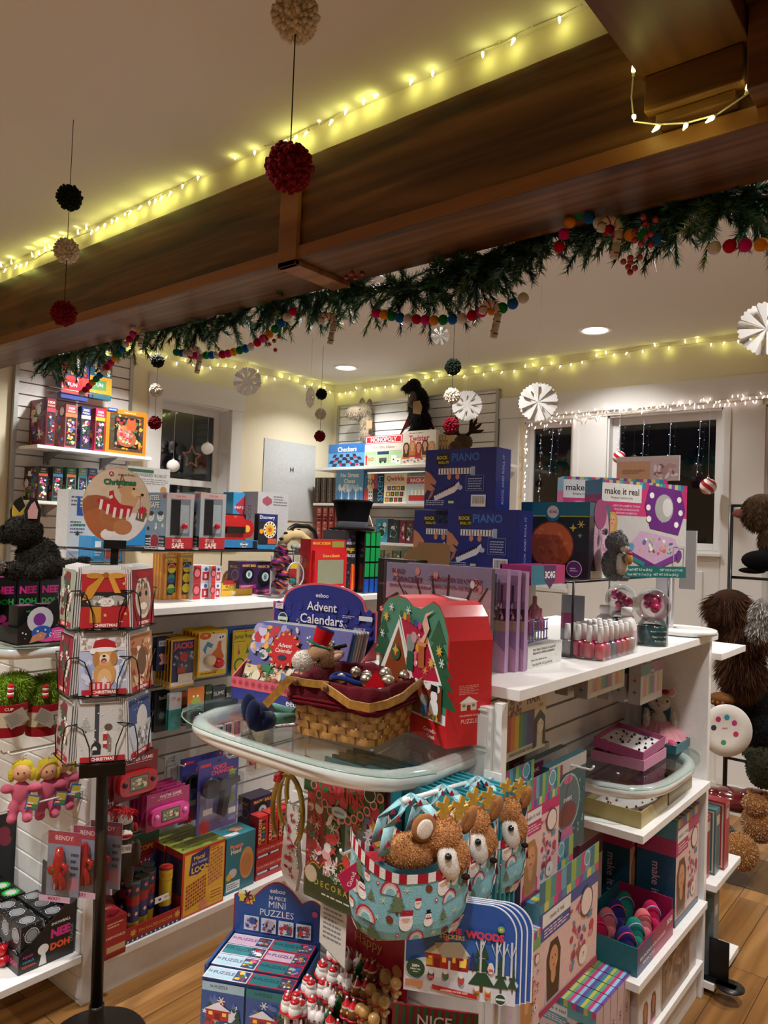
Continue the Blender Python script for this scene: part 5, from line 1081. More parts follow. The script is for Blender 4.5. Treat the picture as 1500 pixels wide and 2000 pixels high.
clipd(.5,.72,.44,'#d0bca4',.27);clipd(.2,.3,.42,'#9a5a38',.33);clipd(.3,.22,.36,'#a8623c',.24);clipd(.62,.12,.34,'#e8e4e2',.12);clipd(.8,.22,.2,'#e4e0e0',.2)
clipd(.45,.36,.2,'#a86a44',.2);clipd(.6,.22,.14,'#b87a50',.1);clipd(.68,.6,.12,'#c8a078',.16,-.3);clipd(.66,.70,.145,'#c89c70',.1,-.35);clipd(.8,.66,.1,'#d8b48c',.05,-.3);clipd(.87,.655,.024,'#241814',.02)
f.poly([(.5,.72),(.55,.93),(.63,.78)],'#8a5a40');f.poly([(.53,.74),(.56,.89),(.6,.77)],'#d0a088');f.disc(.74,.73,.018,'#1a1210');f.rect(.78,.625,.86,.63,'#5a3a2a')
pts=[(.2,.56),(.3,.44),(.5,.36),(.7,.36),(.74,.5),(.55,.52),(.46,.62),(.44,.7),(.38,.68),(.38,.56),(.26,.6)]
f.poly(pts,'#b82834')
for q in((.26,.5,.3),(.36,.44,.3),(.46,.4,.2),(.56,.385,.1),(.66,.39,0)):f.poly([(q[0]-.018,q[1]-.055),(q[0]+.02,q[1]-.06),(q[0]+.04,q[1]+.07),(q[0],q[1]+.08)],'#e4dcd8')
f.poly([(.39,.58),(.44,.6),(.43,.64),(.38,.62)],'#e4dcd8');f.rect(.84,.5,.845,.64,'#b82834');f.poly([(.78,.33),(.9,.3),(.95,.42),(.83,.46)],'#5a6a50');f.stripes(.80,.34,.9,.42,['#5a6a50','#e0d8d0','#a82838'],6);f.star(.88,.45,.075,'#c02838',9,.6)
f.t('Christmas',.53,.81,.07,'#1e6a48',.62,bold=.05);f.disc(.4,.915,.035,'#a82838');f.t('A',.4,.915,.035,'#fff',.1);f.t('Avanti Press',.62,.91,.03,'#5a3a3a',.34)
a.build('sign_board',t2)
a=MB('blackmetal');zt=czs-rz_+.012;a.box((cxs-.035,-.016,zt-.028),(cxs+.035,.012,zt),'#141416');a.box((cxs-.012,-.006,1.541),(cxs+.012,.006,zt-.028),'#141416');a.build('sign_holder',t2)
# ========================= end of the left unit
GZ=1.2625
A=Vector((-2.47,atx(34,1250,-2.47).y,GZ));A.y=max(A.y,1.10);w=1.392-A.y
t=thing('squeeze_toy_display','black counter display lettered in pink and green, under the charcoal plush dog','toy display',A,R(90))
a=MB();D=.30;hl,hr=.055,.235
a.prism([(0,0),(w,0),(w,hr),(.0,hl)],(0,.004,0),(1,0,0),(0,0,1),(0,-1,0),.004,'#0e0e10')
a.box((0,D-.003,0),(w,D,.26),'#0e0e10');a.box((0,0.004,0),(.004,D,hl),'#0e0e10');a.box((0,.004,0),(w,D,.004),'#0e0e10')
f=Fr(a,(0,0,0),(1,0,0),(0,0,1),(0,-1,0),w,.235);f.t('NEE',.86,.66,.12,'#e0308a',.26,bold=.05);f.t('DOH',.86,.50,.12,'#30b850',.26,bold=.05);f.t('Snow',.80,.32,.09,'#e8e8e8',.3,bold=.03);f.t('Globe',.84,.2,.09,'#e8e8e8',.3,bold=.03)
f.disc(.56,.12,.16,'#e84a9a',ry=.1);f.disc(.42,.1,.2,'#e84a9a',ry=.08);f.disc(.3,.34,.19,'#c8ccd4');f.disc(.29,.35,.09,'#7a3090');f.disc(.33,.16,.15,'#2a5ab0',ry=.1);f.poly([(.16,.02),(.36,.06),(.4,.14),(.32,.17),(.2,.12)],'#c88a68');f.busy(.02,.05,.55,.22,['#e8e8e8'],10,.012,3,'d');f.lines(.5,.06,.66,.18,4,'#f8c0e0');f.disc(.95,.08,.05,'#d84a8a',ry=.03)
a.build('display_tray',t)
def nee(f,top=False):
 for k in('front','left','right'):
  a=f[k];a.t('NEE',.5,.78,.15,'#d8308a',.8,bold=.05);a.t('DOH',.5,.58,.15,'#30b850',.8,bold=.05);a.disc(.4,.3,.22,'#e0409a',ry=.18);a.disc(.62,.2,.2,'#c8308a',ry=.12)
 tp=f['top'];tp.rect(0,0,1,1,'#16161a');tp.rect(.1,.1,.9,.9,'#8a2060')
for i in range(3):
 m=MB();ww=w/3-.004;m.box((0,0,0),(ww,ww,.205),'#121214');nee(frames(m,ww,ww,.205))
 tag(m.build('squeeze_toy_box',None,A+Vector((-.20,.003+i*(ww+.004),.0045)),R(90)),'tall black squeeze toy box in the row under the charcoal plush dog','toy box','tall black boxes under the plush animals')
 m=MB();m.box((0,0,0),(ww,ww,.205),'#121214');nee(frames(m,ww,ww,.205));tag(m.build('squeeze_toy_box',None,A+Vector((-.20,-.32+.003+i*(ww+.004),.0045)),R(90)),'tall black squeeze toy box at the left edge, under the grey plush animal','toy box','black boxes at the left edge')
for i,(yy,xx,lab)in enumerate([(.012,-.03,'small black snow globe box with a clear window, standing left in the display tray'),(.095,-.045,'small black snow globe box standing second in the display tray')]):
 m=MB();m.box((0,0,0),(.07,.065,.12-.0*i),'#141416');f=frames(m,.07,.065,.12);a=f['front'];a.t('NEE DOH',.65,.85,.09,'#30b850',.5);a.t('Snow',.65,.68,.07,'#e8e8e8',.5);a.t('Globe',.65,.57,.07,'#e8e8e8',.5);a.ring(.4,.3,.28,'#c8c8d0','#3a3a48');f['top'].rect(.1,.1,.9,.9,'#b8609a')
 tag(m.build('squeeze_toy_box',None,A+Vector((xx-.002,yy,.005)),R(90)),lab,'toy box')
zt=GZ+.2110
PB=Vector((-2.58,1.245,zt));t=thing('dog_plush','charcoal plush dog with a pink-lined ear and gold crown, sitting on the black boxes','plush toy',PB,R(35))
es=[E(0,.02,.07,.075,.06,.075),E(-.035,-.02,.165,.062,.06,.055),E(-.085,-.045,.15,.042,.035,.03),E(.07,-.02,.045,.05,.055,.04),E(-.03,-.07,.03,.03,.045,.03),E(.05,-.075,.028,.03,.04,.028),E(.13,.03,.055,.035,.022,.018),E(.165,.03,.068,.02,.018,.016)]
plush(t,'body',es,'#26241f','fur',.006,(9000,.009,['#2c2a24','#1e1c18','#34322b']),3)
for s,x,y in((1,.0,-.03),(-1,-.075,.01)):
 m=MB('fur');m.prism([(-.024,0),(.024,0),(.026,.04),(.008,.085),(-.012,.07),(-.026,.035)],(x,y,.20),(.8,.6,0),(0,0,1),(.6,-.8,0),.012,'#26241f');q=m.build('ear',t,bevel=.004);
 if s==1:m=MB('fabric');m.prism([(-.014,.008),(.014,.008),(.016,.038),(.004,.068),(-.006,.058),(-.016,.034)],(x+.0085,y-.011,.20),(.8,.6,0),(0,0,1),(.6,-.8,0),.003,'#d0a0a0');m.build('inner_ear',q)
m=MB('gloss');m.ell((-.122,-.055,.158),(.012,.012,.009),'#0a0a0a');m.build('nose',t);eye(t,(-.078,-.074,.178),.007);eye(t,(-.10,-.008,.176),.006)
m=MB('felt');n_=5;pts=[]
for k in range(n_*2):an=2*PI*k/(n_*2);pts.append((-.05+.03*math.cos(an)*(1.25 if k%2 else 1),-.01+.03*math.sin(an)*(1.25 if k%2 else 1),.222+(.034 if k%2 else.006)))
lo=[(-.05+.028*math.cos(2*PI*k/10),-.01+.028*math.sin(2*PI*k/10),.205)for k in range(10)]
m.add(pts+lo,[(k,(k+1)%10,10+(k+1)%10,10+k)for k in range(10)]+[((k+1)%10,k,10+k,10+(k+1)%10)for k in range(10)],'#c0a040');m.build('crown',t)
PB=Vector((-2.60,1.03,zt-.002));t=thing('bear_plush','grey mottled plush animal in a red checked hat at the left edge of the photo','plush toy',PB,R(40))
plush(t,'body',[E(0,0,.05,.075,.07,.055),E(-.05,-.01,.12,.05,.048,.045),E(.07,-.03,.035,.04,.03,.03),E(.09,.02,.05,.024,.024,.024),E(-.03,-.075,.03,.03,.04,.028)],'#6c645e','fur',.006,(5000,.009,['#8a827c','#5a524c','#a8a09a']),4)
m=MB('felt');m.ell((-.05,0,.165),(.045,.045,.026),'#8a1420');m.build('checked_hat',t);m=MB('paper');m.box((-.06,-.075,.08),(-.01,-.074,.12),'#b8a888');m.build('tag',t)
for k,(x0,yc,lab)in enumerate([(28,1.06,'lime green shaggy plush in a red and cream cup, left of its twin'),(95,1.17,'lime green shaggy plush in a red and cream cup, right of its twin')]):
 P=atx(x0,1365,-2.52);P=Vector((-2.56,P.y,P.z-.01));t=thing('plush_in_cup',lab,'plush toy',P,RZROT)
 plush(t,'green_fur',[E(0,0,.03,.058,.045,.055),E(-.02,-.02,.02,.045,.04,.04),E(.03,0,.05,.04,.035,.04)],'#7a9a2a','fur',.008,(8000,.018,['#8fb030','#a8c848','#6a8a24','#9abc38'],.0016),10+k)
 m=MB('fabric');pr=[(0,-.115),(.052,-.115),(.058,-.08),(.062,-.03),(.064,-.005),(.058,-.005),(.05,-.03)]
 m.lathe(pr,'#a01420',seg=28,cols=['#981420','#981420','#c8bca0','#a01420','#a01420','#a01420']);m.build('knitted_cup',t)
 if k==0:m=MB('fabric');f=Fr(m,(-.05,-.0655,-.028),(1,0,0),(0,0,1),(0,-1,0),.1,.02);f.t('CUP',.6,.5,.5,'#e8e0d0',.5);m.build('cup_lettering',t)
 m=MB('fabric')
 for q in range(4):m.lathe([(0,0),(.010,.0),(.010,.009),(0,.009)],['#e8e0dc','#b81420'][(q+1)%2],(.012,-.062,.02+.009*q),12)
 m.ell((.012,-.062,.058),(.011,.011,.008),'#b81420');m.build('striped_peak',t)
 m=MB('paper');m.T=Matrix.Translation((.018 if k else.035,-.075,-.045))@Matrix.Rotation(R(28 if k else-30),4,'Y');m.box((-.032,0,-.024),(.032,.0012,.024),'#8f8678');f=Fr(m,(-.032,0,-.024),(1,0,0),(0,0,1),(0,-1,0),.064,.048);f.lines(.1,.1,.9,.9,8,'#4a443c',.25);m.T=None;m.build('card_tag',t)
 hook(LG,(P.x,1.40,P.z+.085),(0,-1,0),.24)
for k,(px,py,X,rz_off,lab)in enumerate([(42,1532,-2.46,0,'pink plush doll with yellow hair at the front left of its hook'),(92,1528,-2.50,25,'pink plush doll with yellow hair, second on the hook, turned sideways'),(122,1515,-2.52,30,'pink plush doll with yellow hair, third on the hook, leaning right'),(165,1515,-2.60,0,'pink plush doll at the right, partly behind the card rack')]):
 P=atx(px,py,X);t=thing('doll_plush',lab,'plush toy',P,RZROT+R(rz_off*.6));t.scale=(.92,)*3 if k<3 else(.8,)*3
 plush(t,'pink_suit',[E(0,0,-.03,.032,.024,.045),E(-.045,-.008,-.01,.024,.018,.017),E(.045,-.008,-.01,.024,.018,.017),E(-.022,-.008,-.085,.02,.02,.035),E(.024,-.008,-.085,.02,.02,.035),E(-.024,-.022,-.112,.019,.022,.017),E(.026,-.022,-.112,.019,.022,.017)],'#c8607a','fabric',.005)
 m=MB('fabric');m.ell((0,-.006,.045),(.031,.028,.033),'#d8a480');h=m.build('head',t)
 plush(t,'hair',[E(0,.008,.062,.037,.030,.027),E(-.033,0,.035,.013,.016,.026),E(.033,0,.035,.013,.016,.026)],'#c8b030','wool',.004)
 m=MB('gloss');m.ell((-.01,-.033,.05),.0032,'#181010',8,6);m.ell((.01,-.033,.05),.0032,'#181010',8,6);m.build('bead_eyes',h)
 m=MB('paper');m.T=Matrix.Translation((.042,-.036,-.055))@Matrix.Rotation(R(12),4,'Y');m.box((-.022,0,-.026),(.022,.0012,.026),'#2a6a9a');f=Fr(m,(-.022,0,-.026),(1,0,0),(0,0,1),(0,-1,0),.044,.052);f.rect(.1,.1,.9,.9,'#c8b040');f.stripes(.15,.1,.6,.5,['#b02030','#e8e0d8'],4,False);f.rect(.5,.1,.9,.4,'#508a40');m.T=None;m.build('card_tag',t)
 m=MB('laminate');m.tube([(0,0,.075),(0,-.004,.1),(.008,-.004,.11),(.012,0,.1)],.0022,'#d8d8d8',6);m.build('plastic_hanger',t)
 if k==0:hook(LG,(P.x,1.40,P.z+.105),(0,-1,0),.26,.003)
hook(LG,(-2.60,1.40,atx(165,1440,-2.6).z),(0,-1,0),.22,.003)
for k,(x0,x1)in enumerate([(78,130),(128,168),(162,196)]):
 Y=1.20+.07*k;A=aty(x0,1755-8*k,Y);wd=.115;h=top_h(A,1628-10*k)
 t=thing('bendy_figure_pack',['clear pack with a red bendy figure, nearest on its hook','clear pack with a red bendy figure, middle one on its hook','clear pack with a red bendy figure, last on its hook beside the rack pole'][k],'toy pack',A,R(30))
 m=MB();m.box((0,.03,0),(wd,.032,h),'#8a94a8');f=frames(m,wd,.03,h);f['front'].o+=Vector((0,.03,0));fr=f['front'];fr.rect(0,.8,1,1,'#a84050');fr.t('BENDY',.5,.9,.07,'#e8d0d0',.8);fr.lines(.72,.2,.95,.7,5,'#3a4058');fr.rect(.62,.1,.98,.3,'#c08898');m.build('card',t)
 m=MB('gloss');m.tube([(wd*.42,.012,h*.16),(wd*.43,.012,h*.4),(wd*.45,.012,h*.58),(wd*.45,.012,h*.78)],[.014,.017,.018,.011],'#b0141c',12);m.tube([(wd*.45,.012,h*.56),(wd*.72,.008,h*.5),(wd*.66,.004,h*.42)],.009,'#b0141c',8);m.tube([(wd*.62,.012,h*.16),(wd*.56,.012,h*.3),(wd*.46,.012,h*.42)],[.012,.012,.014],'#b0141c',8);m.tube([(wd*.42,.01,h*.55),(wd*.22,.0,h*.46),(wd*.36,-.002,h*.42)],.009,'#b0141c',8);m.build('red_figure',t)
 m=MB('gloss');m.box((wd*.22,-.004,h*.4),(wd*.42,.004,h*.5),'#5a7a30');m.build('green_parcel',t)
 m=MB();m.box((0,-.012,0),(wd,.031,h),'#fff');m.build('clear_case',t,mats=[CLEAR()],bevel=.004)
 m=MB();m.box((.004,-.0125,.002),(wd-.004,-.0122,h*.1),'#c8a8c0');f=Fr(m,(.004,-.0127,.002),(1,0,0),(0,0,1),(0,-1,0),wd-.008,h*.1);f.t('MERRY',.5,.5,.5,'#a82858',.8);m.build('name_strip',t)
hook(LG,(-2.46,1.40,aty(100,1600,1.2).z),(0,-1,0),.33,.003)
def snowb(i):
 def g(f):
  for k in('front','left','top'):
   a=f[k];a.busy(.02,.02,.98,.98,['#6a6e74','#c8ccd0','#40444a'],50,.025,i,'d');a.ring(.5,.5,.34,'#c8ccd0','#3c4046',.12,24);a.disc(.5,.5,.26,'#8f9498',n=24)
 return g
def greenb(f):
 for k in('front','left'):a=f[k];a.t('NICE',.5,.6,.2,'#58b830',.85,rot=PI/2,bold=.04);a.t('DOH',.5,.3,.15,'#58b830',.7)
 a=f['top'];a.star(.5,.5,.46,'#30b850',16,.75);a.disc(.5,.5,.26,'#c8ccc0')
EZ=.1755;X0=-2.46
A=Vector((X0,1.20,EZ));w=.19;D=.235
t=thing('squeeze_toy_display','black slanted tray lettered in pink and orange holding snowball boxes on the lowest end shelf','toy display',A,R(90))
m=MB();m.prism([(0,0),(w,0),(w,.205),(0,.06)],(0,.004,0),(1,0,0),(0,0,1),(0,-1,0),.004,'#0f0f12');m.box((0,.005,0),(.004,D,.06),'#0f0f12');m.box((w-.004,.005,0),(w,D,.25),'#0f0f12');m.box((.004,.005,0),(w-.004,D,.004),'#0f0f12')
f=Fr(m,(0,0,0),(1,0,0),(0,0,1),(0,-1,0),w,.205);f.t('SNOWBALL',.74,.62,.075,'#e8e8e8',.36,bold=.03,rot=.0);f.t('NEE',.74,.46,.15,'#d8308a',.36,bold=.06);f.t('DOH',.74,.25,.15,'#e8582a',.36,bold=.06);f.t('CRUNCH',.95,.35,.05,'#8a8e94',.5,rot=PI/2);f.disc(.43,.27,.1,'#e4e4e4',ry=.09);f.poly([(.36,.02),(.5,.02),(.47,.2),(.4,.2)],'#e4e4e4');f.t('squish',.16,.25,.05,'#d8308a',.25);f.t('squash',.17,.17,.05,'#3a9ac8',.25);f.t('squeeze',.18,.09,.05,'#e8582a',.25)
f=Fr(m,(0,D,0),(0,-1,0),(0,0,1),(-1,0,0),D,.06);f.t('NEE DOH',.75,.5,.4,'#c82870',.4,bold=.04);f.t('DOH',.3,.5,.3,'#e8e8e8',.3);m.build('tray',t)
for i in range(2):
 for j in range(3):
  for lv in range(2):
   if lv==0 and j==0 and False:continue
   m=MB();s=.072;m.box((0,0,0),(s,s,s),'#16181b');snowb(i*3+j)(frames(m,s,s,s))
   g=None
   tag(m.build('squeeze_ball_box',None,(A.x-.008-j*(s+.0025),A.y+.008+i*(s+.016)-.0,EZ+.0045+lv*(s+.001)),R(90)),['lower','upper'][lv]+' layer black speckled snowball box with a round silver window, in the slanted tray','toy box',['lower layer of snowball boxes','upper layer of snowball boxes'][lv])
for i in range(2):
 for j in range(2):
  m=MB();s=.072;m.box((0,0,0),(s,s,s*1.9),'#141a16');greenb(frames(m,s,s,s*1.9))
  tag(m.build('squeeze_ball_box',None,(A.x-.262-j*(s+.003),A.y+.01+i*(s+.006)-.02,EZ+.001),R(90)),'black box with a jagged bright green star and round window, left of the snowball boxes','toy box','black and green squeeze ball boxes')
for i in range(3):
 m=MB();m.box((0,0,0),(.075,.075,.13),'#141416');f=frames(m,.075,.075,.13)
 for k in('front','left'):a=f[k];a.t('DROP',.5,.7,.16,['#c8c030','#c8c030','#d87828'][i],.8,bold=.04);a.t('POP',.5,.45,.16,['#8a4a9a','#e8c040','#d8407a'][i],.8,bold=.04);a.t('DOH',.5,.2,.14,'#58b830',.8,bold=.04)
 tag(m.build('squeeze_toy_box',None,(A.x-.40-.0*i,A.y-.10+i*.085,EZ+.14*0+.002),R(90)),['small black squeeze toy box lettered yellow and purple, behind the green star boxes','small black squeeze toy box lettered in yellow, middle of the back row','small black squeeze toy box lettered orange and pink at the back right'][i],'toy box')
m=MB();m.box((0,0,0),(.42,.004,.36),'#121214');f=frames(m,.42,.004,.36)['front'];f.t('NEED!',.3,.45,.14,'#d8308a',.5,bold=.05);f.busy(.5,.05,.98,.9,['#c02a50','#3a1a24','#8a2040','#208060'],26,.08,4)
tag(m.build('display_header',None,(A.x-.48,1.0-.02,EZ+.001),R(90)),'black and pink header card standing behind the squeeze toy boxes at the left edge','sign')
m=MB('gloss');P=atz(5,1875,EZ+.02);m.ell((0,0,.02),(.022,.02,.02),'#b81420');m.tube([(0,0,.03),(.0,.0,.07)],[.012,.016],'#b81420',10);tag(m.build('red_toy',None,(P.x,P.y,EZ)),'small red glossy toy lying on the lowest end shelf at the left edge','toy')
# ========================= bow glass shelf of the right unit
BZ=1.2205
def local(A,B):d=B-A;d.z=0;return d.length,math.atan2(d.y,d.x)
A=atz(451,1362,BZ);B=atz(662,1404,BZ);w,rz=local(A,B)
t=thing('calendar_display','blue and pink cardboard counter display headed Advent Calendars, behind the basket','display box',A,rz)
D=.16;BL,PK='#2a3488','#d8606c';hf=.058
m=MB();m.box((0,0,0),(w,.004,hf),BL);m.box((0,.004,0),(w,D,.003),BL)
for x in(0,w-.004):m.prism([(0,0),(D,0),(D,.17),(0,hf)],(x+.004,0,0),(0,1,0),(0,0,1),(-1,0,0),.004,PK)
m.build('tray',t)
m=MB();f=Fr(m,(0,-.0005,0),(1,0,0),(0,0,1),(0,-1,0),w,hf);f.rect(0,.52,1,1,PK)
for k in range(16):f.star(.03+.0625*k,.76,.2,'#a8384c',8,.4)
f.t('eeboo',.62,.26,.3,'#f0ecf4',.3,bold=.01);m.build('front_print',t)
n=26;pts=[(0,0),(w,0),(w,.25)]+[(w-.035,.25)]+[(w*.5+(w*.5-.04)*math.cos(PI*k/n),.262+.05*math.sin(PI*k/n))for k in range(n+1)]+[(.035,.25),(0,.25)]
hd=MB();hd.prism(pts,(0,D+.003,0),(1,0,0),(0,0,1),(0,-1,0),.003,PK)
hd.prism([(q[0]*.97+w*.015,min(q[1]-.005,q[1]*.985))for q in pts],(0,D,0),(1,0,0),(0,0,1),(0,-1,0),.0004,BL)
f=Fr(hd,(0,D-.0006,0),(1,0,0),(0,0,1),(0,-1,0),w,.31)
for i in range(9):
 for j in range(4):f.ring(.06+.11*i,.56+.075*j,.03,'#39439c',BL,.3,10)
f.t('eeboo',.5,.90,.04,'#f0ecf4',.25);f.t('Advent',.5,.80,.08,'#f4f0f4',.6);f.t('Calendars',.5,.685,.085,'#f4f0f4',.55);f.arc_text('24 DAYS UNTIL CHRISTMAS!',.5,.9,.36,.028,'#e8e0b8',R(222),R(318));f.t('HANG IT',.86,.64,.022,'#f4f0f4',.2);f.t('OR STAND IT!',.86,.605,.022,'#f4f0f4',.24);f.disc(.12,.66,.055,'#e8ece8');f.disc(.12,.66,.048,'#1a4a3a');f.rect(.07,.645,.17,.675,'#e0e8e0');f.rect(.04,.745,.12,.795,'#e8e8ec');f.lines(.05,.75,.11,.79,3,'#c03050');f.rect(.85,.715,.97,.755,'#e0e0e8');f.lines(.7,.72,.82,.75,2,'#c8c8e8')
hd.build('header',t)
def advent(f,seed=1):
 f.rect(0,0,1,1,'#5a5a9a');f.rect(0,0,1,.42,'#d8c8a0');f.busy(0,.0,1,.5,['#c8a060','#6a78b0','#a87848','#e8dcc0','#7a4a30','#c04a3a','#3a7a50'],110,.055,seed,'derf');f.busy(0,.5,.5,1,['#8a88c0','#c8c0d8','#e8a850','#b8303c','#3a6a44','#a09ac8'],80,.06,seed+1,'de')
 f.poly([(.55,.35),(.98,.35),(.76,.97)],'#a8b890');f.poly([(.6,.45),(.93,.45),(.76,.95)],'#c8cca0');f.busy(.58,.36,.95,.9,['#e8e0b8','#c03038','#4a7a48','#e8a040','#f4f0e0'],110,.02,seed+2,'d');f.star(.39,.66,.27,'#b81420',13,.72);f.disc(.39,.66,.18,'#c01824')
 for k in range(13):an=2*PI*k/13;f.star(.39+.215*math.cos(an)*f.m/f.w,.66+.215*math.sin(an),.03,'#e0b050',3)
 f.t('Advent',.39,.72,.055,'#f0e8d8',.3);f.t('Calendar',.39,.65,.055,'#f0e8d8',.3);f.disc(.39,.56,.07,'#20284a',ry=.035);f.busy(.02,.02,.98,.2,['#e8d8b0','#8a90c8','#c8703a','#4a6a40'],50,.04,seed+4)
for k in range(7):
 m=MB();cw,ch=w-.035,.205;m.box((0,0,0),(cw,.004,ch),['#7a6aa0','#3a6ab0','#90a8c8','#d0c8c0','#c8b0a0','#8890a8','#d8d0c8'][k]);
 if k==0:advent(Fr(m,(0,0,0),(1,0,0),(0,0,1),(0,-1,0),cw,ch))
 o=m.build('advent_calendar');tag(o,'advent calendar with a red sun badge and lit tree, at the front of its display' if k==0 else 'advent calendar seen by its edge, behind the front one in the display','advent calendar',None if k==0 else 'advent calendars behind the front one')
 o.matrix_world=Matrix.Translation(A)@Matrix.Rotation(rz,4,'Z')@Matrix.Translation((.012+.003*k,.012+.008*k,.006))@Matrix.Rotation(R(-20),4,'X')
A=atz(737,1399,BZ);B=atz(871,1463,BZ);Cc=atz(932,1442,BZ);w,rz=local(A,B);dpt=(Cc-B).length*.96;h=top_h(B,1180)
t=thing('puzzle_case','large red and green gingerbread house puzzle case with a wavy top, right of the basket','puzzle box',A,rz)
m=MB();RD='#c81a20';out=[(0,0),(1,0),(1,.74),(.93,.90),(.86,.975),(.78,1.0),(.70,.965),(.62,.925),(.52,.93),(.40,.985),(.26,1.0),(.12,.965),(.04,.90),(0,.78)]
m.prism([(p[0]*w,p[1]*h)for p in out],(0,dpt,0),(1,0,0),(0,0,1),(0,-1,0),dpt,'#c81a20')
f=Fr(m,(0,0,0),(1,0,0),(0,0,1),(0,-1,0),w,h)
f.poly([(.5+(p[0]-.5)*.97,.17+(p[1])*.82)for p in out[2:]]+[(.015,.15),(.985,.15)],'#4a8a70');f.rect(.02,.15,.98,.22,'#e8e4e0')
for x,y,s_ in((.12,.3,.2),(.9,.3,.22),(.06,.55,.16),(.86,.52,.2)):f.tree(x,y-.08,s_*2,s_*2.2,'#1e5a3c');
f.poly([(.04,.42),(.30,.82),(.56,.34),(.5,.16),(.1,.16)],'#f0ece8');f.poly([(.09,.40),(.30,.76),(.5,.34),(.5,.17),(.1,.17)],'#8a4420');f.poly([(.30,.85),(.68,.80),(.93,.42),(.53,.38)],'#f4f0ee');f.poly([(.33,.83),(.66,.785),(.89,.44),(.54,.40)],'#b81440')
f.busy(.42,.44,.76,.76,['#f0e0e8','#e87898','#e8a040','#d83a60'],36,.028,4,'drf');f.rect(.52,.17,.94,.41,'#7a3a1c');f.busy(.52,.36,.92,.42,['#f4f0ee'],20,.03,3,'d');f.disc(.3,.22,.12,'#2a1812',ry=.13);f.disc(.3,.24,.07,'#c03040',ry=.08);f.disc(.28,.56,.07,'#2a5a38',ry=.06);f.disc(.28,.56,.04,'#8a4420',ry=.035);f.star(.28,.58,.05,'#d8b040',4)
f.disc(.50,.66,.06,'#8a9490',ry=.07);f.disc(.55,.71,.04,'#c8a0a0');f.poly([(.46,.6),(.54,.6),(.55,.46),(.45,.46)],'#1e5a40');f.rect(.62,.5,.70,.68,'#b06030');f.rect(.6,.66,.72,.69,'#d89058');f.poly([(.63,.69),(.69,.69),(.76,.8),(.72,.88),(.82,.94),(.70,.90),(.66,.82),(.70,.76)],'#e8b8a8');f.disc(.85,.33,.045,'#f4f4f4');f.disc(.85,.25,.06,'#f4f4f4',ry=.07);f.rect(.81,.365,.89,.41,'#14141a');f.disc(.72,.28,.05,'#8a9088',ry=.06);f.poly([(.69,.32),(.75,.32),(.73,.38)],'#c01820');f.rect(.68,.17,.76,.25,'#4a70a0')
for x,y in((.12,.82),(.9,.66),(.8,.56)):f.star(x,y,.05,'#e0b850',8,.4)
for x,y in((.2,.9),(.46,.9),(.07,.68),(.94,.58)):f.flake(x,y,.035,'#e8f0ec')
for k in range(6):f.disc(.36+.055*k,.865-.012*k,.025,['#2a6a40','#e0b030','#c82830','#2a6a40','#2a50a8','#d83a78'][k],ry=.03)
f.busy(.05,.16,.95,.22,['#2a6a48','#c02838','#e8a040'],24,.03,8,'d');f.t('PUZZLE',.25,.08,.04,'#a01018',.4);f.t('Crocodile',.82,.09,.028,'#f0d8d0',.24);f.t('Creek',.84,.05,.028,'#f0d8d0',.2)
f=Fr(m,(w,0,0),(0,1,0),(0,0,1),(1,0,0),dpt,h);f.lines(.25,.36,.75,.43,6,'#e89088');f.house(.3,.25,.36,.1,'#e8c8b8','#f4ece8','#8a2020','#6a8a60');f.t('GINGERBREAD HOUSE',.5,.215,.012,'#f0c8b8',.6);f.t('PUZZLE',.5,.175,.03,'#f0c8b8',.6,bold=.005)
m.build('case',t)
m=MB('laminate');P=Vector((w*.10,dpt+.012,0));m.tube([P,P+Vector((0,0,h*.93)),P+Vector((.03,0,h*.98)),P+Vector((w*.5,0,h*.98))],.004,'#e8e8e8',6);o=m.build('wire_display_rail',None,A,(0,0,rz));tag(o,'bent white wire rail behind the red puzzle case','wire rail')
A=atz(578,1432,BZ);B=atz(728,1462,BZ);w,rz=local(A,B);D=(atz(782,1415,BZ)-B).length;h=top_h(B,1382)
t=thing('basket','woven wooden basket with a dark red cloth lining, full of bells','basket',A,rz)
def rrect(w_,d_,r,n=6):
 pts=[]
 for cx,cy,a0 in((w_-r,r,-PI/2),(w_-r,d_-r,0),(r,d_-r,PI/2),(r,r,PI)):
  for k in range(n+1):a=a0+PI/2*k/n;pts.append((cx+r*math.cos(a),cy+r*math.sin(a)))
 return pts
def loop_at(s,z,grow=.0):w2,d2=w*(1+grow),D*(1+grow);return[Vector((p[0]-(w2-w)/2,p[1]-(d2-D)/2,z))for p in rrect(w2,d2,.02)]
base=rrect(w,D,.02);per=[0]
for i in range(len(base)):per.append(per[-1]+(Vector(base[(i+1)%len(base)])-Vector(base[i])).length)
L=per[-1];ns=34;rows=5
def on(u,z,grow,off):
 lp=loop_at(0,z,grow);u=(u%1)*L
 for i in range(len(base)):
  if per[i]<=u<=per[i+1]+1e-9:break
 p=lp[i].lerp(lp[(i+1)%len(lp)],(u-per[i])/max(1e-9,per[i+1]-per[i]));d=lp[(i+1)%len(lp)]-lp[i]
 nrm=Vector((d.y,-d.x,0)).normalized();return p+nrm*off
m=MB('wicker');m.box((.01,.01,.001),(w-.01,D-.01,.004),'#9a6a30')
rr=random.Random(1)
for k in range(ns):
 u=k/ns;c=jit('#a87434',.15)
 a_,b_=on(u+.003,0,0,.0),on(u+1/ns-.003,0,0,.0);c_,d_=on(u+1/ns-.003,h,.10,.0),on(u+.003,h,.10,.0);m.add([a_,b_,c_,d_],[(0,1,2,3)],c)
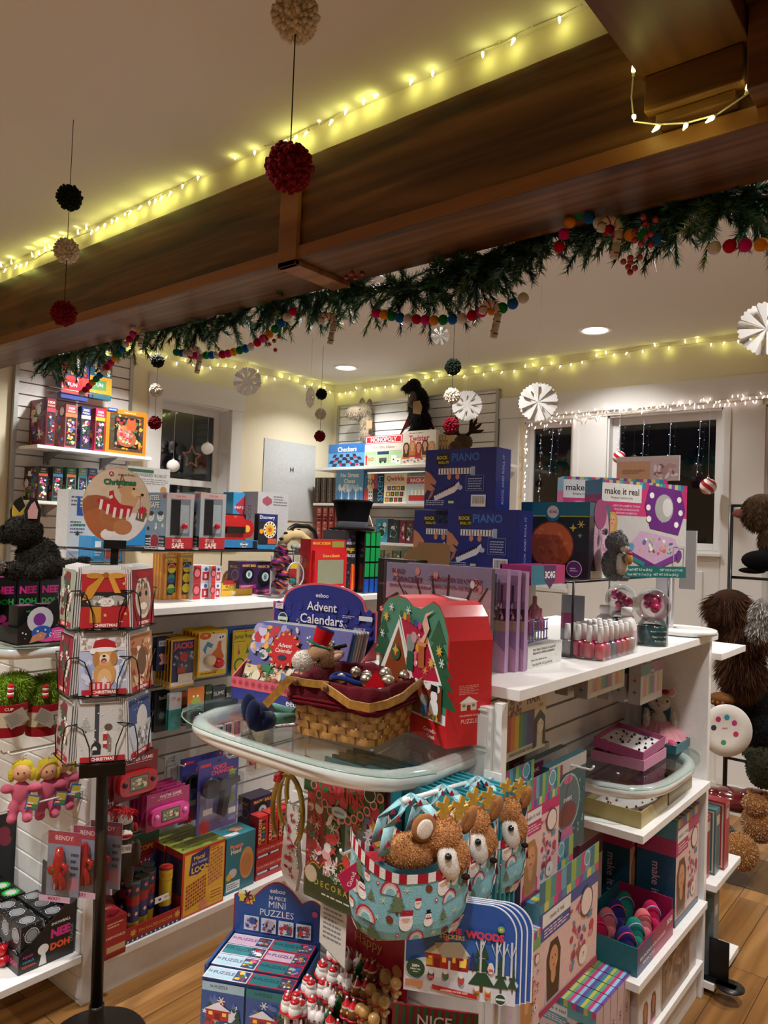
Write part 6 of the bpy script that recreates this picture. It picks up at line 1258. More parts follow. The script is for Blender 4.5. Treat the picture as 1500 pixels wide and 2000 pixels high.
for r_ in range(rows):
 z0,z1=h*(r_+.06)/rows,h*(r_+.94)/rows;g0,g1=.10*z0/h,.10*z1/h
 for k in range(ns):
  c=jit('#b9853f',.16);amp=.0038
  for s_ in range(4):
   u0,u1=(k+s_/4)/ns,(k+(s_+1)/4)/ns
   o0=amp*math.sin(PI*(k+s_/4+r_))if False else amp*math.cos(PI*(k+s_/4+r_));o1=amp*math.cos(PI*(k+(s_+1)/4+r_))
   bul=.0015
   m.add([on(u0,z0,g0,o0),on(u1,z0,g0,o1),on(u1,(z0+z1)/2,(g0+g1)/2,o1+bul),on(u0,(z0+z1)/2,(g0+g1)/2,o0+bul),on(u1,z1,g1,o1),on(u0,z1,g1,o0)],[(0,1,2,3),(3,2,4,5)],c,True)
m.build('woven_body',t)
m=MB('wool');vs=[];nn=96
prof=[(h*.80,.10,.006),(h*.9,.11,.010),(h*1.0,.12,.011),(h*1.2,.15,.009),(h*1.42,.17,.007),(h*1.50,.165,.0),(h*1.44,.10,-.006),(h*.9,.04,-.012)]
for(z,g,off)in prof:
 for k in range(nn):u=k/nn;wv=.0035*math.sin(u*2*PI*9+z*60)+.002*math.sin(u*2*PI*23);vs.append(on(u,z+wv*.8,g,off+wv))
m.add(vs,[(i*nn+k,i*nn+(k+1)%nn,(i+1)*nn+(k+1)%nn,(i+1)*nn+k)for i in range(len(prof)-1)for k in range(nn)],'#5c1420',True);m.build('cloth_lining',t)
m=MB('wool');
for z in(.92,1.02):m.tube([on(k/60,h*z,.12,.013)for k in range(60)],.0035,'#6a0e1c',6,closed=True)
m.build('cord',t)
def strap(pts,wd,th,col,nm='handle'):
 m=MB('wicker');pts=[Vector(p)for p in pts];vs=[];n=len(pts)
 for i,p in enumerate(pts):
  d=(pts[min(i+1,n-1)]-pts[max(i-1,0)]).normalized();s=Vector((0,0,1))-d*d.z;s.normalize();q=d.cross(s)
  for a_,b_ in((-1,-1),(1,-1),(1,1),(-1,1)):vs.append(p+s*a_*wd/2+q*b_*th/2)
 fs=[(i*4+k,i*4+(k+1)%4,i*4+4+(k+1)%4,i*4+4+k)for i in range(n-1)for k in range(4)]+[(3,2,1,0),(n*4-4,n*4-3,n*4-2,n*4-1)]
 m.add(vs,fs,col);return m.build(nm,t)
zr=h*1.28
strap([(w*.42,-.028,zr+.012),(w*.62,-.040,zr+.002),(w*.85,-.052,zr-.012),(w*1.08,-.048,zr-.014),(w*1.2,-.02,zr-.008),(w*1.26,.03,zr),(w*1.25,.08,zr+.01),(w*1.17,D,zr+.02)],.018,.004,'#a87830')
strap([(w*.50,-.026,zr+.014),(w*.2,-.028,zr+.012),(-.008,-.03,zr+.014)],.016,.004,'#a07430')
strap([(w*.02,-.036,zr+.018),(-.02,-.045,zr-.012),(-.05,-.05,zr-.045)],.018,.004,'#a87830')
for x,z in((w*.5,zr+.008),(w*.1,zr+.012)):m=MB('wicker');m.ell((x,-.037,z),(.008,.005,.008),'#5a2c12',10,6);m.build('rivet',t)
m=MB('felt');m.lathe([(0,0),(.010,0),(.010,.005),(0,.005)],'#5a0e1a',(w*.78,-.020,h*1.0),14,axis=(0,-1,0));m.build('button',t)
M0b=Matrix.Translation(A)@Matrix.Rotation(rz,4,'Z')
for k,(x,y,z,r)in enumerate([(.86,.45,1.62,.015),(.98,.3,1.5,.016),(.68,.35,1.45,.016),(.4,.55,1.5,.013),(.58,.5,1.48,.012),(1.0,.62,1.55,.013),(.3,.4,1.36,.012)]):
 m=MB('metal');m.ell((0,0,0),r,'#d8d4c8',16,10);m.tube([(r*1.0*math.cos(q*PI/8),r*1.0*math.sin(q*PI/8),0)for q in range(16)],r*.07,'#8a867c',5,closed=True);m.box((-r*.6,-r*.08,-r*1.01),(r*.6,r*.08,-r*.9),'#101010')
 o=m.build('jingle_bell');tag(o,'silver jingle bell standing highest in the basket' if k==0 else 'silver jingle bell among the others in the basket','bell',None if k==0 else 'jingle bells in the basket');o.matrix_world=M0b@Matrix.Translation((w*x,D*y,h*z))@Matrix.Rotation(k,4,'X')
m=MB('fabric');m.tube([(.055*math.cos(q*PI/10),.025*math.sin(q*PI/10),.004*math.sin(q))for q in range(20)],.0055,'#16286a',8,closed=True);o=m.build('bell_band');tag(o,'blue cloth band with bells lying in the basket','bell band');o.matrix_world=M0b@Matrix.Translation((w*.42,D*.45,h*1.36))
m=MB('felt');m.prism([(0,0),(.05,.005),(.028,.04)],(0,0,0),(1,0,0),(0,0,1),(0,-1,0),.006,'#c01420');o=m.build('felt_piece');tag(o,'small pointed piece of red felt between the bells','felt piece');o.matrix_world=M0b@Matrix.Translation((w*.76,D*.2,h*1.36))
P=atz(612,1408,BZ);P+=(P-CAM).normalized()*.03;P.z=BZ;t=thing('reindeer_plush','tan reindeer plush in a red top hat sitting behind the basket with navy boots','plush toy',P,RZROT-R(12));s=.001
H=atp(616,1292,('z',1.33));hz=BZ+top_h(P,1290)-BZ
hh=top_h(P,1284)
plush(t,'body',[E(0,.0,.04,.04,.035,.042),E(0,0,.09,.026,.024,.04),E(.012,0,hh,.038,.036,.034),E(.0,0,(hh+.09)/2,.024,.022,(hh-.06)/2)],'#b08a68','fur',.005,(7000,.005,['#b89270','#a07a58','#c4a080'],.0012),21)
m=MB('fur');m.ell((-.026,-.008,hh-.008),(.031,.030,.026),'#e4ded4',M=Matrix.Rotation(.25,3,'Y'));fuzz(m,[E(-.026,-.008,hh-.008,.031,.030,.026)],2500,.003,['#eee8e0','#d8d0c4'],.0012);m.build('white_muzzle',t)
m=MB('fur');m.ell((.006,-.02,hh+.012),(.026,.02,.022),'#b08a68');m.build('brow',t)
eye(t,(.004,-.041,hh+.0),.0055);m=MB('fabric');m.ell((.044,-.012,hh+.004),(.027,.008,.013),'#b89070',M=Matrix.Rotation(-.4,3,'Y'));q=m.build('ear',t);m=MB('fabric');m.ell((.046,-.019,hh+.004),(.018,.004,.007),'#e8c8c0',M=Matrix.Rotation(-.4,3,'Y'));m.build('inner_ear',q)
m=MB('felt');m.lathe([(.0,0),(.034,0),(.034,.003),(.020,.004),(.024,.040),(.021,.043),(0,.043)],'#c01820',(.008,0,hh+.03),24,cols=['#2a6a68','#2a6a68','#2a6a68','#c01820','#16204a','#16204a'],axis=(.35,0,1));m.build('hat',t)
for q in(0,1):m=MB('felt');m.tube([(.035,.012*q,hh+.02),(.06,.012*q,hh+.026),(.075,.012*q,hh+.03)],.004,'#3a2218',6);m.tube([(.055,.012*q,hh+.024),(.06,.012*q,hh+.012)],.003,'#3a2218',6);m.build('antler',t)
Q=lambda px,py,z:(Matrix.Rotation(-(RZROT-R(12)),3,'Z')@(atz(px,py,z)-P))
for k,(p0,p1,p2)in enumerate([((572,1392),(530,1383),(490,1395)),((574,1402),(536,1404),(500,1410))]):
 m=MB('fabric');m.tube([Q(*p0,BZ+.018),Q(*p1,BZ+.02),Q(*p1,BZ+.02)+(Q(*p2,BZ+.02)-Q(*p1,BZ+.02))*.35],[.011,.014,.015],'#6a9c8e',12);m.build('teal_leg',t)
 m=MB('fabric');a0=Q(*p1,BZ+.02);a1=Q(*p2,BZ+.022);m.tube([a0.lerp(a1,.2),a0.lerp(a1,.6),a1],[.019,.022,.022],'#141c3c',14);m.ell(a1+Vector((-.006,0,.016)),(.018,.022,.034),'#141c3c',14,10);m.build('navy_boot',t)
m=MB('paper');m.box((-.028,-.016,0),(.028,.016,.001),'#e8e0e0');f=Fr(m,(-.028,-.016,.001),(1,0,0),(0,1,0),(0,0,1),.056,.032);f.frame(0,0,1,1,.1,'#b02040');f.t('4.99',.5,.55,.3,'#801830',.6);tag(m.build('price_tag',None,atz(558,1417,BZ+.0005),(0,0,RZROT+.2)),'small red-edged price tag lying flat on the glass left of the basket','price tag')
# ========================= goods hanging under the bow shelf
def chain(a):
 a.rect(0,0,1,1,'#8a2030');a.rect(.0,.0,.24,.8,'#8a2a30');a.rect(.24,.0,.5,.8,'#22583c');a.rect(.5,.0,.76,.8,'#8fa8b8');a.rect(.76,.0,1,.8,'#3a3a6a')
 for x0,pal in((0,['#c8404c','#e8e0e0','#a01828','#4a6a58']),(.24,['#e84858','#e8b0b8','#2e7a50','#f4f0f0']),(.5,['#c83838','#3a7a40','#e8c050','#7a5a40']),(.76,['#5a70b0','#e8e0f0','#c8a040','#c83060'])):a.busy(x0,.02,x0+.24,.8,pal,60,.05,int(x0*100),'dsfe')
 a.rect(0,.76,1,1,'#1c5434');a.busy(0,.7,1,1,['#b83048','#2a7a48','#c85060'],36,.05,2,'d');a.t('PAPER',.5,.93,.09,'#c02c40',.62,bold=.04);a.t('CHAINS',.5,.82,.1,'#c02c40',.72,bold=.04)
 for k in range(13):x=.06+.075*k;y=.9-.28*math.sin(PI*k/12);a.ring(x,y,.045,'#d8807a','#28503a',.35,12)
 a.disc(.48,.67,.1,'#b8ccd8',ry=.05);a.t('eeboo',.48,.67,.03,'#284878',.16);a.disc(.84,.9,.07,'#e0e8e0');a.disc(.84,.9,.06,'#163a28')
def chain_pack(k,Y,x0,w_,lab,grp=None):
 Z0,Z1=.93,1.175;t=thing('paper_chain_pack',lab,'craft pack',(x0,Y,Z0),0,grp)
 m=MB();m.box((0,0,0),(w_,.006,Z1-Z0),'#2a8a98' if k else '#8a2030')
 if k==0:chain(frames(m,w_,.006,Z1-Z0)['front'])
 m.build('card',t)
 if k==0:
  m=MB();pts=[(0,-.035)]+[(w_,-.035)]+[(w_-.0-w_*(i+.5*(j+1)/6*1.0)/5 if False else w_*(1-(i+j/6)/5),.012+.016*math.sin(PI*j/6)+.034*math.sin(PI*(i+j/6)/5))for i in range(5)for j in range(7)]
  m.prism(pts,(0,-.001,0),(1,0,0),(0,0,1),(0,-1,0),.003,'#8a2020');m.prism([(p[0]*.985+w_*.0075,p[1]-.004)for p in pts],(0,-.004,0),(1,0,0),(0,0,1),(0,-1,0),.0004,'#c8a030');m.prism([(p[0]*.975+w_*.0125,p[1]-.006)for p in pts],(0,-.0044,0),(1,0,0),(0,0,1),(0,-1,0),.0004,'#1c3a20')
  f=Fr(m,(0,-.0048,-.035),(1,0,0),(0,0,1),(0,-1,0),w_,.09);f.t('24',.5,.88,.12,'#d8b840',.2);f.t('holiday chain',.5,.64,.17,'#f0ece0',.56);f.t('D E C O R A T I O N',.5,.36,.14,'#c8b840',.75);f.lines(.25,.1,.75,.18,1,'#e8e4d8');f.disc(.1,.5,.2,'#c8b8a0');m.build('scalloped_label',t)
  m=MB();m.box((-.004,-.009,-.038),(w_+.004,.008,Z1-Z0),'#fff');m.build('clear_bag',t,mats=[CLEAR()])
P=aty(596,1700,1.18);P2=aty(752,1760,1.18);wch=P2.x-P.x
chain_pack(0,1.18,P.x,wch,'large clear pack of festive paper chains with a green scalloped label')
for k in range(5):chain_pack(k+1,1.20+.024*(k+1),P.x+.004,wch-.006,'paper chain pack showing only its edge, behind the front pack','paper chain packs behind the front one')
for k in range(9):chain_pack(k+1,1.21+.018*k,P.x+wch+.02,.17,'teal edged paper chain pack on the second hook, above the tote bags','teal paper chain packs on the second hook')
for x,z in((P.x+wch/2,1.16),(P.x+wch+.1,1.16)):hook(RG,(x,1.413,z),(0,-1,0),.26,.003)
for k in range(5):
 A=aty(617,1870,1.20+.02*k);m=MB('paper');hh_=.135;m.prism([(0,.03),(.075,0),(.075,hh_),(0,hh_)],(0,0,0),(1,0,0),(0,0,1),(0,-1,0),.0015,'#c8c6c2');f=Fr(m,(0,-.0015,0),(1,0,0),(0,0,1),(0,-1,0),.075,hh_);f.lines(.12,.3,.9,.95,9,'#77777c')
 tag(m.build('jewellery_card',None,A+Vector((.01,0,.01))),'white printed card back hanging left of the red pen display','card','white card backs left of the pen display')
for k in range(3):
 P=aty([565,580,597][k],1500,[1.22,1.28,1.34][k]);t=thing('antler_headband',['gold antler headband with red berries, front of its hook','gold antler headband, second on its hook','gold antler headband, last on its hook against the panel'][k],'headband',(P.x,P.y,.965),R(10*k))
 m=MB('gilt');pts=[(.05*math.cos(a_),0,.06+.085*math.sin(a_))for a_ in[R(-50+q*280/18)for q in range(19)]];m.tube(pts,.006,'#a88838',8);m.build('band',t)
 m=MB('gloss');rr=random.Random(k);[m.ell((-.03+.012*rr.uniform(-1,1),-.01,.135+.012*rr.uniform(-1,1)),.007,'#a8141e',8,6)for _ in range(6)];m.build('berries',t)
hook(RG,(aty(590,1490,1.41).x,1.413,1.13),(0,-1,0),.25,.003)
P=aty(576,1640,1.30);t=thing('stocking_ornament','white felt ornament with red print and silver beads beside the red window boxes','ornament',P)
m=MB('felt');m.prism([(-.02,-.10),(.02,-.115),(.03,-.06),(.02,0),(.022,.085),(-.022,.085),(-.03,-.02),(-.034,-.07)],(0,0,0),(1,0,0),(0,0,1),(0,-1,0),.012,'#d8d0cc');f=Fr(m,(-.03,-.012,-.1),(1,0,0),(0,0,1),(0,-1,0),.05,.18);f.busy(.1,.05,.9,.95,['#a02030','#c04050'],26,.12,3,'def');m.build('felt_body',t)
m=MB('metal');[m.ell((.024+.004*math.sin(q),-.014,.08-.009*q),.0042,'#c8c8c8',8,6)for q in range(16)];m.build('bead_string',t)
hook(RG,(P.x,1.413,P.z+.09),(0,-1,0),.13,.003)
def tote(P,lab,sc,rz):
 t=thing('fawn_tote_bag',lab,'tote bag',P,rz);t.scale=(sc,)*3
 w_,top,bot,dd=.105,-.085,-.235,.045
 def pt(u,v_,s):
  th=2*PI*u;cx=math.cos(th);sy=math.sin(th);k=.55+.45*math.sin(min(1,v_*1.5+.12)*PI/2)if v_<.5 else 1-.0*(v_-.5)
  k=(1-(1-min(1,v_*2.2))**2.2)**.5*.55+.45 if v_<.46 else 1.0-.02*(v_-.46)
  zt=top+(.035*(abs(cx)**2)-.03*abs(sy))*1.0;z=bot+(zt-bot)*v_
  return Vector((w_*k*abs(cx)**.8*(1 if cx>0 else-1)*(1),dd*k*abs(sy)**.9*(1 if sy>0 else-1)*(.4 if v_<.1 else 1),z))*1.0
 def shell(name,v0,v1,col,off=0,nu=40,nv=8,kind='fabric',striped=False):
  m=MB(kind)
  for j in range(nv):
   for i in range(nu):
    q=[pt(i/nu,v0+(v1-v0)*j/nv,0),pt((i+1)/nu,v0+(v1-v0)*j/nv,0),pt((i+1)/nu,v0+(v1-v0)*(j+1)/nv,0),pt(i/nu,v0+(v1-v0)*(j+1)/nv,0)]
    q=[Vector((p.x*(1+off),p.y*(1+off*2),p.z))for p in q]
    m.add(q,[(0,1,2,3)],(['#a01c2c','#e0dcd8'][(i)%2]if striped else col),True)
  return m.build(name,t)
 shell('bag_body',0,.93,'#83b8c4');shell('striped_binding',.90,1.03,'#fff',.02,striped=True,nu=56,nv=2)
 m=MB('fabric');m.tube([pt(i/40+.0,.02,0)*1.0 for i in range(40)],.0028,'#c8a8a8',5,closed=True);m.build('piping',t)
 m=MB('fabric');rr=random.Random(4)
 def motif(u,v_,kind,s):
  c=pt(u,v_,0);du=(pt(u+.01,v_,0)-c).normalized();dv=(pt(u,v_+.02,0)-c).normalized();nn_=du.cross(dv).normalized()
  if nn_.y>0 and abs(math.sin(2*PI*u))>.3:nn_=-nn_
  c=c+nn_*.0012;f=Fr(m,c-du*s-dv*s,du,dv,nn_,2*s,2*s)
  if kind==0:f.disc(.5,.3,.28,'#e8e4e0');f.disc(.5,.62,.19,'#ece8e4');f.rect(.32,.76,.68,.82,'#16181c');f.rect(.38,.8,.62,1,'#16181c');f.rect(.34,.46,.68,.54,'#b02434');f.disc(.44,.64,.03,'#111',n=6);f.disc(.56,.64,.03,'#111',n=6)
  elif kind==1:f.tree(.5,0,1,1,'#6a7a5a');f.star(.5,1,.12,'#c04050')
  elif kind==2:
   for r_,c_ in((.48,'#a83a48'),(.40,'#d8a8a4'),(.32,'#c8d8d8'),(.22,'#83b8c4')):f.poly([(.5+r_*math.cos(a_*PI/10),.2+r_*1.3*math.sin(a_*PI/10))for a_ in range(11)],c_)
  elif kind==3:f.disc(.5,.4,.34,'#e4e0dc',ry=.42);f.disc(.5,.5,.2,'#d8a898',ry=.15);f.poly([(.2,.62),(.8,.62),(.85,.95),(.3,.95)],'#a82434');f.rect(.18,.58,.82,.68,'#f0ecec')
  elif kind==4:f.flake(.5,.5,.3,'#c8d8b8')
  elif kind==5:f.star(.5,.5,.25,'#c83040',8);f.disc(.5,.5,.08,'#fff',n=8)
  else:f.disc(.5,.5,.3,'#7a3c24',ry=.4,rot=.7)
 k=0
 for v_ in(.2,.42,.64,.82):
  for u in[.52+.0385*q+(.02 if int(v_*10)%4==0 else 0)for q in range(12)]+[.02,.94]:
   if rr.random()<.9:motif(u,v_,[0,1,2,3,4,5,6,1,3,4][k*7%10],rr.uniform(.013,.020)if(k*7%10)<4 else.009)
   k+=1
 m.build('printed_motifs',t)
 for y in(-.028,.028):
  m=MB('fabric');pts=[Vector((-.055,y,top+.0)),Vector((-.045,y*.8,top+.045)),Vector((-.018,y*.4,-.012)),Vector((0,0,.002)),Vector((.018,y*.4,-.012)),Vector((.045,y*.8,top+.045)),Vector((.055,y,top))]
  for i in range(len(pts)-1):
   a_,b_=pts[i],pts[i+1];hw=Vector((0,.011,0))if 1<i<4 else Vector((.010,.004,0));hw2=Vector((0,.011,0))if 1<i+1<4 else Vector((.010,.004,0));m.add([a_-hw,a_+hw,b_+hw2,b_-hw2],[(0,1,2,3)],'#8abcc8' if i%2 else '#9cc8d0',True)
   mid=(a_+b_)/2;m.add([mid+Vector((-.005,-.012,-.004)),mid+Vector((.005,-.012,-.004)),mid+Vector((0,-.012,.006))],[(0,1,2)],'#a02838')
  o=m.build('handle',t);sm=o.modifiers.new('th','SOLIDIFY');sm.thickness=.002
 m=MB('fabric');m.add([(-.075,.02,top-.012),(.075,.02,top-.012),(.075,-.02,top-.012),(-.075,-.02,top-.012)],[(0,1,2,3)],'#901424');m.build('red_lining',t)
 fx,fz=.050,top+.018
 es=[E(-.0,-.008,top-.002,.055,.026,.030),E(fx,-.022,fz+.008,.032,.030,.033),E(fx+.022,-.032,fz-.024,.021,.021,.030)]
 plush(t,'fawn_body',es,'#b58050','fur',.005,(9000,.003,['#bb8656','#ae7848','#c08c5c'],.0011),31)
 m=MB('fur');e_=E(fx+.004,-.044,fz-.028,.019,.013,.032);m.ell(e_[0],e_[1],'#dcd6ce',M=Matrix.Rotation(-.35,3,'Y'));m.build('white_cheek',t)
 eye(t,(fx-.002,-.0575,fz-.014),.0062);m=MB('felt');m.ell((fx+.034,-.046,fz-.054),(.008,.007,.005),'#2a1610',10,6);m.build('nose',t)
 for(ex,ey,rot_)in((-.038,-.032,.3),(.05,-.01,-1.2)):
  m=MB('fabric');m.ell((fx+ex,ey,fz+.026),(.022,.009,.024)if ex<0 else(.026,.008,.012),'#93623a',M=Matrix.Rotation(rot_,3,'Y'));q=m.build('ear',t)
  if ex<0:m=MB('fabric');m.ell((fx+ex,ey-.007,fz+.026),(.014,.004,.017),'#d8ccc0',M=Matrix.Rotation(rot_,3,'Y'));m.build('inner_ear',q)
 for sx in(-.004,.024):
  m=MB('gilt');m.prism([(-.006,0),(.006,0),(.008,.012),(.02,.016),(.018,.024),(.008,.022),(.012,.036),(.004,.042),(0,.030),(-.012,.034),(-.014,.026),(-.004,.020),(-.014,.014),(-.008,.010)],(fx+sx,-.026,fz+.034),(1,.3,0),(0,0,1),(.3,-1,0),.004,'#d8b050');m.build('gold_antler',t)
 m=MB('paper');m.prism([(0,0),(.03,.018),(.016,.05),(-.016,.03)],(-.115,-.02,top-.06),(1,0,0),(0,0,1),(0,-1,0),.001,'#b81850');f=Fr(m,(-.115,-.021,top-.05),(1,0,0),(0,0,1),(0,-1,0),.02,.03);f.t('Gund',.4,.4,.3,'#f0e0e8',.8,rot=1.2);m.build('pink_tag',t);return t
rt=RZROT-R(6)
for k,(px,py,Y,sc,lab)in enumerate([(806,1556,1.02,.98,'blue Christmas print tote bag with a tan fawn plush inside, nearest on the rail'),(868,1538,1.15,.98,'blue Christmas print tote bag with a fawn plush, middle of three on the rail'),(936,1521,1.30,.98,'blue Christmas print tote bag with a fawn plush, furthest of three, against the panel')]):
 P=aty(px,py,Y);tote(P,lab,sc,rt);
 if k==0:Pk=P
a=MB('laminate');P3=aty(945,1519,1.413);a.tube([P3,(Pk.x+(P3.x-Pk.x)*0,Pk.y-.02,Pk.z-.001)],.0045,'#e8e8e8',8);a.ell((Pk.x,Pk.y-.02,Pk.z-.001),.0065,'#e8e8e8',8,6);a.build('rail',RG)
A=aty(788,1930,1.06);B=atz(1006,1965,A.z);w,rz=local(A,B);h=top_h(A,1745)
def wood(f):
 f.rect(.02,.02,.98,.62,'#2a62b0');f.rect(0,.0,1,.3,'#d8dce8');f.disc(.3,.28,.3,'#e4e8f0',ry=.1);f.disc(.75,.22,.32,'#dce2ee',ry=.1)
 f.house(.2,.28,.2,.26,'#b81c28','#d8d0c0');f.house(.42,.28,.16,.3,'#a81824','#d8d0c0');f.poly([(.27,.54),(.5,.58),(.58,.42),(.34,.40)],'#b8b0a0');f.disc(.38,.60,.03,'#e05878');f.rect(.2,.3,.26,.37,'#d8a840');f.rect(.5,.32,.56,.39,'#f0e060')
 f.tree(.70,.10,.28,.55,'#1e4a34','#d8dce8');f.tree(.87,.12,.16,.4,'#244e3c');f.tree(.97,.14,.1,.34,'#244e3c');f.tree(.62,.3,.1,.2,'#1c3868')
 for x in(.68,.82,.88,.95):f.rect(x,.3,x+.018,.66,'#ccd4e0');f.poly([(x+.008,.5),(x+.014,.5),(x+.05,.64),(x+.04,.64)],'#ccd4e0');f.poly([(x+.008,.46),(x+.004,.48),(x-.04,.6),(x-.034,.62)],'#ccd4e0')
 for k,(x,y)in enumerate([(.25,.2),(.38,.22),(.52,.2),(.78,.36),(.66,.1),(.76,.1)]):f.disc(x,y,.035,['#4a4a4c','#5a6068','#8a6248','#e8e0e0','#d87830','#c89030'][k],ry=.05);f.disc(x,y+.04,.025,'#e8e4e0');f.rect(x-.02,y-.03,x+.02,y,['#e05070','#3a7a50','#d83050'][k%3])
 f.t('DAY IN THE',.32,.70,.06,'#d83a58',.46,bold=.05);f.t('WOODS',.72,.69,.08,'#d83a58',.34,bold=.05);f.t('STICKERS',.43,.635,.045,'#d8c060',.3,bold=.03);f.disc(.86,.78,.035,'#8ab038');f.t('3+',.86,.78,.025,'#fff',.06)
 f.disc(.11,.26,.1,'#1c4a34');f.t('200+',.11,.285,.03,'#fff',.14,bold=.02);f.t('SHINY FOIL',.11,.25,.016,'#fff',.14);f.t('stickers',.11,.225,.014,'#fff',.14);f.poly([(.26,.12),(.66,.08),(.67,.03),(.27,.07)],'#b81c28');f.t('ASSORTED STICKER SIZES',.46,.075,.018,'#fff',.34,rot=0);f.disc(.87,.07,.06,'#e8ece8');f.disc(.87,.07,.052,'#1a4a3a');f.rect(.83,.06,.91,.08,'#e8ece8');f.rect(.02,.07,.18,.14,'#c88a60')
for k in range(4):
 t=thing('sticker_book','blue arched sticker book with a red winter cottage, front of four under the tote bags' if k==0 else 'blue arched sticker book showing its white-edged rim behind the front one','sticker book',A+Vector((.006*k,.008*k,.001*k)),rz,None if k==0 else 'sticker books behind the front one')
 m=MB();n_=14;r_=w*.24;pts=[(0,0),(w,0)]+[(w-r_+r_*math.cos(q*PI/2/n_),h-r_+r_*math.sin(q*PI/2/n_))for q in range(n_+1)]+[(r_-r_*math.sin(q*PI/2/n_),h-r_+r_*math.cos(q*PI/2/n_))for q in range(n_+1)]
 m.prism(pts,(0,0,0),(1,0,0),(0,0,1),(0,-1,0),.002,'#dfe4ea');m.prism([(.5*w+(p[0]-.5*w)*.975,.5*h+(p[1]-.5*h)*.985)for p in pts],(0,-.002,0),(1,0,0),(0,0,1),(0,-1,0),.0002,'#2456a8')
 if k==0:wood(Fr(m,(0,-.0024,0),(1,0,0),(0,0,1),(0,-1,0),w,h))
 m.build('cover',t)
hook(RG,(-.98,1.413,A.z+h*.95),(0,-1,0),.3,.003)
a=MB('laminate');a.box((-1.50,.96,.375),(-.64,1.412,.40),WHT);a.build('end_shelf',RG,bevel=.0015)
SZ=.4005
A=Vector((-1.43,1.143,SZ));rz=R(27);w=.236;D=.165;hT=.24
t=thing('mini_puzzle_display','blue counter display with a scalloped header reading mini puzzles','display box',A,rz)
m=MB();BLU='#1e4a8c';m.box((0,0,0),(.005,D,hT),BLU);m.box((w-.005,0,0),(w,D,hT-.02),BLU);m.box((0,D-.004,0),(w,D,hT),BLU);m.box((.005,0,0),(w-.005,.004,.12),BLU);m.build('tray',t)
pts=[(0,0),(w,0),(w,.085)];
for(c0,c1,hh_)in((.78,1.0,.012),(.22,.78,.03),(0,.22,.012)):
 pts+=[(w*(c1+(c0-c1)*q/10),.088+hh_*math.sin(PI*q/10)+(.016 if hh_>.02 else 0)*math.sin(PI*q/10))for q in range(11)]
m=MB();m.prism(pts,(0,D+.002,hT-.0),(1,0,0),(0,0,1),(0,-1,0),.003,'#8a1838');m.prism([(p[0]*.97+w*.015,p[1]*.965)for p in pts],(0,D-.001,hT),(1,0,0),(0,0,1),(0,-1,0),.0004,'#1f4e98')
f=Fr(m,(0,D-.0016,hT),(1,0,0),(0,0,1),(0,-1,0),w,.13);f.t('eeboo',.5,.86,.09,'#f0f0f4',.22);f.t('36 PIECE',.5,.72,.07,'#d8e0f0',.3,bold=.02);f.t('MINI',.5,.59,.13,'#f0f0f4',.34,bold=0);f.t('PUZZLES',.5,.42,.13,'#f0f0f4',.6,bold=0);f.busy(.04,.5,.26,.85,['#e8e0c0','#202430','#c03040','#d8c040'],14,.09,3);f.disc(.93,.52,.06,'#d85090')
for k in range(4):f.rect(.13+.2*k,.04,.30+.2*k,.32,'#d8dce8');f.busy(.135+.2*k,.05,.295+.2*k,.31,[['#3a4a90','#c8c0d8','#b83048','#2a5a44'],['#4a3a80','#7a5a48','#c8b0c0','#28305a'],['#c83038','#e8e8f0','#3a6ab0','#2a5a44'],['#2a5a44','#d8d8e0','#c83048','#28305a']][k],26,.06,k)
m.build('header',t)
M1=Matrix.Translation(A)@Matrix.Rotation(rz,4,'Z')
cols=[('#d8b8d0','#5a3a6a'),('#2a7a80','#1a3a58'),('#2a7a80','#1a3a58'),('#d8b8d0','#5a3a6a'),('#a8c8d8','#5a3a6a'),('#2a7a80','#1a3a58'),('#a8c8d8','#5a3a6a'),('#2a7a80','#1a3a58')]
nm=['lilac topped','teal topped','teal topped','lilac topped','pale blue topped','teal topped','pale blue topped','teal topped']
for r_ in range(4):
 for c_ in range(2):
  i=r_*2+c_;bw,bd=(w-.016)/2,.046;y=D-.006-bd*(r_+1)-.001*r_;z=SZ+.005;hz_=hT-.012-(.0 if r_<3 else.004)
  m=MB();m.box((0,0,0),(bw-.001,bd-.001,hz_),'#284878');fr=frames(m,bw-.001,bd-.001,hz_);tp=fr['top'];tp.rect(0,0,1,1,'#c83048' if i%2 else '#d8d0e0');tp.rect(.03,.08,.97,.92,cols[i][0]);tp.t('PUZZLE',.4,.56,.34,cols[i][1],.48,bold=.02);tp.t('36',.08,.6,.3,cols[i][1],.1);tp.rect(.66,.08,.97,.92,'#38406a');tp.busy(.66,.1,.97,.9,XM,18,.14,i)
  a=fr['front']
  for zz0 in(.02,.5):a.rect(.02,zz0,.98,zz0+.47,'#3a5a9a');a.rect(.02,zz0+.38,.98,zz0+.47,cols[i][0]);a.t('36 PUZZLE',.4,zz0+.43,.03,cols[i][1],.7);a.busy(.03,zz0,.97,zz0+.37,['#e8e8f0','#c83040','#2a5a44','#e8c040','#5a78b8'],40,.09,i);a.house(.15,zz0+.1,.5,.18,'#b81c28','#e8e8f0');a.tree(.85,zz0,.25,.5,'#1e4a38')
  o=m.build('mini_puzzle_box');o.matrix_world=M1@Matrix.Translation((.008+c_*bw,y,.005));tag(o,nm[i]+' mini puzzle stack, '+['back','second','third','front'][r_]+' row '+['left','right'][c_]+' in the blue display','puzzle box')
rz=0;w=.215;D=.2
A=Vector((-1.215,1.165,SZ))
t=thing('pen_display','red counter display of festive topper pens with a Happy New Year header','display box',A,rz)
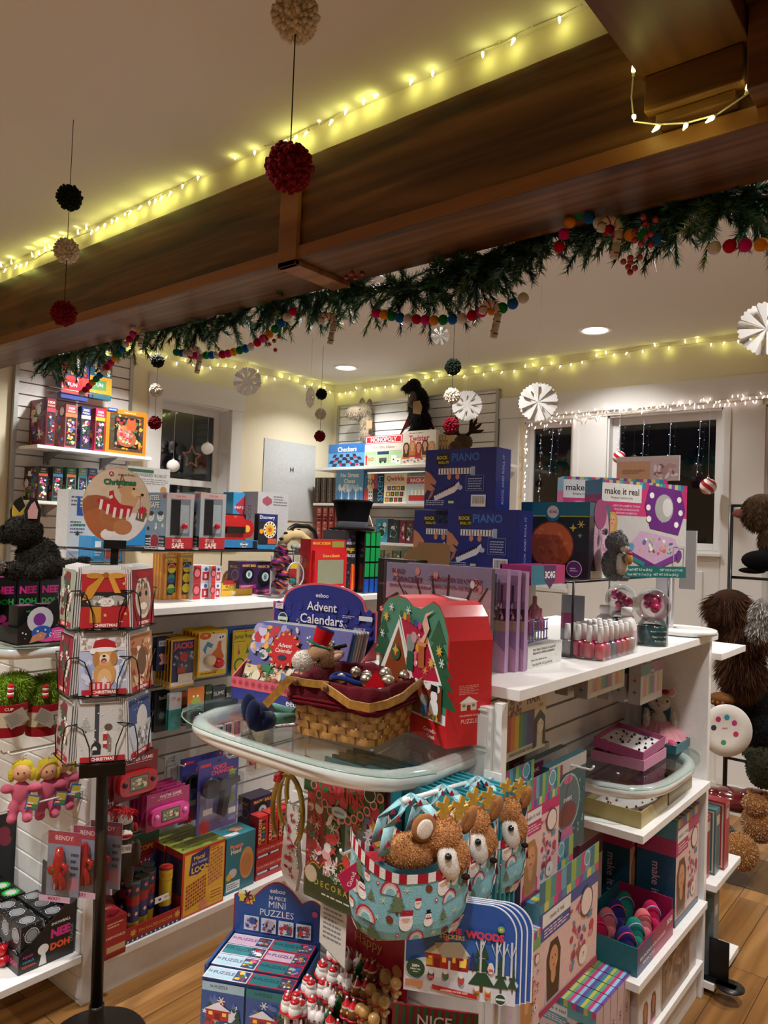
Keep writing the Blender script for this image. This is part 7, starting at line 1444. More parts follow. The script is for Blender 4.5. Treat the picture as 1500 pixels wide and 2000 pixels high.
m=MB();RDD='#8a1020';m.box((0,0,0),(w,.004,.10),RDD);m.box((0,D-.004,0),(w,D,.2),RDD);m.box((0,.004,0),(w,D,.003),RDD);m.box((0,0,0),(.004,D,.16),RDD);m.box((w-.004,0,0),(w,D,.18),RDD);m.build('tray',t)
m=MB();hh_=.17;m.box((-.004,D,.2),(w+.004,D+.003,.2+hh_),'#9a1426');f=Fr(m,(-.004,D,.2),(1,0,0),(0,0,1),(0,-1,0),w+.008,hh_);f.rect(0,0,1,.14,'#d8d4d0');[f.disc(.05+.1*k,.14,.06,'#d8d4d0',ry=.03)for k in range(10)];f.t('Christmas',.45,.88,.08,'#b89048',.5,bold=0);f.t('Happy',.48,.70,.14,'#b89048',.5,bold=0);f.t('New Year',.5,.48,.12,'#b89048',.7,bold=0);f.disc(.14,.45,.12,'#e0dcd8',ry=.1);f.disc(.14,.56,.11,'#9a1426',ry=.05);f.rect(.1,.2,.18,.35,'#e0dcd8');f.disc(.87,.52,.08,'#b87840',ry=.08);f.disc(.87,.38,.09,'#b87840',ry=.09);[f.disc(.25+.1*k,.27,.018,'#e8e4e0')for k in range(5)];m.build('header',t)
M1=Matrix.Translation(A)@Matrix.Rotation(rz,4,'Z')
def pen(k,kind,x,y,z):
 m=MB('laminate');m.tube([(0,0,0),(0,0,.135)],.0045,['#dcd4c8','#dcd4c8','#2a6a44','#b08858','#b88c58'][kind],8);g=MB('gloss')
 if kind==0:g.ell((0,0,.148),(.0155,.0155,.014),'#e8e4e0',14,8);g.ell((0,0,.162),(.0125,.0125,.009),'#e8e4e0',12,6);g.ell((0,0,.168),(.011,.011,.006),'#c01824',12,6);g.ell((0,0,.175),.0035,'#f0f0f0',8,6);g.tube([(.0145*math.cos(q*PI/7),.0145*math.sin(q*PI/7),.142)for q in range(14)],.0035,'#c01824',6,closed=True)
 elif kind==1:g.ell((0,0,.15),(.015,.014,.015),'#e8dedc',14,8);g.ell((-.006,0,.169),(.003,.003,.008),'#e8dedc',8,6);g.ell((.006,0,.169),(.003,.003,.008),'#e8dedc',8,6);g.ell((0,0,.136),(.013,.013,.007),'#c01824',12,6);g.ell((-.005,-.0135,.15),.0016,'#222',6,4);g.ell((.005,-.0135,.15),.0016,'#222',6,4)
 elif kind==2:g.lathe([(0,.132),(.0165,.132),(.011,.146),(.014,.146),(.009,.158),(.011,.158),(.0,.176)],'#0e6a38',seg=12);g.ell((0,0,.178),.003,'#d8b040',6,4)
 elif kind==3:g.ell((0,0,.148),(.014,.014,.016),'#7a4c28',12,8);g.lathe([(0,.158),(.011,.158),(.011,.162),(.0,.176)],'#c01824',seg=12,cols=['#eee','#eee','#c01824']);g.ell((0,0,.177),.003,'#f0f0f0',6,4);g.ell((-.006,-.011,.15),.004,'#c89a60',8,6);g.tube([(.013*math.cos(q*PI/6),.013*math.sin(q*PI/6),.137)for q in range(12)],.003,'#a81c28',5,closed=True)
 else:g.ell((0,0,.160),(.0135,.0135,.0135),'#b88c50',12,8);g.ell((0,0,.139),(.010,.009,.012),'#b88c50',10,8);g.ell((-.011,0,.144),(.005,.005,.004),'#b88c50',8,6);g.ell((.011,0,.144),(.005,.005,.004),'#b88c50',8,6);g.ell((0,-.01,.149),(.006,.002,.003),'#c01824',6,4)
 return m,g
names=['snowman topper pen with a red cap','white bunny topper pen with a red collar','green Christmas tree topper pen','brown reindeer topper pen with a red hat','tan gingerbread topper pen']
proto={}
for k in range(11):
 for r_ in range(5):
  x=.016+.0197*k;y=.022+.036*r_;kind=0 if k<3 else 1 if k<5 else 2 if k<6 else 3 if k<8 else 4
  if(r_==0 and k in(1,2))or(kind==2 and r_==4):kind=0 if k<3 else kind
  z=.035+.022*r_+(.04 if(kind==0 and r_==0)else 0)
  lab=names[kind]+' in the red display';
  if kind in proto:o=dup(proto[kind])
  else:
   o=thing('topper_pen',lab,'pen',(0,0,0),0,names[kind]+'s');m,g=pen(k,kind,x,y,z);m.build('barrel',o);g.build('topper',o);proto[kind]=o
  o.location=M1@Vector((x,y,.004+z));o.rotation_euler=(R(random.uniform(-4,4)),R(random.uniform(-4,4)),rz+R(random.uniform(-25,25)))
A=Vector((-.805,1.04,SZ));t=thing('click_pen_display','red and green striped counter display for colour click pens, low at the bottom edge','display box',A,R(30))
m=MB();m.box((0,.1,0),(.16,.104,.40),'#8a1424');f=Fr(m,(0,.1,.06),(1,0,0),(0,0,1),(0,-1,0),.16,.34)
for k in range(12):f.poly([(k/12,.5),(k/12+.04,.5),(min(1,k/12+.08),1),(min(1,k/12+.04),1)],'#1c5a38')
f.t('NICE',.5,.93,.08,'#d8c8b8',.4);f.t('COLOR CLICK PENS',.5,.82,.05,'#e8e0d8',.8,bold=.02);m.box((0,0,0),(.16,.1,.27),'#1a4a30');m.build('display',t)
for k in range(18):
 m=MB();c=['#a01828','#14583a'][k%2];m.tube([(0,0,0),(0,0,.075)],.0075,c,8);m.lathe([(0,0),(.004,0),(.004,.008),(0,.008)],c,(0,0,.075),8);o=m.build('click_pen',None,A+Matrix.Rotation(R(30),3,'Z')@Vector((.013+.0165*(k%9),.02+.035*(k//9),.271)),None,[mat('gloss')]);tag(o,'red or green colour click pen standing in the striped display','pen','colour click pens')
# ========================= top of the right unit
TZ=1.3455
def bx(name,lab,cat,x0,x1,y0,y1,z,h,col,art=None,grp=None,rz=0,cols=None,kind='print',face='y'):
 """box by its real extent; face 'y': front looks to -Y, 'x': front looks to +X"""
 w,d=(x1-x0,y1-y0)if face=='y' else(y1-y0,x1-x0);m=MB(kind);m.box((0,0,0),(w,d,h),col,cols)
 if art:art(frames(m,w,d,h))
 o=m.build(name,None,(x0,y0,z)if face=='y' else(x1,y0,z),(rz if face=='y' else R(90)+rz));return tag(o,lab,cat,grp)
def cal(f):
 a=f['front'];a.rect(0,0,1,1,'#8d87a6');a.rect(0,.0,1,.62,'#e4b09c');a.rect(0,.62,1,.8,'#c0a0b0');a.disc(.33,.55,.2,'#d8a860',ry=.16);a.poly([(0,0),(.0,.62),(.12,.7),(.26,.55),(.3,0)],'#2c3a30');a.busy(.01,.1,.27,.64,['#e8e0b0','#c8d0a0','#4a5a44'],50,.012,2,'d')
 for x0,x1,y1 in((.45,.12,.82),(.5,.3,.88),(.55,.46,.9),(.6,.62,.92),(.64,.86,.9),(.66,.97,.82),(.5,.2,.72)):a.poly([(x0-.022,.2),(x0+.022,.2),(x1+.006,y1),(x1-.006,y1)],'#3e302c')
 for x,y in((.1,.9),(.32,.93),(.5,.9),(.86,.86),(.9,.8)):a.disc(x,y,.03,'#d8908a',ry=.04)
 a.poly([(.6,.62),(.98,.6),(.98,.50),(.6,.52)],'#b8beb4');a.stripes(.62,.49,.97,.61,['#8a9a8c','#d8d8d0'],7);a.rect(.64,.0,.98,.49,'#241c24');a.rect(.64,.2,.98,.26,'#8a6a40');a.disc(.72,.33,.05,'#d8a0a8');a.rect(.70,.24,.74,.31,'#b8b8c8');a.rect(.62,0,1,.17,'#d0c8d0');a.disc(.9,.55,.05,'#d87868')
 a.t('BUILD',.13,.92,.045,'#7a2040',.2,bold=.02);a.t('A BRACELET',.22,.84,.05,'#7a2040',.34,bold=.02);a.t('JEWELRY ADVENT CALENDAR',.25,.765,.035,'#7a2040',.42,bold=.02);a.t("CALENDRIER DE L'AVENT",.68,.87,.05,'#7a2040',.5,bold=.02);a.t('FABRICATION DE BIJOUX',.68,.79,.035,'#7a2040',.46,bold=.02);a.t('22',.48,.72,.04,'#503040',.1);a.disc(.84,.84,.025,'#f0ece8',ry=.04);a.flake(.56,.66,.02,'#e8c860')
 for k in range(24):a.disc(.3+.6*random.Random(k).random(),.6+.3*random.Random(k+50).random(),.005,'#f0e0b0',n=6)
def cal2(f):a=f['front'];a.rect(0,0,1,1,'#8a6a98');a.rect(.7,.7,1,1,'#a888b0');[a.rect(.80+.03*k,.6,.82+.03*k,.95-.05*(k%3),'#5a4070')for k in range(6)];a.rect(.7,.4,1,.62,'#3a2840');a.rect(.7,.40,1,.5,'#b09880');a.rect(.7,0,1,.4,'#9878a8');a.poly([(.86,0),(1,0),(1,.2),(.9,.3)],'#c898b8');a.busy(.7,.5,1,.7,['#d86898','#e8c8d8'],12,.02,2,'t');f['right'].rect(0,0,1,1,'#a888b0')
c0=aty(757,1200,1.57).x;ch=top_h(Vector((-.93,1.57,TZ)),1112)
bx('bracelet_calendar','bracelet advent calendar with a dusk tree picture, behind the red puzzle case','advent calendar',c0,-.929,1.56,1.575,TZ,ch,'#5a4a60',cal)
for k,(xr,y)in enumerate([(-.916,1.61),(-.905,1.645),(-.897,1.67)]):
 bx('bracelet_calendar',['lilac street scene bracelet calendar directly behind the front one','bracelet calendar with a brick wall edge, second behind the front one','bracelet calendar furthest back, beside the clear lip gloss box'][k],'advent calendar',c0+.03,xr,y,y+.018,TZ,ch-.003*k,'#8a6a98',cal2)
m=MB();m.box((c0-.004,1.553,TZ),(-.922,1.588,TZ+ch+.006),'#fff');tag(m.build('clear_sleeve',mats=[CLEAR()]),'clear plastic sleeve around the front bracelet calendar','sleeve')
A=aty(735,1200,1.72);bx('figure_box','black box with a red brand oval behind the left edge of the bracelet calendar','toy box',A.x,A.x+.14,1.72,1.80,TZ,top_h(Vector((A.x,1.72,TZ)),1090),'#0e0e10',lambda f:(f['front'].disc(.3,.42,.22,'#a81c28',ry=.1),f['front'].t('Schleich',.3,.42,.08,'#f0e8e8',.4),f['front'].rect(.05,.7,.5,.72,'#504038')))
A=aty(790,1090,1.78);B=aty(879,1090,1.78);w=B.x-A.x
m=MB('paper');m.prism([(0,-.3),(w,-.3),(w,.045),(w*.93,.05),(w*.35,.05),(w*.28,.035),(w*.1,.03),(0,.0)],(A.x,1.78,A.z),(1,0,0),(0,0,1),(0,-1,0),.004,'#8a6a42');m.box((A.x,1.78,TZ),(B.x,1.86,TZ+.01),'#8a6a42');tag(m.build('cardboard_box'),'plain brown cardboard flap standing behind the bracelet calendars, below the piano boxes','box')
def piano(f):
 a=f['front'];a.rect(0,0,1,1,'#1c2c80');a.t('PIANO',.58,.86,.13,'#3a78c8',.5,bold=.02);a.poly([(.15,.78),(.24,.70),(.36,.76),(.34,.93),(.2,.92)],'#26241c');a.t('ROCK',.25,.86,.055,'#c8c040',.18,bold=.04);a.t('ROLL IT!',.27,.78,.04,'#c8c040',.16,bold=.04)
 a.rect(.2,.58,.72,.68,'#e0e0e8');a.stripes(.21,.585,.66,.675,['#f0f0f0','#22242c','#f0f0f0'],33);a.rect(.66,.56,.72,.70,'#a0b8d8');a.poly([(.14,.22),(.42,.38),(.5,.46),(.52,.38),(.44,.28),(.16,.14)],'#e8e8f0')
 for k in range(9):x=.17+.033*k;y=.20+.02*k;a.poly([(x,y+.02),(x+.014,y+.028),(x+.022,y+.09),(x+.008,y+.08)],'#14161c')
 for x,y in((.36,.54),(.48,.54)):a.disc(x,y,.04,'#c88a70',ry=.05);a.rect(x-.01,y,x+.015,y+.08,'#c88a70')
 a.poly([(0,.22),(.0,.66),(.08,.60),(.18,.46),(.16,.40),(.08,.44),(.16,.34),(.14,.30),(.04,.32)],'#c08468');a.poly([(.05,.14),(.12,.22),(.16,.36),(.10,.3)],'#a87058');a.disc(.52,.36,.05,'#b8c8e0',ry=.04)
 a.frame(.6,.3,.85,.56,.008,'#7a90c8');a.lines(.63,.32,.82,.52,5,'#a8b8d8');a.barcode(.68,.05,.88,.24);a.lines(.03,.06,.3,.16,3,'#a8b8d8');a.rect(.36,.1,.44,.14,'#c8e0a0');s=f['right'];s.rect(0,0,1,1,'#18266e');s.t('ROCK AND ROLL IT',.5,.5,.3,'#8a9ad0',.8,rot=PI/2)
def pbox(lab,x0,x1,ytop,z,Y):
 A=aty(x0,1000,Y);B=aty(x1,1000,Y);h=top_h(Vector((A.x,Y,z)),ytop);bx('piano_box',lab,'toy box',A.x,B.x,Y,Y+.085,z,h,'#18266e',piano);return z+h
zt=aty(828,995,1.95).z
for lab,x0,x1,Y in(('blue roll-up piano box low at the right, below the topmost one',875,1013,1.86),('blue roll-up piano box low at the left, half behind the low right one',810,935,1.96)):
 A=aty(x0,1000,Y);B=aty(x1,1000,Y);bx('piano_box',lab,'toy box',A.x,B.x,Y,Y+.085,zt-.002-.185,.185,'#18266e',piano)
 bx('piano_box','blue roll-up piano box hidden at the bottom of the stack','toy box',A.x,B.x,Y,Y+.085,TZ,zt-.188-TZ,'#18266e',None,'bottom piano boxes')
A=aty(828,1000,1.90);B=aty(966,1000,1.90);bx('piano_box','blue roll-up piano box on top of the stack with a keyboard and hands picture','toy box',A.x,B.x,1.90,1.985,zt-.001,.187,'#18266e',piano)
tb=Vector((-.9,1.704,TZ));th_=top_h(tb,1105);t=thing('lip_gloss_box','clear fronted box of pink lip gloss pots with a purple trolley','toy box',tb,R(90))
m=MB();w=.193;m.box((0,.003,0),(w,.09,.055),'#dcdcd8');m.box((0,0,th_-.05),(w,.09,th_),'#a02868');m.box((0,.086,0),(w,.09,th_),'#6a4a6a');f=Fr(m,(0,0,th_-.05),(1,0,0),(0,0,1),(0,-1,0),w,.05);f.rect(0,0,.45,1,'#207a98');f.rect(.45,0,1,1,'#b02870');f.poly([(.35,1),(.72,1),(.7,.2),(.54,-.25),(.38,.2)],'#4a2060');f.t('3C4G',.54,.5,.45,'#f4f0f4',.3,bold=.04)
f=Fr(m,(0,.003,0),(1,0,0),(0,0,1),(0,-1,0),w,.055);f.t('TINY TREATS TROLLEY LIP GLOSS SET',.48,.82,.1,'#303034',.9,bold=.02);f.t('BRILLANTS A LEVRES GOURMANDS',.46,.66,.1,'#303034',.85,bold=.02);f.t('Total Net Wt. 15.2 g (0.54 oz)',.42,.12,.12,'#505058',.8);f.lines(.1,.3,.6,.4,1);m.build('box',t)
m=MB('gloss')
for k in range(5):m.lathe([(0,0),(.014,0),(.014,.03),(.006,.04),(.006,.06),(0,.062)],['#a03068','#c85080','#a03068'][k%3],(.03+.033*k,.055,.08+.035*(k%2)),12)
m.build('gloss_pots',t);m=MB('gloss')
for k in range(7):m.tube([(.02+.016*k,.01,.065),(.02+.016*k,.01,.115)],.0018,'#5a4a98',5)
for z in(.065,.09,.115):m.tube([(.015,.01,z),(.12,.01,z+.004)],.0022,'#5a4a98',5)
m.build('purple_trolley',t);m=MB();m.box((0,0,.056),(w,.0855,th_-.051),'#fff');m.build('window',t,mats=[CLEAR()])
RZ2=1.565;rise('wire_riser','black wire riser over the nail polish rack',-1.12,-.90,1.945,2.76,TZ,RZ2)
B=atz(1148,1131,RZ2+.001);xl=aty(1015,1100,B.y).x;hm=top_h(B,981)
def moon(f):
 a=f['front'];a.rect(0,0,1,1,'#0c2230');a.rect(0,0,1,.35,'#1c1424');a.rect(0,.82,1,1,'#14789a');a.rect(0,.805,1,.82,'#a8c840');a.disc(.48,.84,.105,'#14789a');a.disc(.48,.87,.085,'#e8ecf0');a.t('3C4G',.48,.87,.035,'#a02868',.15,bold=.04);a.disc(.47,.42,.33,'#7a3018');a.disc(.47,.42,.31,'#d8703a');a.busy(.22,.18,.72,.66,['#e88a50','#c86030','#e07a44','#d87038'],60,.05,6,'de');a.poly([(.2,.1),(.36,.18),(.46,.13),(.58,.18),(.78,.1),(.8,0),(.2,0)],'#140e18');a.star(.78,.66,.06,'#e8d840',4,.35);a.flake(.89,.71,.05,'#e8d890');a.flake(.88,.56,.03,'#c8c8b0');a.disc(.81,.12,.11,'#e8e8f0');a.disc(.81,.12,.1,'#6a2a78');a.lines(.75,.08,.87,.14,2,'#e8d8f0')
 s=f['right'];s.rect(0,0,1,1,'#28202c');s.rect(0,.82,1,1,'#185868');s.disc(.6,.5,.38,'#b890a8',ry=.75);s.busy(.35,.2,.9,.8,['#d0a8c0','#a080a8','#c8a0a0'],20,.12,3);s.disc(.5,.86,.3,'#8a2868');s.rect(.1,.0,1,.1,'#d8d8d0');f['top'].rect(0,0,1,1,'#14789a')
bx('moon_lamp_box','dark box with a glowing orange moon picture and teal top band on the wire riser','toy box',xl,B.x,B.y,B.y+.15,RZ2+.001,hm,'#0c2230',moon,rz=0)
def makeup(f):
 a=f['front'];a.rect(0,0,1,1,'#c8c8c8');a.rect(0,.64,1,1,'#c83878');a.stripes(0,.93,1,1,['#3a8098','#c83878','#a8b8a0','#6a4a98','#c8c060','#58a0b0'],26);a.rect(0,.78,.45,.97,'#dcdcdc');a.t('make it real',.225,.89,.07,'#202024',.4,bold=.015);a.t('Bringing Creativity to Life',.225,.82,.02,'#505058',.38);a.t('LIGHT UP COSMETIC STUDIO',.28,.74,.02,'#f0d8e4',.42);a.t('TROUSSE DE MAQUILLAGE',.28,.70,.02,'#f0d8e4',.42);a.t('ESTUCHE COSMETICO',.28,.665,.02,'#f0d8e4',.36)
 a.person(.12,.38,.30,'#c8a05a','#d8a888','#c8b8c8');a.poly([(.54,.98),(.92,.94),(.98,.72),(.9,.46),(.56,.52),(.49,.75)],'#6a2a80');a.disc(.72,.74,.13,'#a8a8a8',ry=.15);a.poly([(.62,.70),(.82,.74),(.7,.58)],'#a8a8a8');a.disc(.76,.75,.07,'#d0d0d0',ry=.1)
 for x,y in((.57,.87),(.53,.74),(.54,.62),(.90,.84),(.92,.70),(.87,.57)):a.disc(x,y,.032,'#f0f0f0')
 a.poly([(.28,.30),(.45,.49),(.86,.42),(.92,.28),(.62,.14)],'#c8a8c8');a.poly([(.28,.30),(.62,.14),(.62,.08),(.29,.22)],'#6a2a80');a.poly([(.62,.14),(.92,.28),(.91,.2),(.62,.08)],'#7a3a90');a.poly([(.32,.2),(.5,.11),(.5,.16),(.34,.23)],'#1a8a88');a.busy(.42,.24,.84,.44,['#c86878','#5a78a8','#d8a090','#3a5a88','#a8c8a0','#e8e8e8'],30,.022,5,'d');a.disc(.34,.32,.04,'#5a9ac0');a.frame(.84,.12,.98,.34,.01,'#a8a8a8');a.disc(.91,.24,.04,'#6a3a88',ry=.06);a.rect(0,0,1,.12,'#1a6a68');a.t('5 PZS  Total NET 0.3 oz (8.4 g)',.4,.08,.025,'#d8e8e8',.55);a.t('NET 0.25 fl oz (7.5 ml)',.82,.08,.025,'#d8e8e8',.3);a.t('Total NET 0.11 oz (3 g)   NET WT. 0.12 oz (3.5 g)',.6,.03,.025,'#d8e8e8',.7)
 s=f['left'];s.rect(0,0,1,1,'#8a8a98');s.rect(0,.64,1,.85,'#a83068');s.rect(0,.85,1,1,'#4a7890');s.ring(.5,.74,.25,'#c85a90','#a83068',.1);f['top'].stripes(0,0,1,1,['#3a8098','#c83878','#a8b8a0'],20)
for(px,Y,lab,vis)in((1172,2.2,'large pink and white make-up studio box with an open purple mirror case, front of two',1),(1096,2.33,'pink and teal make-up studio box behind, showing only its top left above the moon box',0)):
 A=aty(px,1100,Y);w=.353;h=top_h(Vector((A.x,A.y,RZ2+.001)),936 if vis else 930);m=MB();m.box((0,0,0),(w,.08,h),'#8a8a98');makeup(frames(m,w,.08,h))
 tag(m.build('makeup_kit_box',None,(A.x,A.y,RZ2+.001+(0 if vis else.0)),R(63.5)if vis else R(40)),lab,'toy box')
P=aty(1198,1128,2.12);P.z=RZ2+.001;t=thing('squirrel_plush','small grey and white plush squirrel holding a nut, standing before the make-up box','plush toy',P,R(50))
plush(t,'body',[E(0,0,.045,.034,.032,.046),E(.004,-.006,.108,.030,.032,.030),E(.012,-.03,.100,.016,.016,.014),E(.02,-.028,.062,.014,.02,.012),E(-.01,-.022,.006,.014,.02,.007),E(.02,-.02,.006,.014,.02,.007),E(-.02,.018,.139,.008,.006,.008),E(.022,.01,.139,.008,.006,.008)],'#707478','fur',.004,(8000,.006,['#7c8084','#686c70','#8c9094'],.001),8)
m=MB('fur');m.ell((.01,-.022,.045),(.022,.016,.034),'#c8c4c0');m.ell((.014,-.034,.093),(.014,.014,.012),'#d0ccc8');m.build('white_front',t);eye(t,(.022,-.030,.115),.004);m=MB('felt');m.ell((.022,-.046,.062),(.012,.008,.018),'#b08858');m.ell((.024,-.046,.078),(.008,.007,.006),'#b84a38');m.build('nut',t)
A=Vector((-.952,1.977,TZ));m=MB();W_,D_=.135,.262
t=thing('nail_polish_rack','clear acrylic tray holding the nail polish bottles at the front edge of the shelf','tray',A)
for q in((0,0,W_,.002,.045),(0,D_-.002,W_,D_,.045),(0,.002,.002,D_-.002,.045),(W_-.002,.002,W_,D_-.002,.045),(.002,.002,W_-.002,D_-.002,.002)):m.box((q[0],q[1],0),(q[2],q[3],q[4]),'#fff')
for k in range(1,7):m.box((.002,k*.0373,.003),(W_-.002,k*.0373+.0012,.03),'#fff')
m.build('acrylic_tray',t,mats=[CLEAR()])
pc=[('#d8485a','coral'),('#c84a80','pink'),('#1a6a80','teal'),('#b01860','magenta'),('#c01850','crimson pink'),('#b81838','red'),('#a8a0a0','clear'),('#8a1830','dark red')]
protos={}
for i in range(4):
 for j in range(7):
  c,nmn=pc[(0 if(i,j)in((3,0),(2,0))else j+(3-i)*2)%8];loc=A+Vector((.018+.033*i,.0205+.0373*j,.0025));lab=nmn+' nail polish bottle with a white cap in the clear tray'
  if c in protos:dup(protos[c],loc);continue
  o=thing('nail_polish_bottle',lab,'nail polish',loc,0,nmn+' nail polishes');protos[c]=o
  m=MB('gloss');m.lathe([(0,0),(.013,0),(.0145,.003),(.0145,.036),(.012,.042),(.006,.044),(.006,.048)],c,seg=14);m.build('glass_bottle',o);m=MB('laminate');m.lathe([(0,.046),(.0085,.046),(.0078,.088),(.006,.090),(0,.0905)],'#e8e6e4',seg=12);m.build('cap',o)
for px,lab in((1180,'white plastic bottle with a white screw cap behind the nail polish, left of its twin'),(1223,'white plastic bottle with a white screw cap behind the nail polish, right of its twin')):
 P=aty(px,1240,2.32);m=MB('laminate');t=thing('white_bottle',lab,'bottle',(P.x,2.32,TZ));m.lathe([(0,0),(.03,0),(.031,.01),(.031,.07),(.024,.088),(.014,.096),(.014,.1)],'#d8d6d4',seg=22);m.lathe([(.0315,.02),(.0315,.055)],'#c8a8b0',seg=22);m.build('bottle_body',t);m=MB('laminate');m.lathe([(0,.1),(.017,.1),(.017,.122),(.015,.125),(0,.125)],'#dedcda',seg=18);m.build('cap',t)
for k,(px,Y,lab)in enumerate([(1273,2.44,'clear domed container of magenta make-up goods with a teal label, at the shelf edge'),(1212,2.56,'clear domed container of magenta make-up goods standing behind the white bottles')]):
 P=aty(px,1250,Y);t=thing('gumball_container',lab,'toy container',(P.x,Y,TZ),R(50));m=MB('gloss');m.lathe([(.0,.004),(.045,.004),(.047,.06),(.03,.065)],'#1c5a60',seg=24);f=Fr(m,(-.03,-.0475,.008),(1,0,0),(0,0,1),(0,-1,0),.06,.048);f.t('SUGAR STYLE COSMETIC',.5,.85,.1,'#d8e8e8',.95);f.t('Total Net Wt.',.5,.5,.14,'#d8e8e8',.9);f.t('Poids net',.5,.22,.14,'#d8e8e8',.9);m.build('labelled_base',t)
 m=MB('gloss');rr=random.Random(k);[m.ell((rr.uniform(-.026,.026),rr.uniform(-.02,.02),.125+rr.uniform(-.03,.03)),rr.uniform(.012,.02),'#b01058',10,6)for _ in range(9)];m.build('magenta_contents',t)
 m=MB();m.ell((0,0,.128),.056,'#fff',24,16);m.lathe([(.05,0),(.05,.065),(.035,.085)],'#fff',seg=24);m.build('clear_dome',t,mats=[clear_mat('dome_plastic',(.95,.96,.97),.14)])
bx('craft_card','grey and white printed craft card standing left behind the black riser leg','card',-1.10,-1.02,2.30,2.304,TZ,.15,'#7a787a',lambda f:(f['front'].rect(0,.25,.6,.6,'#8a3058'),f['front'].t('NATURES',.6,.3,.1,'#303034',.6),f['front'].t('MAGS',.6,.18,.1,'#303034',.5)))
P=aty(1335,1220,2.84);t=thing('book_turntable','white revolving book stand with clear packs of cards at the far end of the shelf','display stand',(P.x,2.84,TZ),R(20));m=MB('laminate');m.lathe([(0,0),(.10,0),(.115,.006),(.115,.02),(.11,.022),(.0,.022)],'#dcdad8',seg=40);m.build('turntable',t)
hp=top_h(P,940)if False else.47;m=MB('laminate');m.box((-.10,-.004,.022),(-.05,.004,hp),'#c8c6ca');m.box((-.045,-.05,.022),(-.037,.05,hp-.05),'#dcdade');m.build('upright_panel',t)
for k in range(5):m=MB('paper');m.box((.03,-.09+.012*k,.17),(.034+.0*k,-.083+.012*k+.004,.38),'#c8c4c0');m.box((-.02,-.09+.012*k,.17),(.03,-.088+.012*k,.38),'#8a8888');o=m.build('card_pack',t)
A=aty(1204,940,2.70);w=aty(1326,940,2.70).x-A.x;m=MB();m.box((0,0,0),(w,.01,.09),'#b8a8a0');f=frames(m,w,.01,.09)['front'];f.rect(0,0,.55,.8,'#b88a68');f.rect(.55,0,1,.85,'#b8a0a0');f.busy(.55,.0,1,.8,['#c8a8a0','#a88880','#d8c8c8','#8a5a68'],20,.16,3,'e');f.lines(.1,.3,.5,.5,2,'#9a7050');m.build('tattoo_pack',t,Matrix.Rotation(-R(20),3,'Z')@Vector((A.x-P.x,A.y-2.84,A.z-TZ)),(0,0,-R(20)))
# ========================= side of the right unit
def mir(c1,c2,hair='#a87848',shirt='#c83a70',big='6'):
 def g(f):
  a=f['front'];a.rect(0,0,1,1,'#d8b8b4');a.rect(0,.80,1,.94,c1);a.rect(0,.66,.5,.8,c1);a.stripes(0,.92,1,1,['#3a8098','#c8c060','#58a088','#c83878','#6a4a98'],14);a.rect(.05,.78,.5,.90,'#dedcd8');a.t('make it real',.275,.84,.045,'#202024',.4,bold=.01);a.lines(.08,.68,.48,.76,3,'#f0d0dc');a.person(.24,.02,.6,hair,'#c8906c',shirt);a.busy(.48,.1,.95,.78,['#b83058','#7a3a68','#4a88a8','#d87890','#a85050'],34,.045,7,'ddre');a.ring(.78,.7,.15,'#5a4048','#e0d0c8',.15);a.disc(.74,.2,.1,'#e0d8d0',ry=.09);a.t(big,.74,.2,.05,'#303034',.1);a.rect(0,0,1,.06,c2)
  s=f['left'];s.rect(0,0,1,1,c2);s.rect(0,.66,1,.82,c1);s.rect(0,.82,1,1,'#4a8aa0');s.t('make it real',.5,.32,.4,'#c8a8c8',.5,rot=-PI/2);f['top'].stripes(0,0,1,1,['#3a8098','#c0b850','#58a088','#c83878','#88c0d8','#6a4a98'],18)
 return g
def hung(name,lab,px0,px1,yt,yb,X,dep,col,art,n=0,off=.06,back='one further back',tab=None):
 A=atx(px0,yb,X);B=atx(px1,yb,X);h=top_h(A,yt);o=bx(name,lab,'craft kit',X-dep,X,A.y,B.y,A.z,h,col,art,face='x')
 if tab:m=MB();m.box((0,.0,h),(B.y-A.y,.001,h+.05),tab);f=Fr(m,(0,0,h),(1,0,0),(0,0,1),(0,-1,0),B.y-A.y,.05);f.stripes(0,0,1,1,['#2a6a80','#88a850','#3a8a88','#b83a70','#5a9ab0'],12);f.ring(.78,.6,.36,'#c8e0e0','#5a9aa0',.15);m.build('hang_tab',o)
 for k in range(n):dup(o,o.location-Vector((off*(k+1),0,0)),label=lab.split(',')[0]+', '+back,group=name+' at '+str(px0))
 return o
def hair_(f):a=f['front'];a.rect(0,0,1,1,'#c8c0a8');a.t('HAIR',.66,.84,.14,'#401c24',.6,bold=.04);a.t('FLAIR',.86,.70,.04,'#401c24',.2);a.busy(.0,.6,.36,.96,['#5a3a40','#8a6a68','#c8a8a0'],60,.035,4,'d');a.stripes(0,.14,.68,.66,['#a84020','#c87820','#c8a828','#4a8a3a','#2a6a88','#2a3a78','#3a2a60'],7);a.disc(.84,.40,.13,'#d8d0b8',ry=.14);a.poly([(.66,.04),(.7,.5),(.84,.62),(.97,.5),(.99,.04),(.92,.06),(.93,.42),(.76,.42),(.75,.06)],'#18181c');a.disc(.84,.38,.09,'#d8d0b8',ry=.1);a.disc(.81,.40,.012,'#111',n=6);a.disc(.88,.40,.012,'#111',n=6);a.t('HAIR COLOR GEL STICKS',.36,.08,.045,'#302828',.66,bold=.02)
hung('hair_gel_pack','cream pack of rainbow hair gel sticks with a long haired girl drawing, top near corner',987,1063,1358,1490,-.86,.02,'#c8c0a8',hair_)
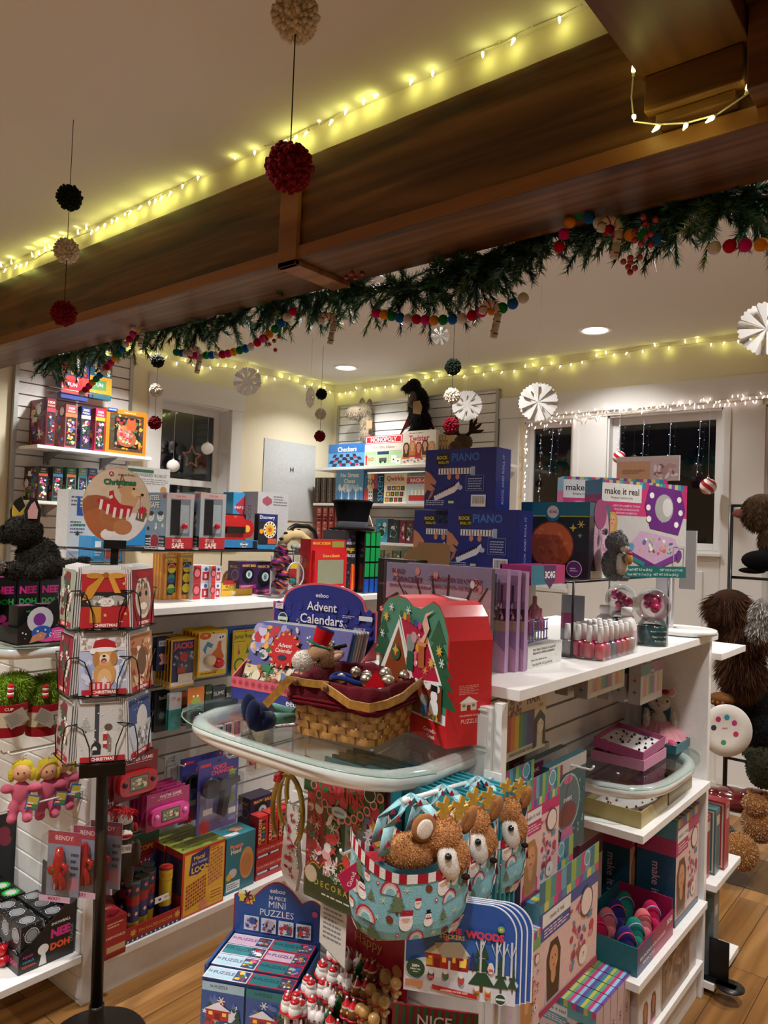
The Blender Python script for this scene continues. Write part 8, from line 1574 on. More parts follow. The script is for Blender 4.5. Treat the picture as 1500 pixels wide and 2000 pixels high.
def gloss_(f):a=f['front'];a.rect(0,0,1,1,'#c8c8cc');a.rect(0,.72,.5,1,'#1c6a78');a.rect(.5,.72,1,1,'#8a2060');a.disc(.52,.74,.14,'#4a2060');a.t('3C4G',.52,.78,.08,'#fff',.2);a.rect(.12,.18,.95,.7,'#a8b0b8');a.stripes(.16,.2,.92,.66,['#c87888','#c8b068','#4a9a98','#3a6aa8','#a85088','#c8c8d0'],8);s=f['left'];s.rect(0,0,1,1,'#a8a4a8');s.star(.5,.6,.25,'#8a3048',4,.3);s.star(.5,.3,.25,'#1c6a78',4,.3)
hung('lip_gloss_set','box of eight lip glosses hanging under the shelf, left group',1147,1218,1312,1366,-.875,.04,'#c8c8cc',gloss_,2,.06)
hung('lip_gloss_set','box of lip glosses hanging under the shelf, right group beside the mouse plush',1250,1292,1300,1378,-.895,.04,'#b8a8b8',gloss_,3,.055)
def diary(f):a=f['front'];a.rect(0,0,1,.86,'#1e4a54');a.busy(.02,.02,.98,.84,['#3a7880','#58a0a0','#163a44'],50,.02,3,'d');a.rect(0,.86,1,1,'#a8a4a0');a.rect(0,.84,.35,.97,'#7a2050');a.t('3C4G',.17,.90,.035,'#fff',.25);a.ring(.5,.54,.34,'#88a8a8','#4a6468',.08);a.disc(.5,.42,.24,'#6a3038',ry=.14);a.poly([(.3,.04),(.7,.04),(.64,.28),(.36,.28)],'#b86088');a.disc(.5,.78,.12,'#b85880',ry=.05);a.t('sweet',.5,.58,.06,'#d8d8d8',.4)
hung('diary_pack','teal glitter diary pack with a gumball machine picture and pink pen, nearest on its hook',1066,1138,1500,1695,-.84,.02,'#1e4a54',diary,3,.055)
hung('bracelet_kit_box','pink bracelet kit box with a smiling girl and striped top, nearest on the upper hook',1015,1086,1574,1775,-.80,.045,'#3a1a58',mir('#b82a68','#3a1a58'),2,.07,tab='#5a9aa0')
hung('jewellery_kit_box','blue and magenta jewellery kit box with a dark haired girl, front of the lower hook',1047,1160,1772,1995,-.765,.05,'#a01858',mir('#2a4a90','#a01858','#2a1a18','#b8a8b8','7'),2,.07,tab='#5a9aa0')
hung('bead_kit_box','cream bead kit box with bracelets, left of the blue and magenta kit at the bottom',1018,1050,1838,2030,-.74,.05,'#b8a0a0',mir('#6a9a60','#c8b8b0','#a87848','#c8a0a0','4'))
for y,z,L in((1.62,1.335-.04,.24),(1.60,1.10,.28),(1.60,1.02,.3),(1.72,.83,.32),(2.0,1.29,.26),(2.5,1.28,.24),(1.84,1.09,.33)):hook(RG,(-1.115,y,z),(1,0,0),L,.003)
def open_box(name,lab,x0,x1,y0,y1,z,h,col,inner,items,rz=0):
 t=thing(name,lab,'jewellery box',(x0,y0,z),rz);w,d=x1-x0,y1-y0;m=MB();e=.004
 for q in((0,0,w,e),(0,d-e,w,d),(0,e,e,d-e),(w-e,e,w,d-e)):m.box((q[0],q[1],0),(q[2],q[3],h),col)
 m.box((e,e,0),(w-e,d-e,h*.5),inner);m.build('box',t);m=MB('metal');rr=random.Random(int(x0*-1000))
 for _ in range(26):a=Vector((rr.uniform(.02,w-.02),rr.uniform(.02,d-.02),h*.5+.003));m.ell(a,rr.uniform(.003,.006),rr.choice(items),6,4)
 m.build('charms',t);return t
GB=.921
open_box('charm_box','pale pink box base carrying a tilted box of charms on the far glass shelf',-1.06,-.875,2.48,2.70,GB,.034,'#c07a98','#c07a98',['#222'])
t=open_box('charm_box','pink and lilac box of small metal charms on a white card, tilted on its base',-1.055,-.88,2.485,2.695,GB+.045,.034,'#a84878','#d8d4d4',['#2a2a30','#5a5a60']);t.rotation_euler=(R(4),R(6),0)
open_box('ring_tray','teal tray of mood rings at the far end of the glass shelf',-1.0,-.86,2.76,2.92,GB,.03,'#1c6470','#a0a8a8',['#70a0a8','#303840','#c8c8c8'])
bx('ring_header','teal header card reading mood rings, standing behind the ring tray','sign',-1.04,-.93,2.905,2.909,GB,.135,'#3a8088',lambda f:(f['front'].t('Mood',.4,.78,.18,'#d8e8e8',.6,bold=.03),f['front'].t('RINGS',.5,.52,.18,'#d8e8e8',.8,bold=.03),f['front'].stripes(.2,.05,.6,.4,['#d8a030','#58a050','#c03a48'],4),f['front'].rect(.6,.08,.85,.42,'#a8c8d8')))
open_box('charm_box','pink and cream box with rose gold charms, front of two on the white shelf',-1.0,-.815,2.30,2.54,.8005,.05,'#a89a60','#c8c0bc',['#8a5040','#a86858']);open_box('charm_box','black lined box of silver charms, behind the cream one on the white shelf',-1.0,-.82,2.57,2.82,.8005,.045,'#8a7a48','#0c0c10',['#5a5a60','#888'])
P=Vector((-.955,2.865,GB));t=thing('mouse_plush','white mouse plush with pink ears and tutu at the far end of the glass shelf','plush toy',P,R(35))
plush(t,'body',[E(0,.02,.06,.034,.03,.06),E(0,.015,.155,.042,.036,.036),E(0,-.02,.15,.018,.022,.014),E(-.05,.0,.085,.013,.016,.045),E(.05,.0,.085,.013,.016,.045)],'#c8beb0','fur',.005,(5000,.004,['#d0c8bc','#c0b6a8'],.001),5)
for sx in(-1,1):m=MB('fabric');m.ell((sx*.045,.02,.192),(.020,.008,.020),'#c8beb0');q=m.build('ear',t);m=MB('fabric');m.ell((sx*.045,.013,.192),(.013,.004,.013),'#c88a90');m.build('inner_ear',q);eye(t,(sx*.02,-.018,.163),.0045);m=MB('fur');m.ell((sx*.025,-.05,.016),(.018,.03,.016),'#b84a68');m.build('slipper',t)
m=MB('fabric');vs=[];n=72
for z,r in((.085,.036),(.05,.075),(.022,.105)):vs+=[(r*math.cos(2*PI*k/n)*(1+.06*math.sin(k*2.2)),.01+r*.7*math.sin(2*PI*k/n)*(1+.06*math.sin(k*2.2)),z+.004*math.sin(k*1.7))for k in range(n)]
m.add(vs,[(i*n+k,i*n+(k+1)%n,(i+1)*n+(k+1)%n,(i+1)*n+k)for i in range(2)for k in range(n)],'#c48a94',True);m.build('tutu',t);m=MB('felt');m.ell((-.015,.0,.195),(.016,.008,.009),'#8a1830');m.ell((.015,.0,.195),(.016,.008,.009),'#8a1830');m.build('bow',t)
S2=.3605
bx('fashion_kit_box','tall pink and dark teal kit box with a model, right one on the middle shelf','craft kit',-.955,-.82,2.66,2.92,S2,.36,'#144a68',lambda f:mir('#a83060','#144a68','#5a3a28','#c89a88')(f),face='x');bx('fashion_kit_box','tall pink and dark teal kit box on the middle shelf, left one standing back','craft kit',-1.10,-.965,2.62,2.88,S2,.36,'#144a68',mir('#a83060','#144a68'),face='x')
bx('backpack_header','white and purple header card with backpack pictures, behind the mini backpack tray','sign',-1.10,-1.0,2.28,2.46,S2,.34,'#c0b8bc',lambda f:[f[k].rect(0,.8,1,1,'#5a1a4a')for k in('front','left')]+[f[k].disc(.3+.3*q,.55,.13,['#5a8a88','#4a2a78','#a82848'][q],ry=.16)for k in('front','left')for q in range(2)],face='x')
t=thing('backpack_tray','teal and magenta counter tray of mini backpacks at the front corner of the middle shelf','display box',(-1.0,2.285,S2));m=MB();W_,D_=.19,.33;m.box((0,0,0),(W_,.004,.085),'#14646e');m.box((W_-.004,.004,0),(W_,D_,.085),'#98184e');m.box((0,.004,0),(.004,D_,.12),'#14646e');m.box((.004,D_-.004,0),(W_-.004,D_,.12),'#98184e');m.box((.004,.004,0),(W_-.004,D_-.004,.004),'#14646e')
f=Fr(m,(W_,0,0),(0,1,0),(0,0,1),(1,0,0),D_,.085);f.rect(0,0,.4,1,'#3a3a68');f.t('MINI BACKPACK WITH STATIONERY',.42,.5,.14,'#e8e0e8',.7,bold=.02);f.t('MINI SAC A DOS',.3,.28,.12,'#e8e0e8',.45);f.t('3C4G',.88,.75,.22,'#f4f0f4',.16,bold=.04);f=Fr(m,(0,0,0),(1,0,0),(0,0,1),(0,-1,0),W_,.085);f.disc(.08,.6,.35,'#d8e0e8');f.t('3C4G',.09,.6,.2,'#24285a',.16,bold=.04);m.build('tray',t)
bc=[('#b81850','magenta'),('#2c2468','navy purple'),('#c86a70','coral'),('#1a7a6c','teal')]
for i in range(2):
 for j in range(4):
  c,nmn=bc[(i+j*2+(j>1))%4];t=thing('mini_backpack',nmn+' mini backpack in the tray, '+['left','right'][i]+' row, '+['first','second','third','fourth'][j]+' from the front','mini backpack',(-.955+.09*i,2.325+.075*j,S2+.006),R(40));m=MB('fabric');m.ell((0,0,.058),(.032,.024,.056),c,16,12);m.ell((0,-.02,.04),(.022,.012,.028),jit(c,.25),12,8);m.build('bag',t);m=MB('gloss');m.tube([(.03*math.cos(q*PI/10),-.010-.012*math.sin(q*PI/10),.06+.045*math.sin(q*PI/10))for q in range(11)],.0028,'#a898c8' if j%2 else '#c8385a',5);m.build('zip',t)
for k in range(5):bx('bead_kit_box','striped top kit box in the row on the lowest shelf, beside the photo box','craft kit',-1.0,-.83,2.03+.052*k,2.078+.052*k,.1405,.225,'#a84858',lambda f:(mir('#5a9aa0','#8a2a50')(f),[f['right'].rect(0,0,1,1,'#c0a8a8'),f['right'].t('5',.5,.6,.15,'#303034',.3)]),'striped top kit boxes on the lowest shelf')
bx('hair_kit_box','large clear fronted box with a photo of long brown hair on the lowest shelf','craft kit',-1.05,-.815,2.31,2.90,.1405,.19,'#b8a8a0',lambda f:(f['front'].rect(0,0,1,1,'#b8aca4'),f['front'].rect(.02,.05,.35,.6,'#d0ccc8'),f['front'].person(.12,.05,.5,'#7a4428','#b8785a'),f['front'].person(.24,.05,.5,'#5a2c1c','#a86a4a'),f['front'].rect(.38,.0,.86,1,'#8a7260'),f['front'].busy(.4,.05,.84,.95,['#9a8068','#7a6050','#a89078'],40,.16,2,'e'),f['front'].disc(.55,.92,.2,'#5a2030',ry=.16)),face='x')
for k,c in enumerate(('#a02830','#406a70','#a83038')):bx('boxed_book',['red boxed book, nearest of three on the far end shelf','teal boxed book, middle of three on the far end shelf','red boxed book, furthest of three on the far end shelf'][k],'book',-.93,-.80+.015*(k-1),2.99+.075*k,3.05+.075*k,.411,.235+.012*k,c,lambda f:[(f[q].frame(.05,.03,.95,.97,.04,'#c8b8a8'),f[q].rect(.2,.75,.8,.9,'#c8b8a8'))for q in('front','right')])
bx('grey_book_box','grey boxed book standing in a black bookend on the lowest far shelf','book',-.93,-.79,3.03,3.10,.051,.30,'#5f6a6c',lambda f:(f['front'].rect(.5,.7,.7,.85,'#a8a8a4'),f['right'].rect(.2,.72,.7,.85,'#a8a8a4')))
m=MB('blackmetal');m.box((-.83,2.985,.051),(-.70,3.02,.055),'#101012');m.box((-.80,3.015,.055),(-.73,3.02,.20),'#101012');m.lathe([(0,0),(.05,0),(.05,.004),(0,.004)],'#101012',(-.72,3.0,.051),24);tag(m.build('bookend'),'black metal bookend on the lowest far shelf','bookend')
P=aty(1415,1425,3.05);t=thing('paint_plate','white plate with coloured paint dots hanging at the far end of the right unit','plate',P);ax=Vector((.62,-.78,.05)).normalized();m=MB('laminate');m.lathe([(0,.0),(.055,.0),(.092,.012),(.098,.016),(.098,.018),(.055,.004),(0,.004)],'#dcd8d0',seg=36,axis=ax);m.build('plate_body',t)
u_=Vector((ax.y,-ax.x,0)).normalized()*-1;v_=ax.cross(u_);v_=v_ if v_.z>0 else-v_;m=MB('gloss');f=Fr(m,ax*.0045-u_*.06-v_*.06,u_,v_,ax,.12,.12);[f.disc(.5+.36*math.cos(a_),.5+.4*math.sin(a_),.085,c)for a_,c in((2.2,'#b01868'),(1.4,'#1a8aa0'),(.6,'#a83078'),(-.3,'#c82868'),(-1.7,'#4a9a78'),(3.0,'#303048'))];f.t('paint',.5,.55,.06,'#b83868',.5);m.build('paint_dots',t)
# ========================= puppets on the corner slatwall
P=aty(706,822,4.93);t=thing('llama_puppet','cream shaggy llama hand puppet hanging on the corner slatwall','puppet',P,R(25))
plush(t,'body',[E(-.05,-.04,.07,.085,.05,.055),E(.02,0,.09,.07,.06,.07),E(.04,0,-.02,.06,.05,.1),E(.05,0,-.13,.06,.05,.09),E(.0,0,.17,.02,.015,.04),E(.07,0,.16,.02,.015,.04)],'#9c907c','fur',.01,(5000,.03,['#a89c86','#8c806c','#b4a894'],.0025),3);eye(t,(.0,-.07,.09),.009)
m=MB('paper');m.box((.07,-.08,-.08),(.12,-.078,-.01),'#b88860');m.build('card_tag',t)
P=aty(812,800,4.90);t=thing('dragon_puppet','black shaggy dragon puppet with dark red wings hanging on the corner slatwall','puppet',P,R(10));t.scale=(1.2,)*3
plush(t,'body',[E(-.02,0,.16,.05,.055,.06),E(-.06,-.02,.15,.045,.03,.03),E(.02,0,.04,.075,.06,.12),E(.04,0,-.08,.08,.06,.08),E(-.02,-.02,-.19,.03,.04,.06),E(.08,-.02,-.19,.03,.04,.06),E(-.06,-.03,-.22,.05,.025,.02)],'#0c0b0c','fur',.01,(4000,.03,['#121012','#0a090a','#1c181a'],.0022),4)
for s in(-1,1):m=MB('gloss');m.prism([(0,.06),(s*.07,-.02),(s*.15,-.19),(s*.10,-.13),(s*.04,-.10)],(.02,.01,0),(1,0,0),(0,0,1),(0,-1,0),.006,'#3c0c0e');m.build('wing',t)
m=MB('gloss');m.ell((-.0,-.055,.06),(.035,.012,.06),'#3a2a24');m.build('scaled_chest',t);m=MB('paper');m.prism([(-.03,-.04),(.03,-.05),(.04,0),(.02,.045),(-.03,.04)],(.05,-.08,0),(1,0,0),(0,0,1),(0,-1,0),.002,'#98784e');m.build('card_tag',t)
P=aty(905,864,4.66);t=thing('moose_puppet','brown moose head puppet with dark antlers at the right end of the top game shelf','puppet',P)
plush(t,'head',[E(0,0,.0,.07,.06,.06),E(-.03,-.05,-.05,.055,.06,.055)],'#4a3624','fur',.01,(2500,.008,['#54402c','#3e2c1c'],.002),5)
for s in(-1,1):
 m=MB('felt');m.tube([(s*.03,0,.05),(s*.07,0,.08)],.014,'#2e221c',8);[m.tube([(s*.06,0,.075),(s*x*.7+s*.05,0,z*.8+.05),(s*x+s*.05,-.01,z+.05)],[.014,.013,.004],'#2e221c',7)for x,z in((.02,.15),(.07,.12),(.11,.08),(.13,.03))];m.build('antler',t)
# ========================= plush puppets at the right edge
def shag(lab,px,py,Y,es,col,fur,cols,nm='puppet',seed=1,rz=0):P=aty(px,py,Y);t=thing(nm,lab,'plush toy',P,rz);plush(t,'body',es,col,'fur',.012,(fur[0],fur[1],cols,.004),seed);return t
t=shag('brown shaggy long-haired puppet hanging behind the far end shelf, right of the window',1440,1230,3.95,[E(-.03,-.02,.12,.10,.09,.08),E(.03,0,0,.10,.09,.12),E(.02,0,-.16,.09,.08,.14),E(-.05,-.03,.06,.05,.05,.05)],'#3c2416',(16000,.085),['#4a2c1a','#3a2214','#5a3822'],'yeti_puppet',6)
m=MB('felt');m.ell((-.07,-.10,.05),(.035,.04,.035),'#2a160c');m.build('muzzle',t);m=MB('felt');m.ell((-.04,-.09,-.33),(.06,.05,.03),'#6a4424');[m.ell((-.09+.022*k,-.13,-.345),(.010,.025,.012),'#6a4424')for k in range(4)];m.build('hand',t)
t=shag('brown monkey puppet head with a pink mouth at the top right edge of the photo',1488,1000,3.9,[E(0,0,0,.09,.08,.09),E(.05,0,-.13,.06,.06,.09)],'#4a3420',(3000,.03),['#54402a','#3e2a18'],'monkey_puppet',7);m=MB('felt');m.ell((-.09,-.03,-.01),(.035,.03,.022),'#7a4a44');m.build('mouth',t)
m=MB('felt');m.ell((0,0,0),(.10,.08,.05),'#060607');m.ell((-.05,0,-.05),(.06,.06,.015),'#060607');tag(m.build('black_hat',None,aty(1492,1095,3.85)),'black felt hat at the right edge between the monkey and the grey animal','hat')
t=shag('grey and white plush animal face at the right edge of the photo',1496,1205,3.7,[E(0,0,0,.07,.07,.09),E(-.02,-.03,-.06,.05,.05,.05)],'#6c6660',(3000,.025),['#88827c','#b8b4ae','#5a544e'],'wolf_puppet',8)
t=shag('large black plush animal hanging low behind the paint plate',1462,1370,4.2,[E(0,0,.05,.13,.1,.16),E(.05,0,-.14,.12,.1,.12),E(-.10,-.02,-.02,.07,.06,.05)],'#070708',(2500,.01),['#0d0d0f','#060607'],'bear_puppet',9)
t=shag('dark olive plush turtle at the right edge above the toy bin',1492,1500,4.1,[E(0,0,0,.08,.08,.1),E(-.06,0,.06,.04,.04,.03)],'#2c2c1c',(1200,.01),['#34341f','#201f16'],'turtle_puppet',10)
t=thing('toy_bin','clear plastic bin of plush animals on the floor below the puppets','bin',(-1.12,4.02,0));m=MB();W_,D_,H_=.62,.42,.16
for q in((0,0,W_,.006),(0,D_-.006,W_,D_),(0,.006,.006,D_-.006),(W_-.006,.006,W_,D_-.006)):m.box((q[0],q[1],.006),(q[2],q[3],H_),'#fff')
m.box((0,0,0),(W_,D_,.006),'#fff');m.build('clear_bin',t,mats=[CLEAR()])
for lab,x,y,z,es,c,cs,nm in(('shiny dark red plush dragon lying on top of the toy bin',-1.0,4.2,.36,[E(0,0,0,.14,.1,.06),E(.1,0,.04,.09,.06,.04),E(-.1,-.04,0,.06,.05,.05)],'#5c1414',['#6a1818'],'dragon_plush'),('tan and white plush cat sitting in the toy bin',-.87,4.1,.30,[E(0,0,0,.08,.07,.09),E(-.01,-.03,.1,.06,.055,.05),E(-.04,0,.15,.015,.012,.02),E(.03,0,.15,.015,.012,.02)],'#8a5a2c',['#9a6a38','#b88a58','#c8b8a8'],'cat_plush'),('tan plush corgi with a white chest in front in the toy bin',-.93,4.02,.17,[E(0,0,0,.08,.07,.09),E(-.08,-.02,-.05,.05,.05,.04)],'#8f6030',['#a07040','#c8a880'],'dog_plush'),('grey speckled plush animal at the left of the toy bin',-1.05,4.1,.16,[E(0,0,0,.1,.08,.1)],'#5c544c',['#8a8278','#4a4238','#c0b8b0'],'badger_plush')):
 t=thing(nm,lab,'plush toy',(x,y,z));plush(t,'body',es,c,'gloss' if nm=='dragon_plush' else 'fur',.01,None if nm=='dragon_plush' else(5000,.008,cs,.0022),11)
m=MB('blackmetal');[m.tube([(-1.12+.5*k,4.45,0),(-1.12+.5*k,4.45,1.9)],.012,'#101012',8)for k in(0,1)];[m.tube([(-1.12,4.45,z),(-.62,4.45,z)],.008,'#101012',8)for z in(.5,1.0,1.5,1.9)];tag(m.build('puppet_rack'),'black metal rack behind the hanging puppets','rack')
# ========================= things hung from the ceiling
def tuft(name,c,r=.04):
 m=MB('wool');m.ell((0,0,0),r*.8,c,14,10);rr=random.Random(3)
 for k in range(230):
  z=1-2*(k+.5)/230;a=k*2.39996;s=math.sqrt(1-z*z);n=Vector((s*math.cos(a),s*math.sin(a),z));n=(n+Vector((rr.uniform(-.15,.15),rr.uniform(-.15,.15),rr.uniform(-.15,.15)))).normalized();l=r*rr.uniform(.92,1.12);m.tube([n*r*.55,n*l*.9,n*l],[r*.10,r*.12,r*.085],jit(c,.10),6)
 return m
PC={'g':('#101c12','dark green'),'w':('#cfc3ae','cream'),'r':('#74081c','dark red'),'k':('#10120f','black')}
pm={}
def pomstring(lab,Y,balls,top=CEIL,X=None):
 P0=aty(*balls[0][:2],Y);t=thing('pompom_string',lab,'pom-pom string',(P0.x,P0.y,top));lo=0
 for px,py,c in balls:
  P=aty(px,py,Y);z=P.z-top;lo=min(lo,z)
  if c not in pm:o=tuft(c,PC[c][0]).build('pompom',t);pm[c]=o
  else:o=pm[c].copy();COL.objects.link(o);o.parent=t
  o.location=(0,0,z);o['label']=PC[c][1]+' wool pompom'
 m=MB('wool');m.tube([(0,0,0),(0,0,lo)],.0012,'#1c1a18',5);m.build('thread',t)
pomstring('near pom-pom string with green, cream and dark red balls at the left',1.22,[(136,386,'g'),(131,490,'w'),(123,613,'r')])
pomstring('near pom-pom string with a large cream ball and a dark red ball, top centre',.87,[(578,32,'w'),(564,328,'r')])
pomstring('far pom-pom string beside the small window',2.62,[(308,705,'k'),(304,763,'w'),(302,826,'r')])
pomstring('far pom-pom string between the pale sign and the llama puppet',3.9,[(628,770,'k'),(626,809,'w'),(625,852,'r')])
pomstring('far pom-pom string in front of the dragon puppet and white snowflake',3.1,[(885,717,'g'),(883,774,'w'),(880,831,'r')])
def flake(lab,px,py,Y,r,ph=0,sq=1.0,rz=0):
 P=aty(px,py,Y);t=thing('paper_snowflake',lab,'snowflake',P,rz);m=MB('paper');n=16
 def q(rad,k,off=0):a=2*PI*(k+off)/n+ph;return(rad*r*math.cos(a)*sq,.0035*r/.06*(1 if int(k)%2 else-1)*rad,rad*r*math.sin(a))
 PW='#dcdad6'
 for k in range(n):
  e=k%2;m.add([q(0,k),q(.3,k),q(.3,k,1)],[(0,1,2)],PW)
  if e:m.add([q(.3,k),q(.68,k),q(.68,k,.38),q(.48,k,.18)],[(0,1,2,3)],PW);m.add([q(.3,k,1),q(.48,k,.82),q(.68,k,.62),q(.68,k,1)],[(0,1,2,3)],PW);m.add([q(.3,k),q(.48,k,.18),q(.3,k,1)],[(0,1,2)],PW)
  else:m.add([q(.3,k),q(.68,k),q(.68,k,1),q(.3,k,1)],[(0,1,2,3)],PW)
  m.add([q(.68,k),q(.93,k),q(1.0,k,.25),q(.93,k,.5),q(1.0,k,.75),q(.93,k,1),q(.68,k,1)],[tuple(range(7))],PW)
 m.build('cut_paper',t);m=MB('paper');m.tube([(0,0,r*.95),(0,0,CEIL-P.z)],.0006,'#c8c8c8',4);m.build('thread',t)
for a in(('white cut paper snowflake hanging left, right of the small window',483,745,2.9,.088,0,1,.6),('white cut paper snowflake turned edgeways, left of the far pompom string',606,776,3.7,.075,.2,.45,.5),('small white snowflake hanging just under the garland',860,656,2.6,.042,.1,1,.5),('white cut paper snowflake beside the dark red pompom, above the moose',912,792,3.4,.085,.15,1,.5),('white cut paper snowflake left of the large window',1051,785,3.1,.092,0,1,.4),('white cut paper snowflake at the right edge, below the garland',1497,642,2.5,.085,0,1,.4)):flake(*a)
GP=[aty(x,y,2.03)for x,y in((88,700),(150,690),(235,655),(330,632),(440,622),(525,585),(610,575),(700,562),(800,562),(890,552),(945,510),(1030,465),(1110,435),(1200,412),(1300,398),(1400,388),(1520,385))]
t=thing('pine_garland','artificial green pine garland draped under the far side of the wooden beam','garland',GP[0]);O=GP[0]
def gp(u):i=min(int(u),len(GP)-2);return GP[i].lerp(GP[i+1],u-i)
m=MB('needle');rr=random.Random(12);m.tube([p-O for p in GP],.006,'#1c2c1c',6)
GC=['#1f4a30','#2a5a3c','#183a24','#3a6a4c','#2f5a40']
for k in range(640):
 u=rr.uniform(0,len(GP)-1.01);p=gp(u)-O;lng=rr.random()<.12;L=rr.uniform(.08,.175)*(.8 if lng else 1);d=Vector((rr.uniform(-1,1),rr.uniform(-.5,.4),rr.uniform(-1.0,.5))).normalized();s=p;c=rr.choice(GC)if rr.random()>.06 else '#6a7a40';nn=120 if not lng else 50
 mid=s+d*L*.5;e=s+d*L+Vector((0,0,-.10*L));m.tube([s,mid,e],[.0018,.0014,.0008],c,3,cap=False)
 for q in range(nn):
  w_=(q+.5)/nn;b=s.lerp(mid,w_*2)if w_<.5 else mid.lerp(e,w_*2-1);nl=(.029 if not lng else.055)*rr.uniform(.8,1.2);a=rr.uniform(0,2*PI);o_=d.orthogonal().normalized();o_=o_*math.cos(a)+d.cross(o_)*math.sin(a);nd=(o_*.75+d*.75).normalized();tw=nd.cross(d).normalized()*(.0026 if not lng else.0013);m.add([b-tw,b+tw,b+nd*nl],[(0,1,2)],jit(c,.25))
m.build('foliage',t)
for k,(px,py)in enumerate([(126,722),(532,672),(690,542),(1258,478),(1232,508),(1258,445)]):
 c=aty(px,py,1.91)-O;g=MB('gloss');[g.ell(c+Vector((rr.uniform(-.03,.03),rr.uniform(-.02,.02),rr.uniform(-.03,.03))),.0085,'#900c1c',10,8)for _ in range(6)];g.build('berry_cluster',t)
BC=['#b8b0a8','#a00c28','#b01a60','#c87818','#146a38','#16508a']
t=thing('felt_ball_garland','string of coloured felt balls woven along the pine garland','garland',O);i=0
for seg in([(160,768),(200,728),(235,688),(268,640)],[(345,688),(385,695),(440,692),(490,678),(530,650),(572,608)],[(735,612),(790,622),(850,626),(905,622),(945,608),(990,600),(1030,578)],[(1092,482),(1108,440),(1130,415),(1165,432),(1200,458),(1250,460),(1300,472)],[(1395,484),(1430,480),(1490,478)]):
 pts=[aty(x,y,1.92)-O for x,y in seg];m=MB('wool');m.tube(pts,.0012,'#ddd',4);m.build('thread',t);acc=0
 for a,b in zip(pts,pts[1:]):
  L=(b-a).length
  while acc<L:m=MB('felt');m.ell(a.lerp(b,acc/L),.0165,BC[i%6],12,9,bumpy=.001,freq=90);m.build('ball',t);i+=1;acc+=.036
  acc-=L
for px,py,nm in((270,652,'left end of the garland'),(381,702,'garland above the small window'),(640,640,'middle of the garland, dark behind needles'),(958,622,'garland above the snowflake, near centre right'),(1192,462,'garland at the right, below the beam')):
 P=aty(px,py,1.90);m=MB('felt');pts=[Vector((-.02,0,.012)),Vector((-.016,0,.03)),Vector((0,0,.036)),Vector((.014,0,.028)),Vector((.017,0,.01)),Vector((.013,0,-.015)),Vector((.008,0,-.045))]
 for j in range(6):m.tube([pts[j],pts[j+1]],.0085,'#b8aea4',8);c=pts[j].lerp(pts[j+1],.5);dd=(pts[j+1]-pts[j]).normalized();o_=dd.orthogonal().normalized();x_=dd.cross(o_);m.tube([c+(o_*math.cos(a*PI/5)+x_*math.sin(a*PI/5))*.0088+dd*.0008*a for a in range(10)],.0013,'#8a1424',4)
 _c=m.build('candy_cane',None,P,(0,0,.5));_c.scale=(1.3,)*3;tag(_c,'white felt candy cane with red thread on the '+nm,'ornament')
BULB=emit_mat('warm_bulb',(1,.97,.42),8);YG=(.96,1.0,.20)
def lights(name,lab,pts,step,power,every,rb=.0042,seed=1,drop=.02,wire='#c8c4a8',off=None,n0=100,em=None,lc=YG):
 t=thing(name,lab,'string lights',pts[0]);O=pts[0];rr=random.Random(seed);m=MB('laminate');fine=[]
 for a,b in zip(pts,pts[1:]):
  k=max(1,int((b-a).length/.05));fine+=[a.lerp(b,i/k)+Vector((0,0,-.006*math.sin(PI*i/k*2)))for i in range(k)]
 fine.append(pts[-1]);m.tube([p-O for p in fine],.0021,wire,5);m.build('wire',t);acc=step*.5;n=0
 for a,b in zip(pts,pts[1:]):
  L=(b-a).length
  while acc<L and n<n0:
   p=a.lerp(b,acc/L)-O;d=Vector((rr.uniform(-.5,.5),0,rr.choice((-1,1))*rr.uniform(.5,1))).normalized()
   if off:d+=off
   d.normalize();s=MB('laminate');s.tube([p,p+d*drop*.5],.0036,'#e0dcc0',6);o=s.build('socket',t);g=MB();g.tube([p+d*drop*.5,p+d*drop*.8,p+d*(drop+.012)],[rb,rb,rb*.3],'#fff',6);g.build('bulb',o,mats=[em or BULB])
   if n%every==0:ld=bpy.data.lights.new('bulb_light','POINT');ld.energy=power;ld.color=lc;ld.shadow_soft_size=.006;lo=bpy.data.objects.new('bulb_light',ld);COL.objects.link(lo);lo.parent=o;lo.location=p+d*(drop+.02)+(off*.014 if off else Vector())
   acc+=step*rr.uniform(.75,1.25);n+=1
  acc-=L
 return t
F_=Vector((0,-1,0))
lights('string_lights','warm yellow string lights along the ceiling edge above the wooden beam',[aty(x,y,1.712)for x,y in((-30,535),(60,508),(100,490),(160,458),(250,412),(330,374),(450,306),(520,286),(640,238),(690,200),(780,160),(880,122),(960,92),(1060,45),(1180,-10))],.062,.034,1,seed=2,off=F_*.35)
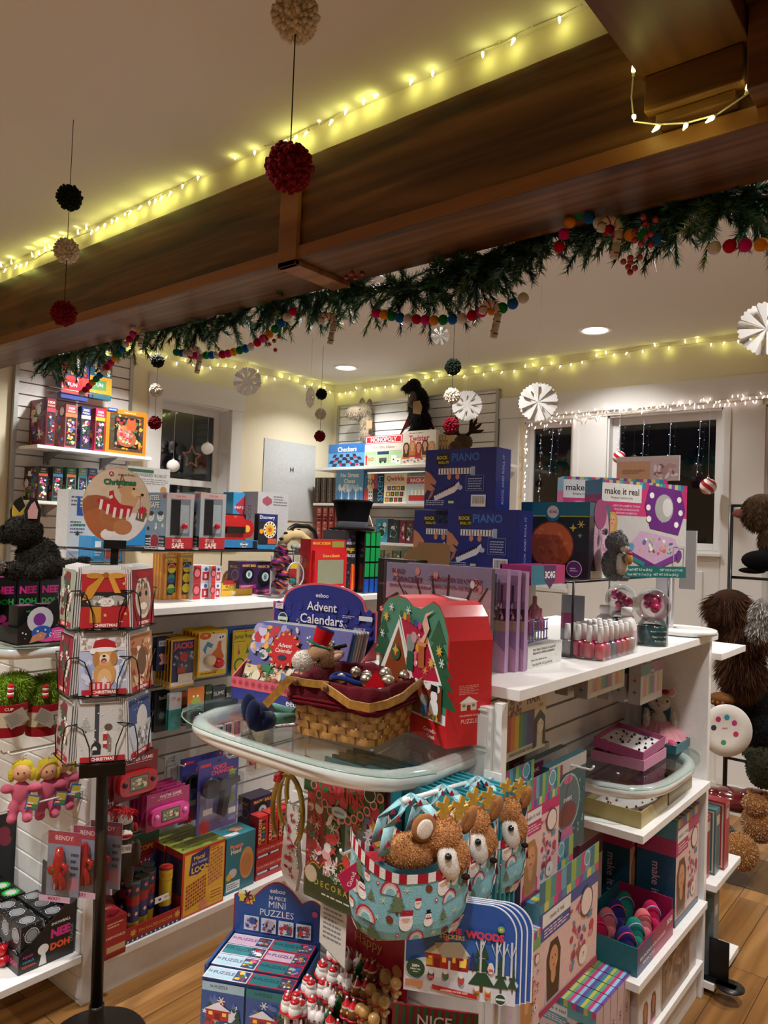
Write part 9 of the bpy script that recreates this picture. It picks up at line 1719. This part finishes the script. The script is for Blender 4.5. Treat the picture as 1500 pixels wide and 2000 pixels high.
lights('string_lights','yellow string lights with a white plug hanging at the cross beam, top right',[aty(x,y,1.66)for x,y in((1240,118),(1233,190),(1238,238),(1285,243),(1340,240),(1400,224),(1450,190),(1505,150))],.075,.05,1,seed=5,off=F_*.4+Vector((0,0,.5)),rb=.005)
lights('string_lights','yellow string lights along the top of the left wall',[atx(x,y,XL+.02)for x,y in((150,668),(262,690),(380,712),(470,722),(560,742),(652,766))],.085,.032,2,seed=6,off=Vector((.5,0,0)))
lights('string_lights','yellow string lights along the top of the back wall above the windows',[aty(x,y,YB-.02)for x,y in((658,768),(760,752),(880,735),(1000,722),(1100,712),(1200,690),(1300,676),(1400,668),(1505,655))],.085,.032,2,seed=7,off=F_*.5)
PK2=emit_mat('pink_white_bulb',(1,.78,.70),3.2)
lights('fairy_lights','pinkish white fairy lights around the window head and left side',[aty(x,y,YB-.035)for x,y in((1024,1000),(1028,900),(1030,835),(1100,822),(1200,806),(1300,797),(1420,786),(1505,778))],.032,.012,6,seed=8,off=F_*.3+Vector((0,0,-.4)),rb=.004,drop=.016,em=PK2,lc=(1,.72,.66))
lights('fairy_lights','second row of pinkish white fairy lights under the window header',[aty(x,y,YB-.04)for x,y in((1060,815),(1200,800),(1330,790),(1505,770))],.032,.010,8,seed=9,off=F_*.3,rb=.003,drop=.012,em=PK2,lc=(1,.72,.66))
for k,(px,p0,p1)in enumerate([(1258,820,950),(1310,818,960),(1368,815,930),(1210,826,900),(1080,838,930)]):
 A=aty(px,p0,YB+.03);t=thing('icicle_strand','thin white wire strand with tiny blue lights hanging in the dark window pane','string lights',A,0,'thin light strands in the back windows');B=aty(px-8,p1,YB+.03)-A;m=MB('laminate');m.tube([(0,0,0),B*.5+Vector((.006,0,0)),B],.0011,'#c8c8d0',4);m.build('wire',t);g=MB()
 for j in range(7):q=B*((j+.5)/7);g.ell(q+Vector((.006*(-1)**j,0,0)),.0028,'#fff',6,4)
 g.build('tiny_bulbs',t,mats=[emit_mat('blue_bulb',(.35,.45,1),5)])
bauble(1383,950,YB-.10,.052,'red and white swirled ball ornament hanging at the right of the large window',2.58,True)
bauble(1209,893,YB-.06,.045,'red and white swirled ball ornament half behind the clear card pack',2.58,True)
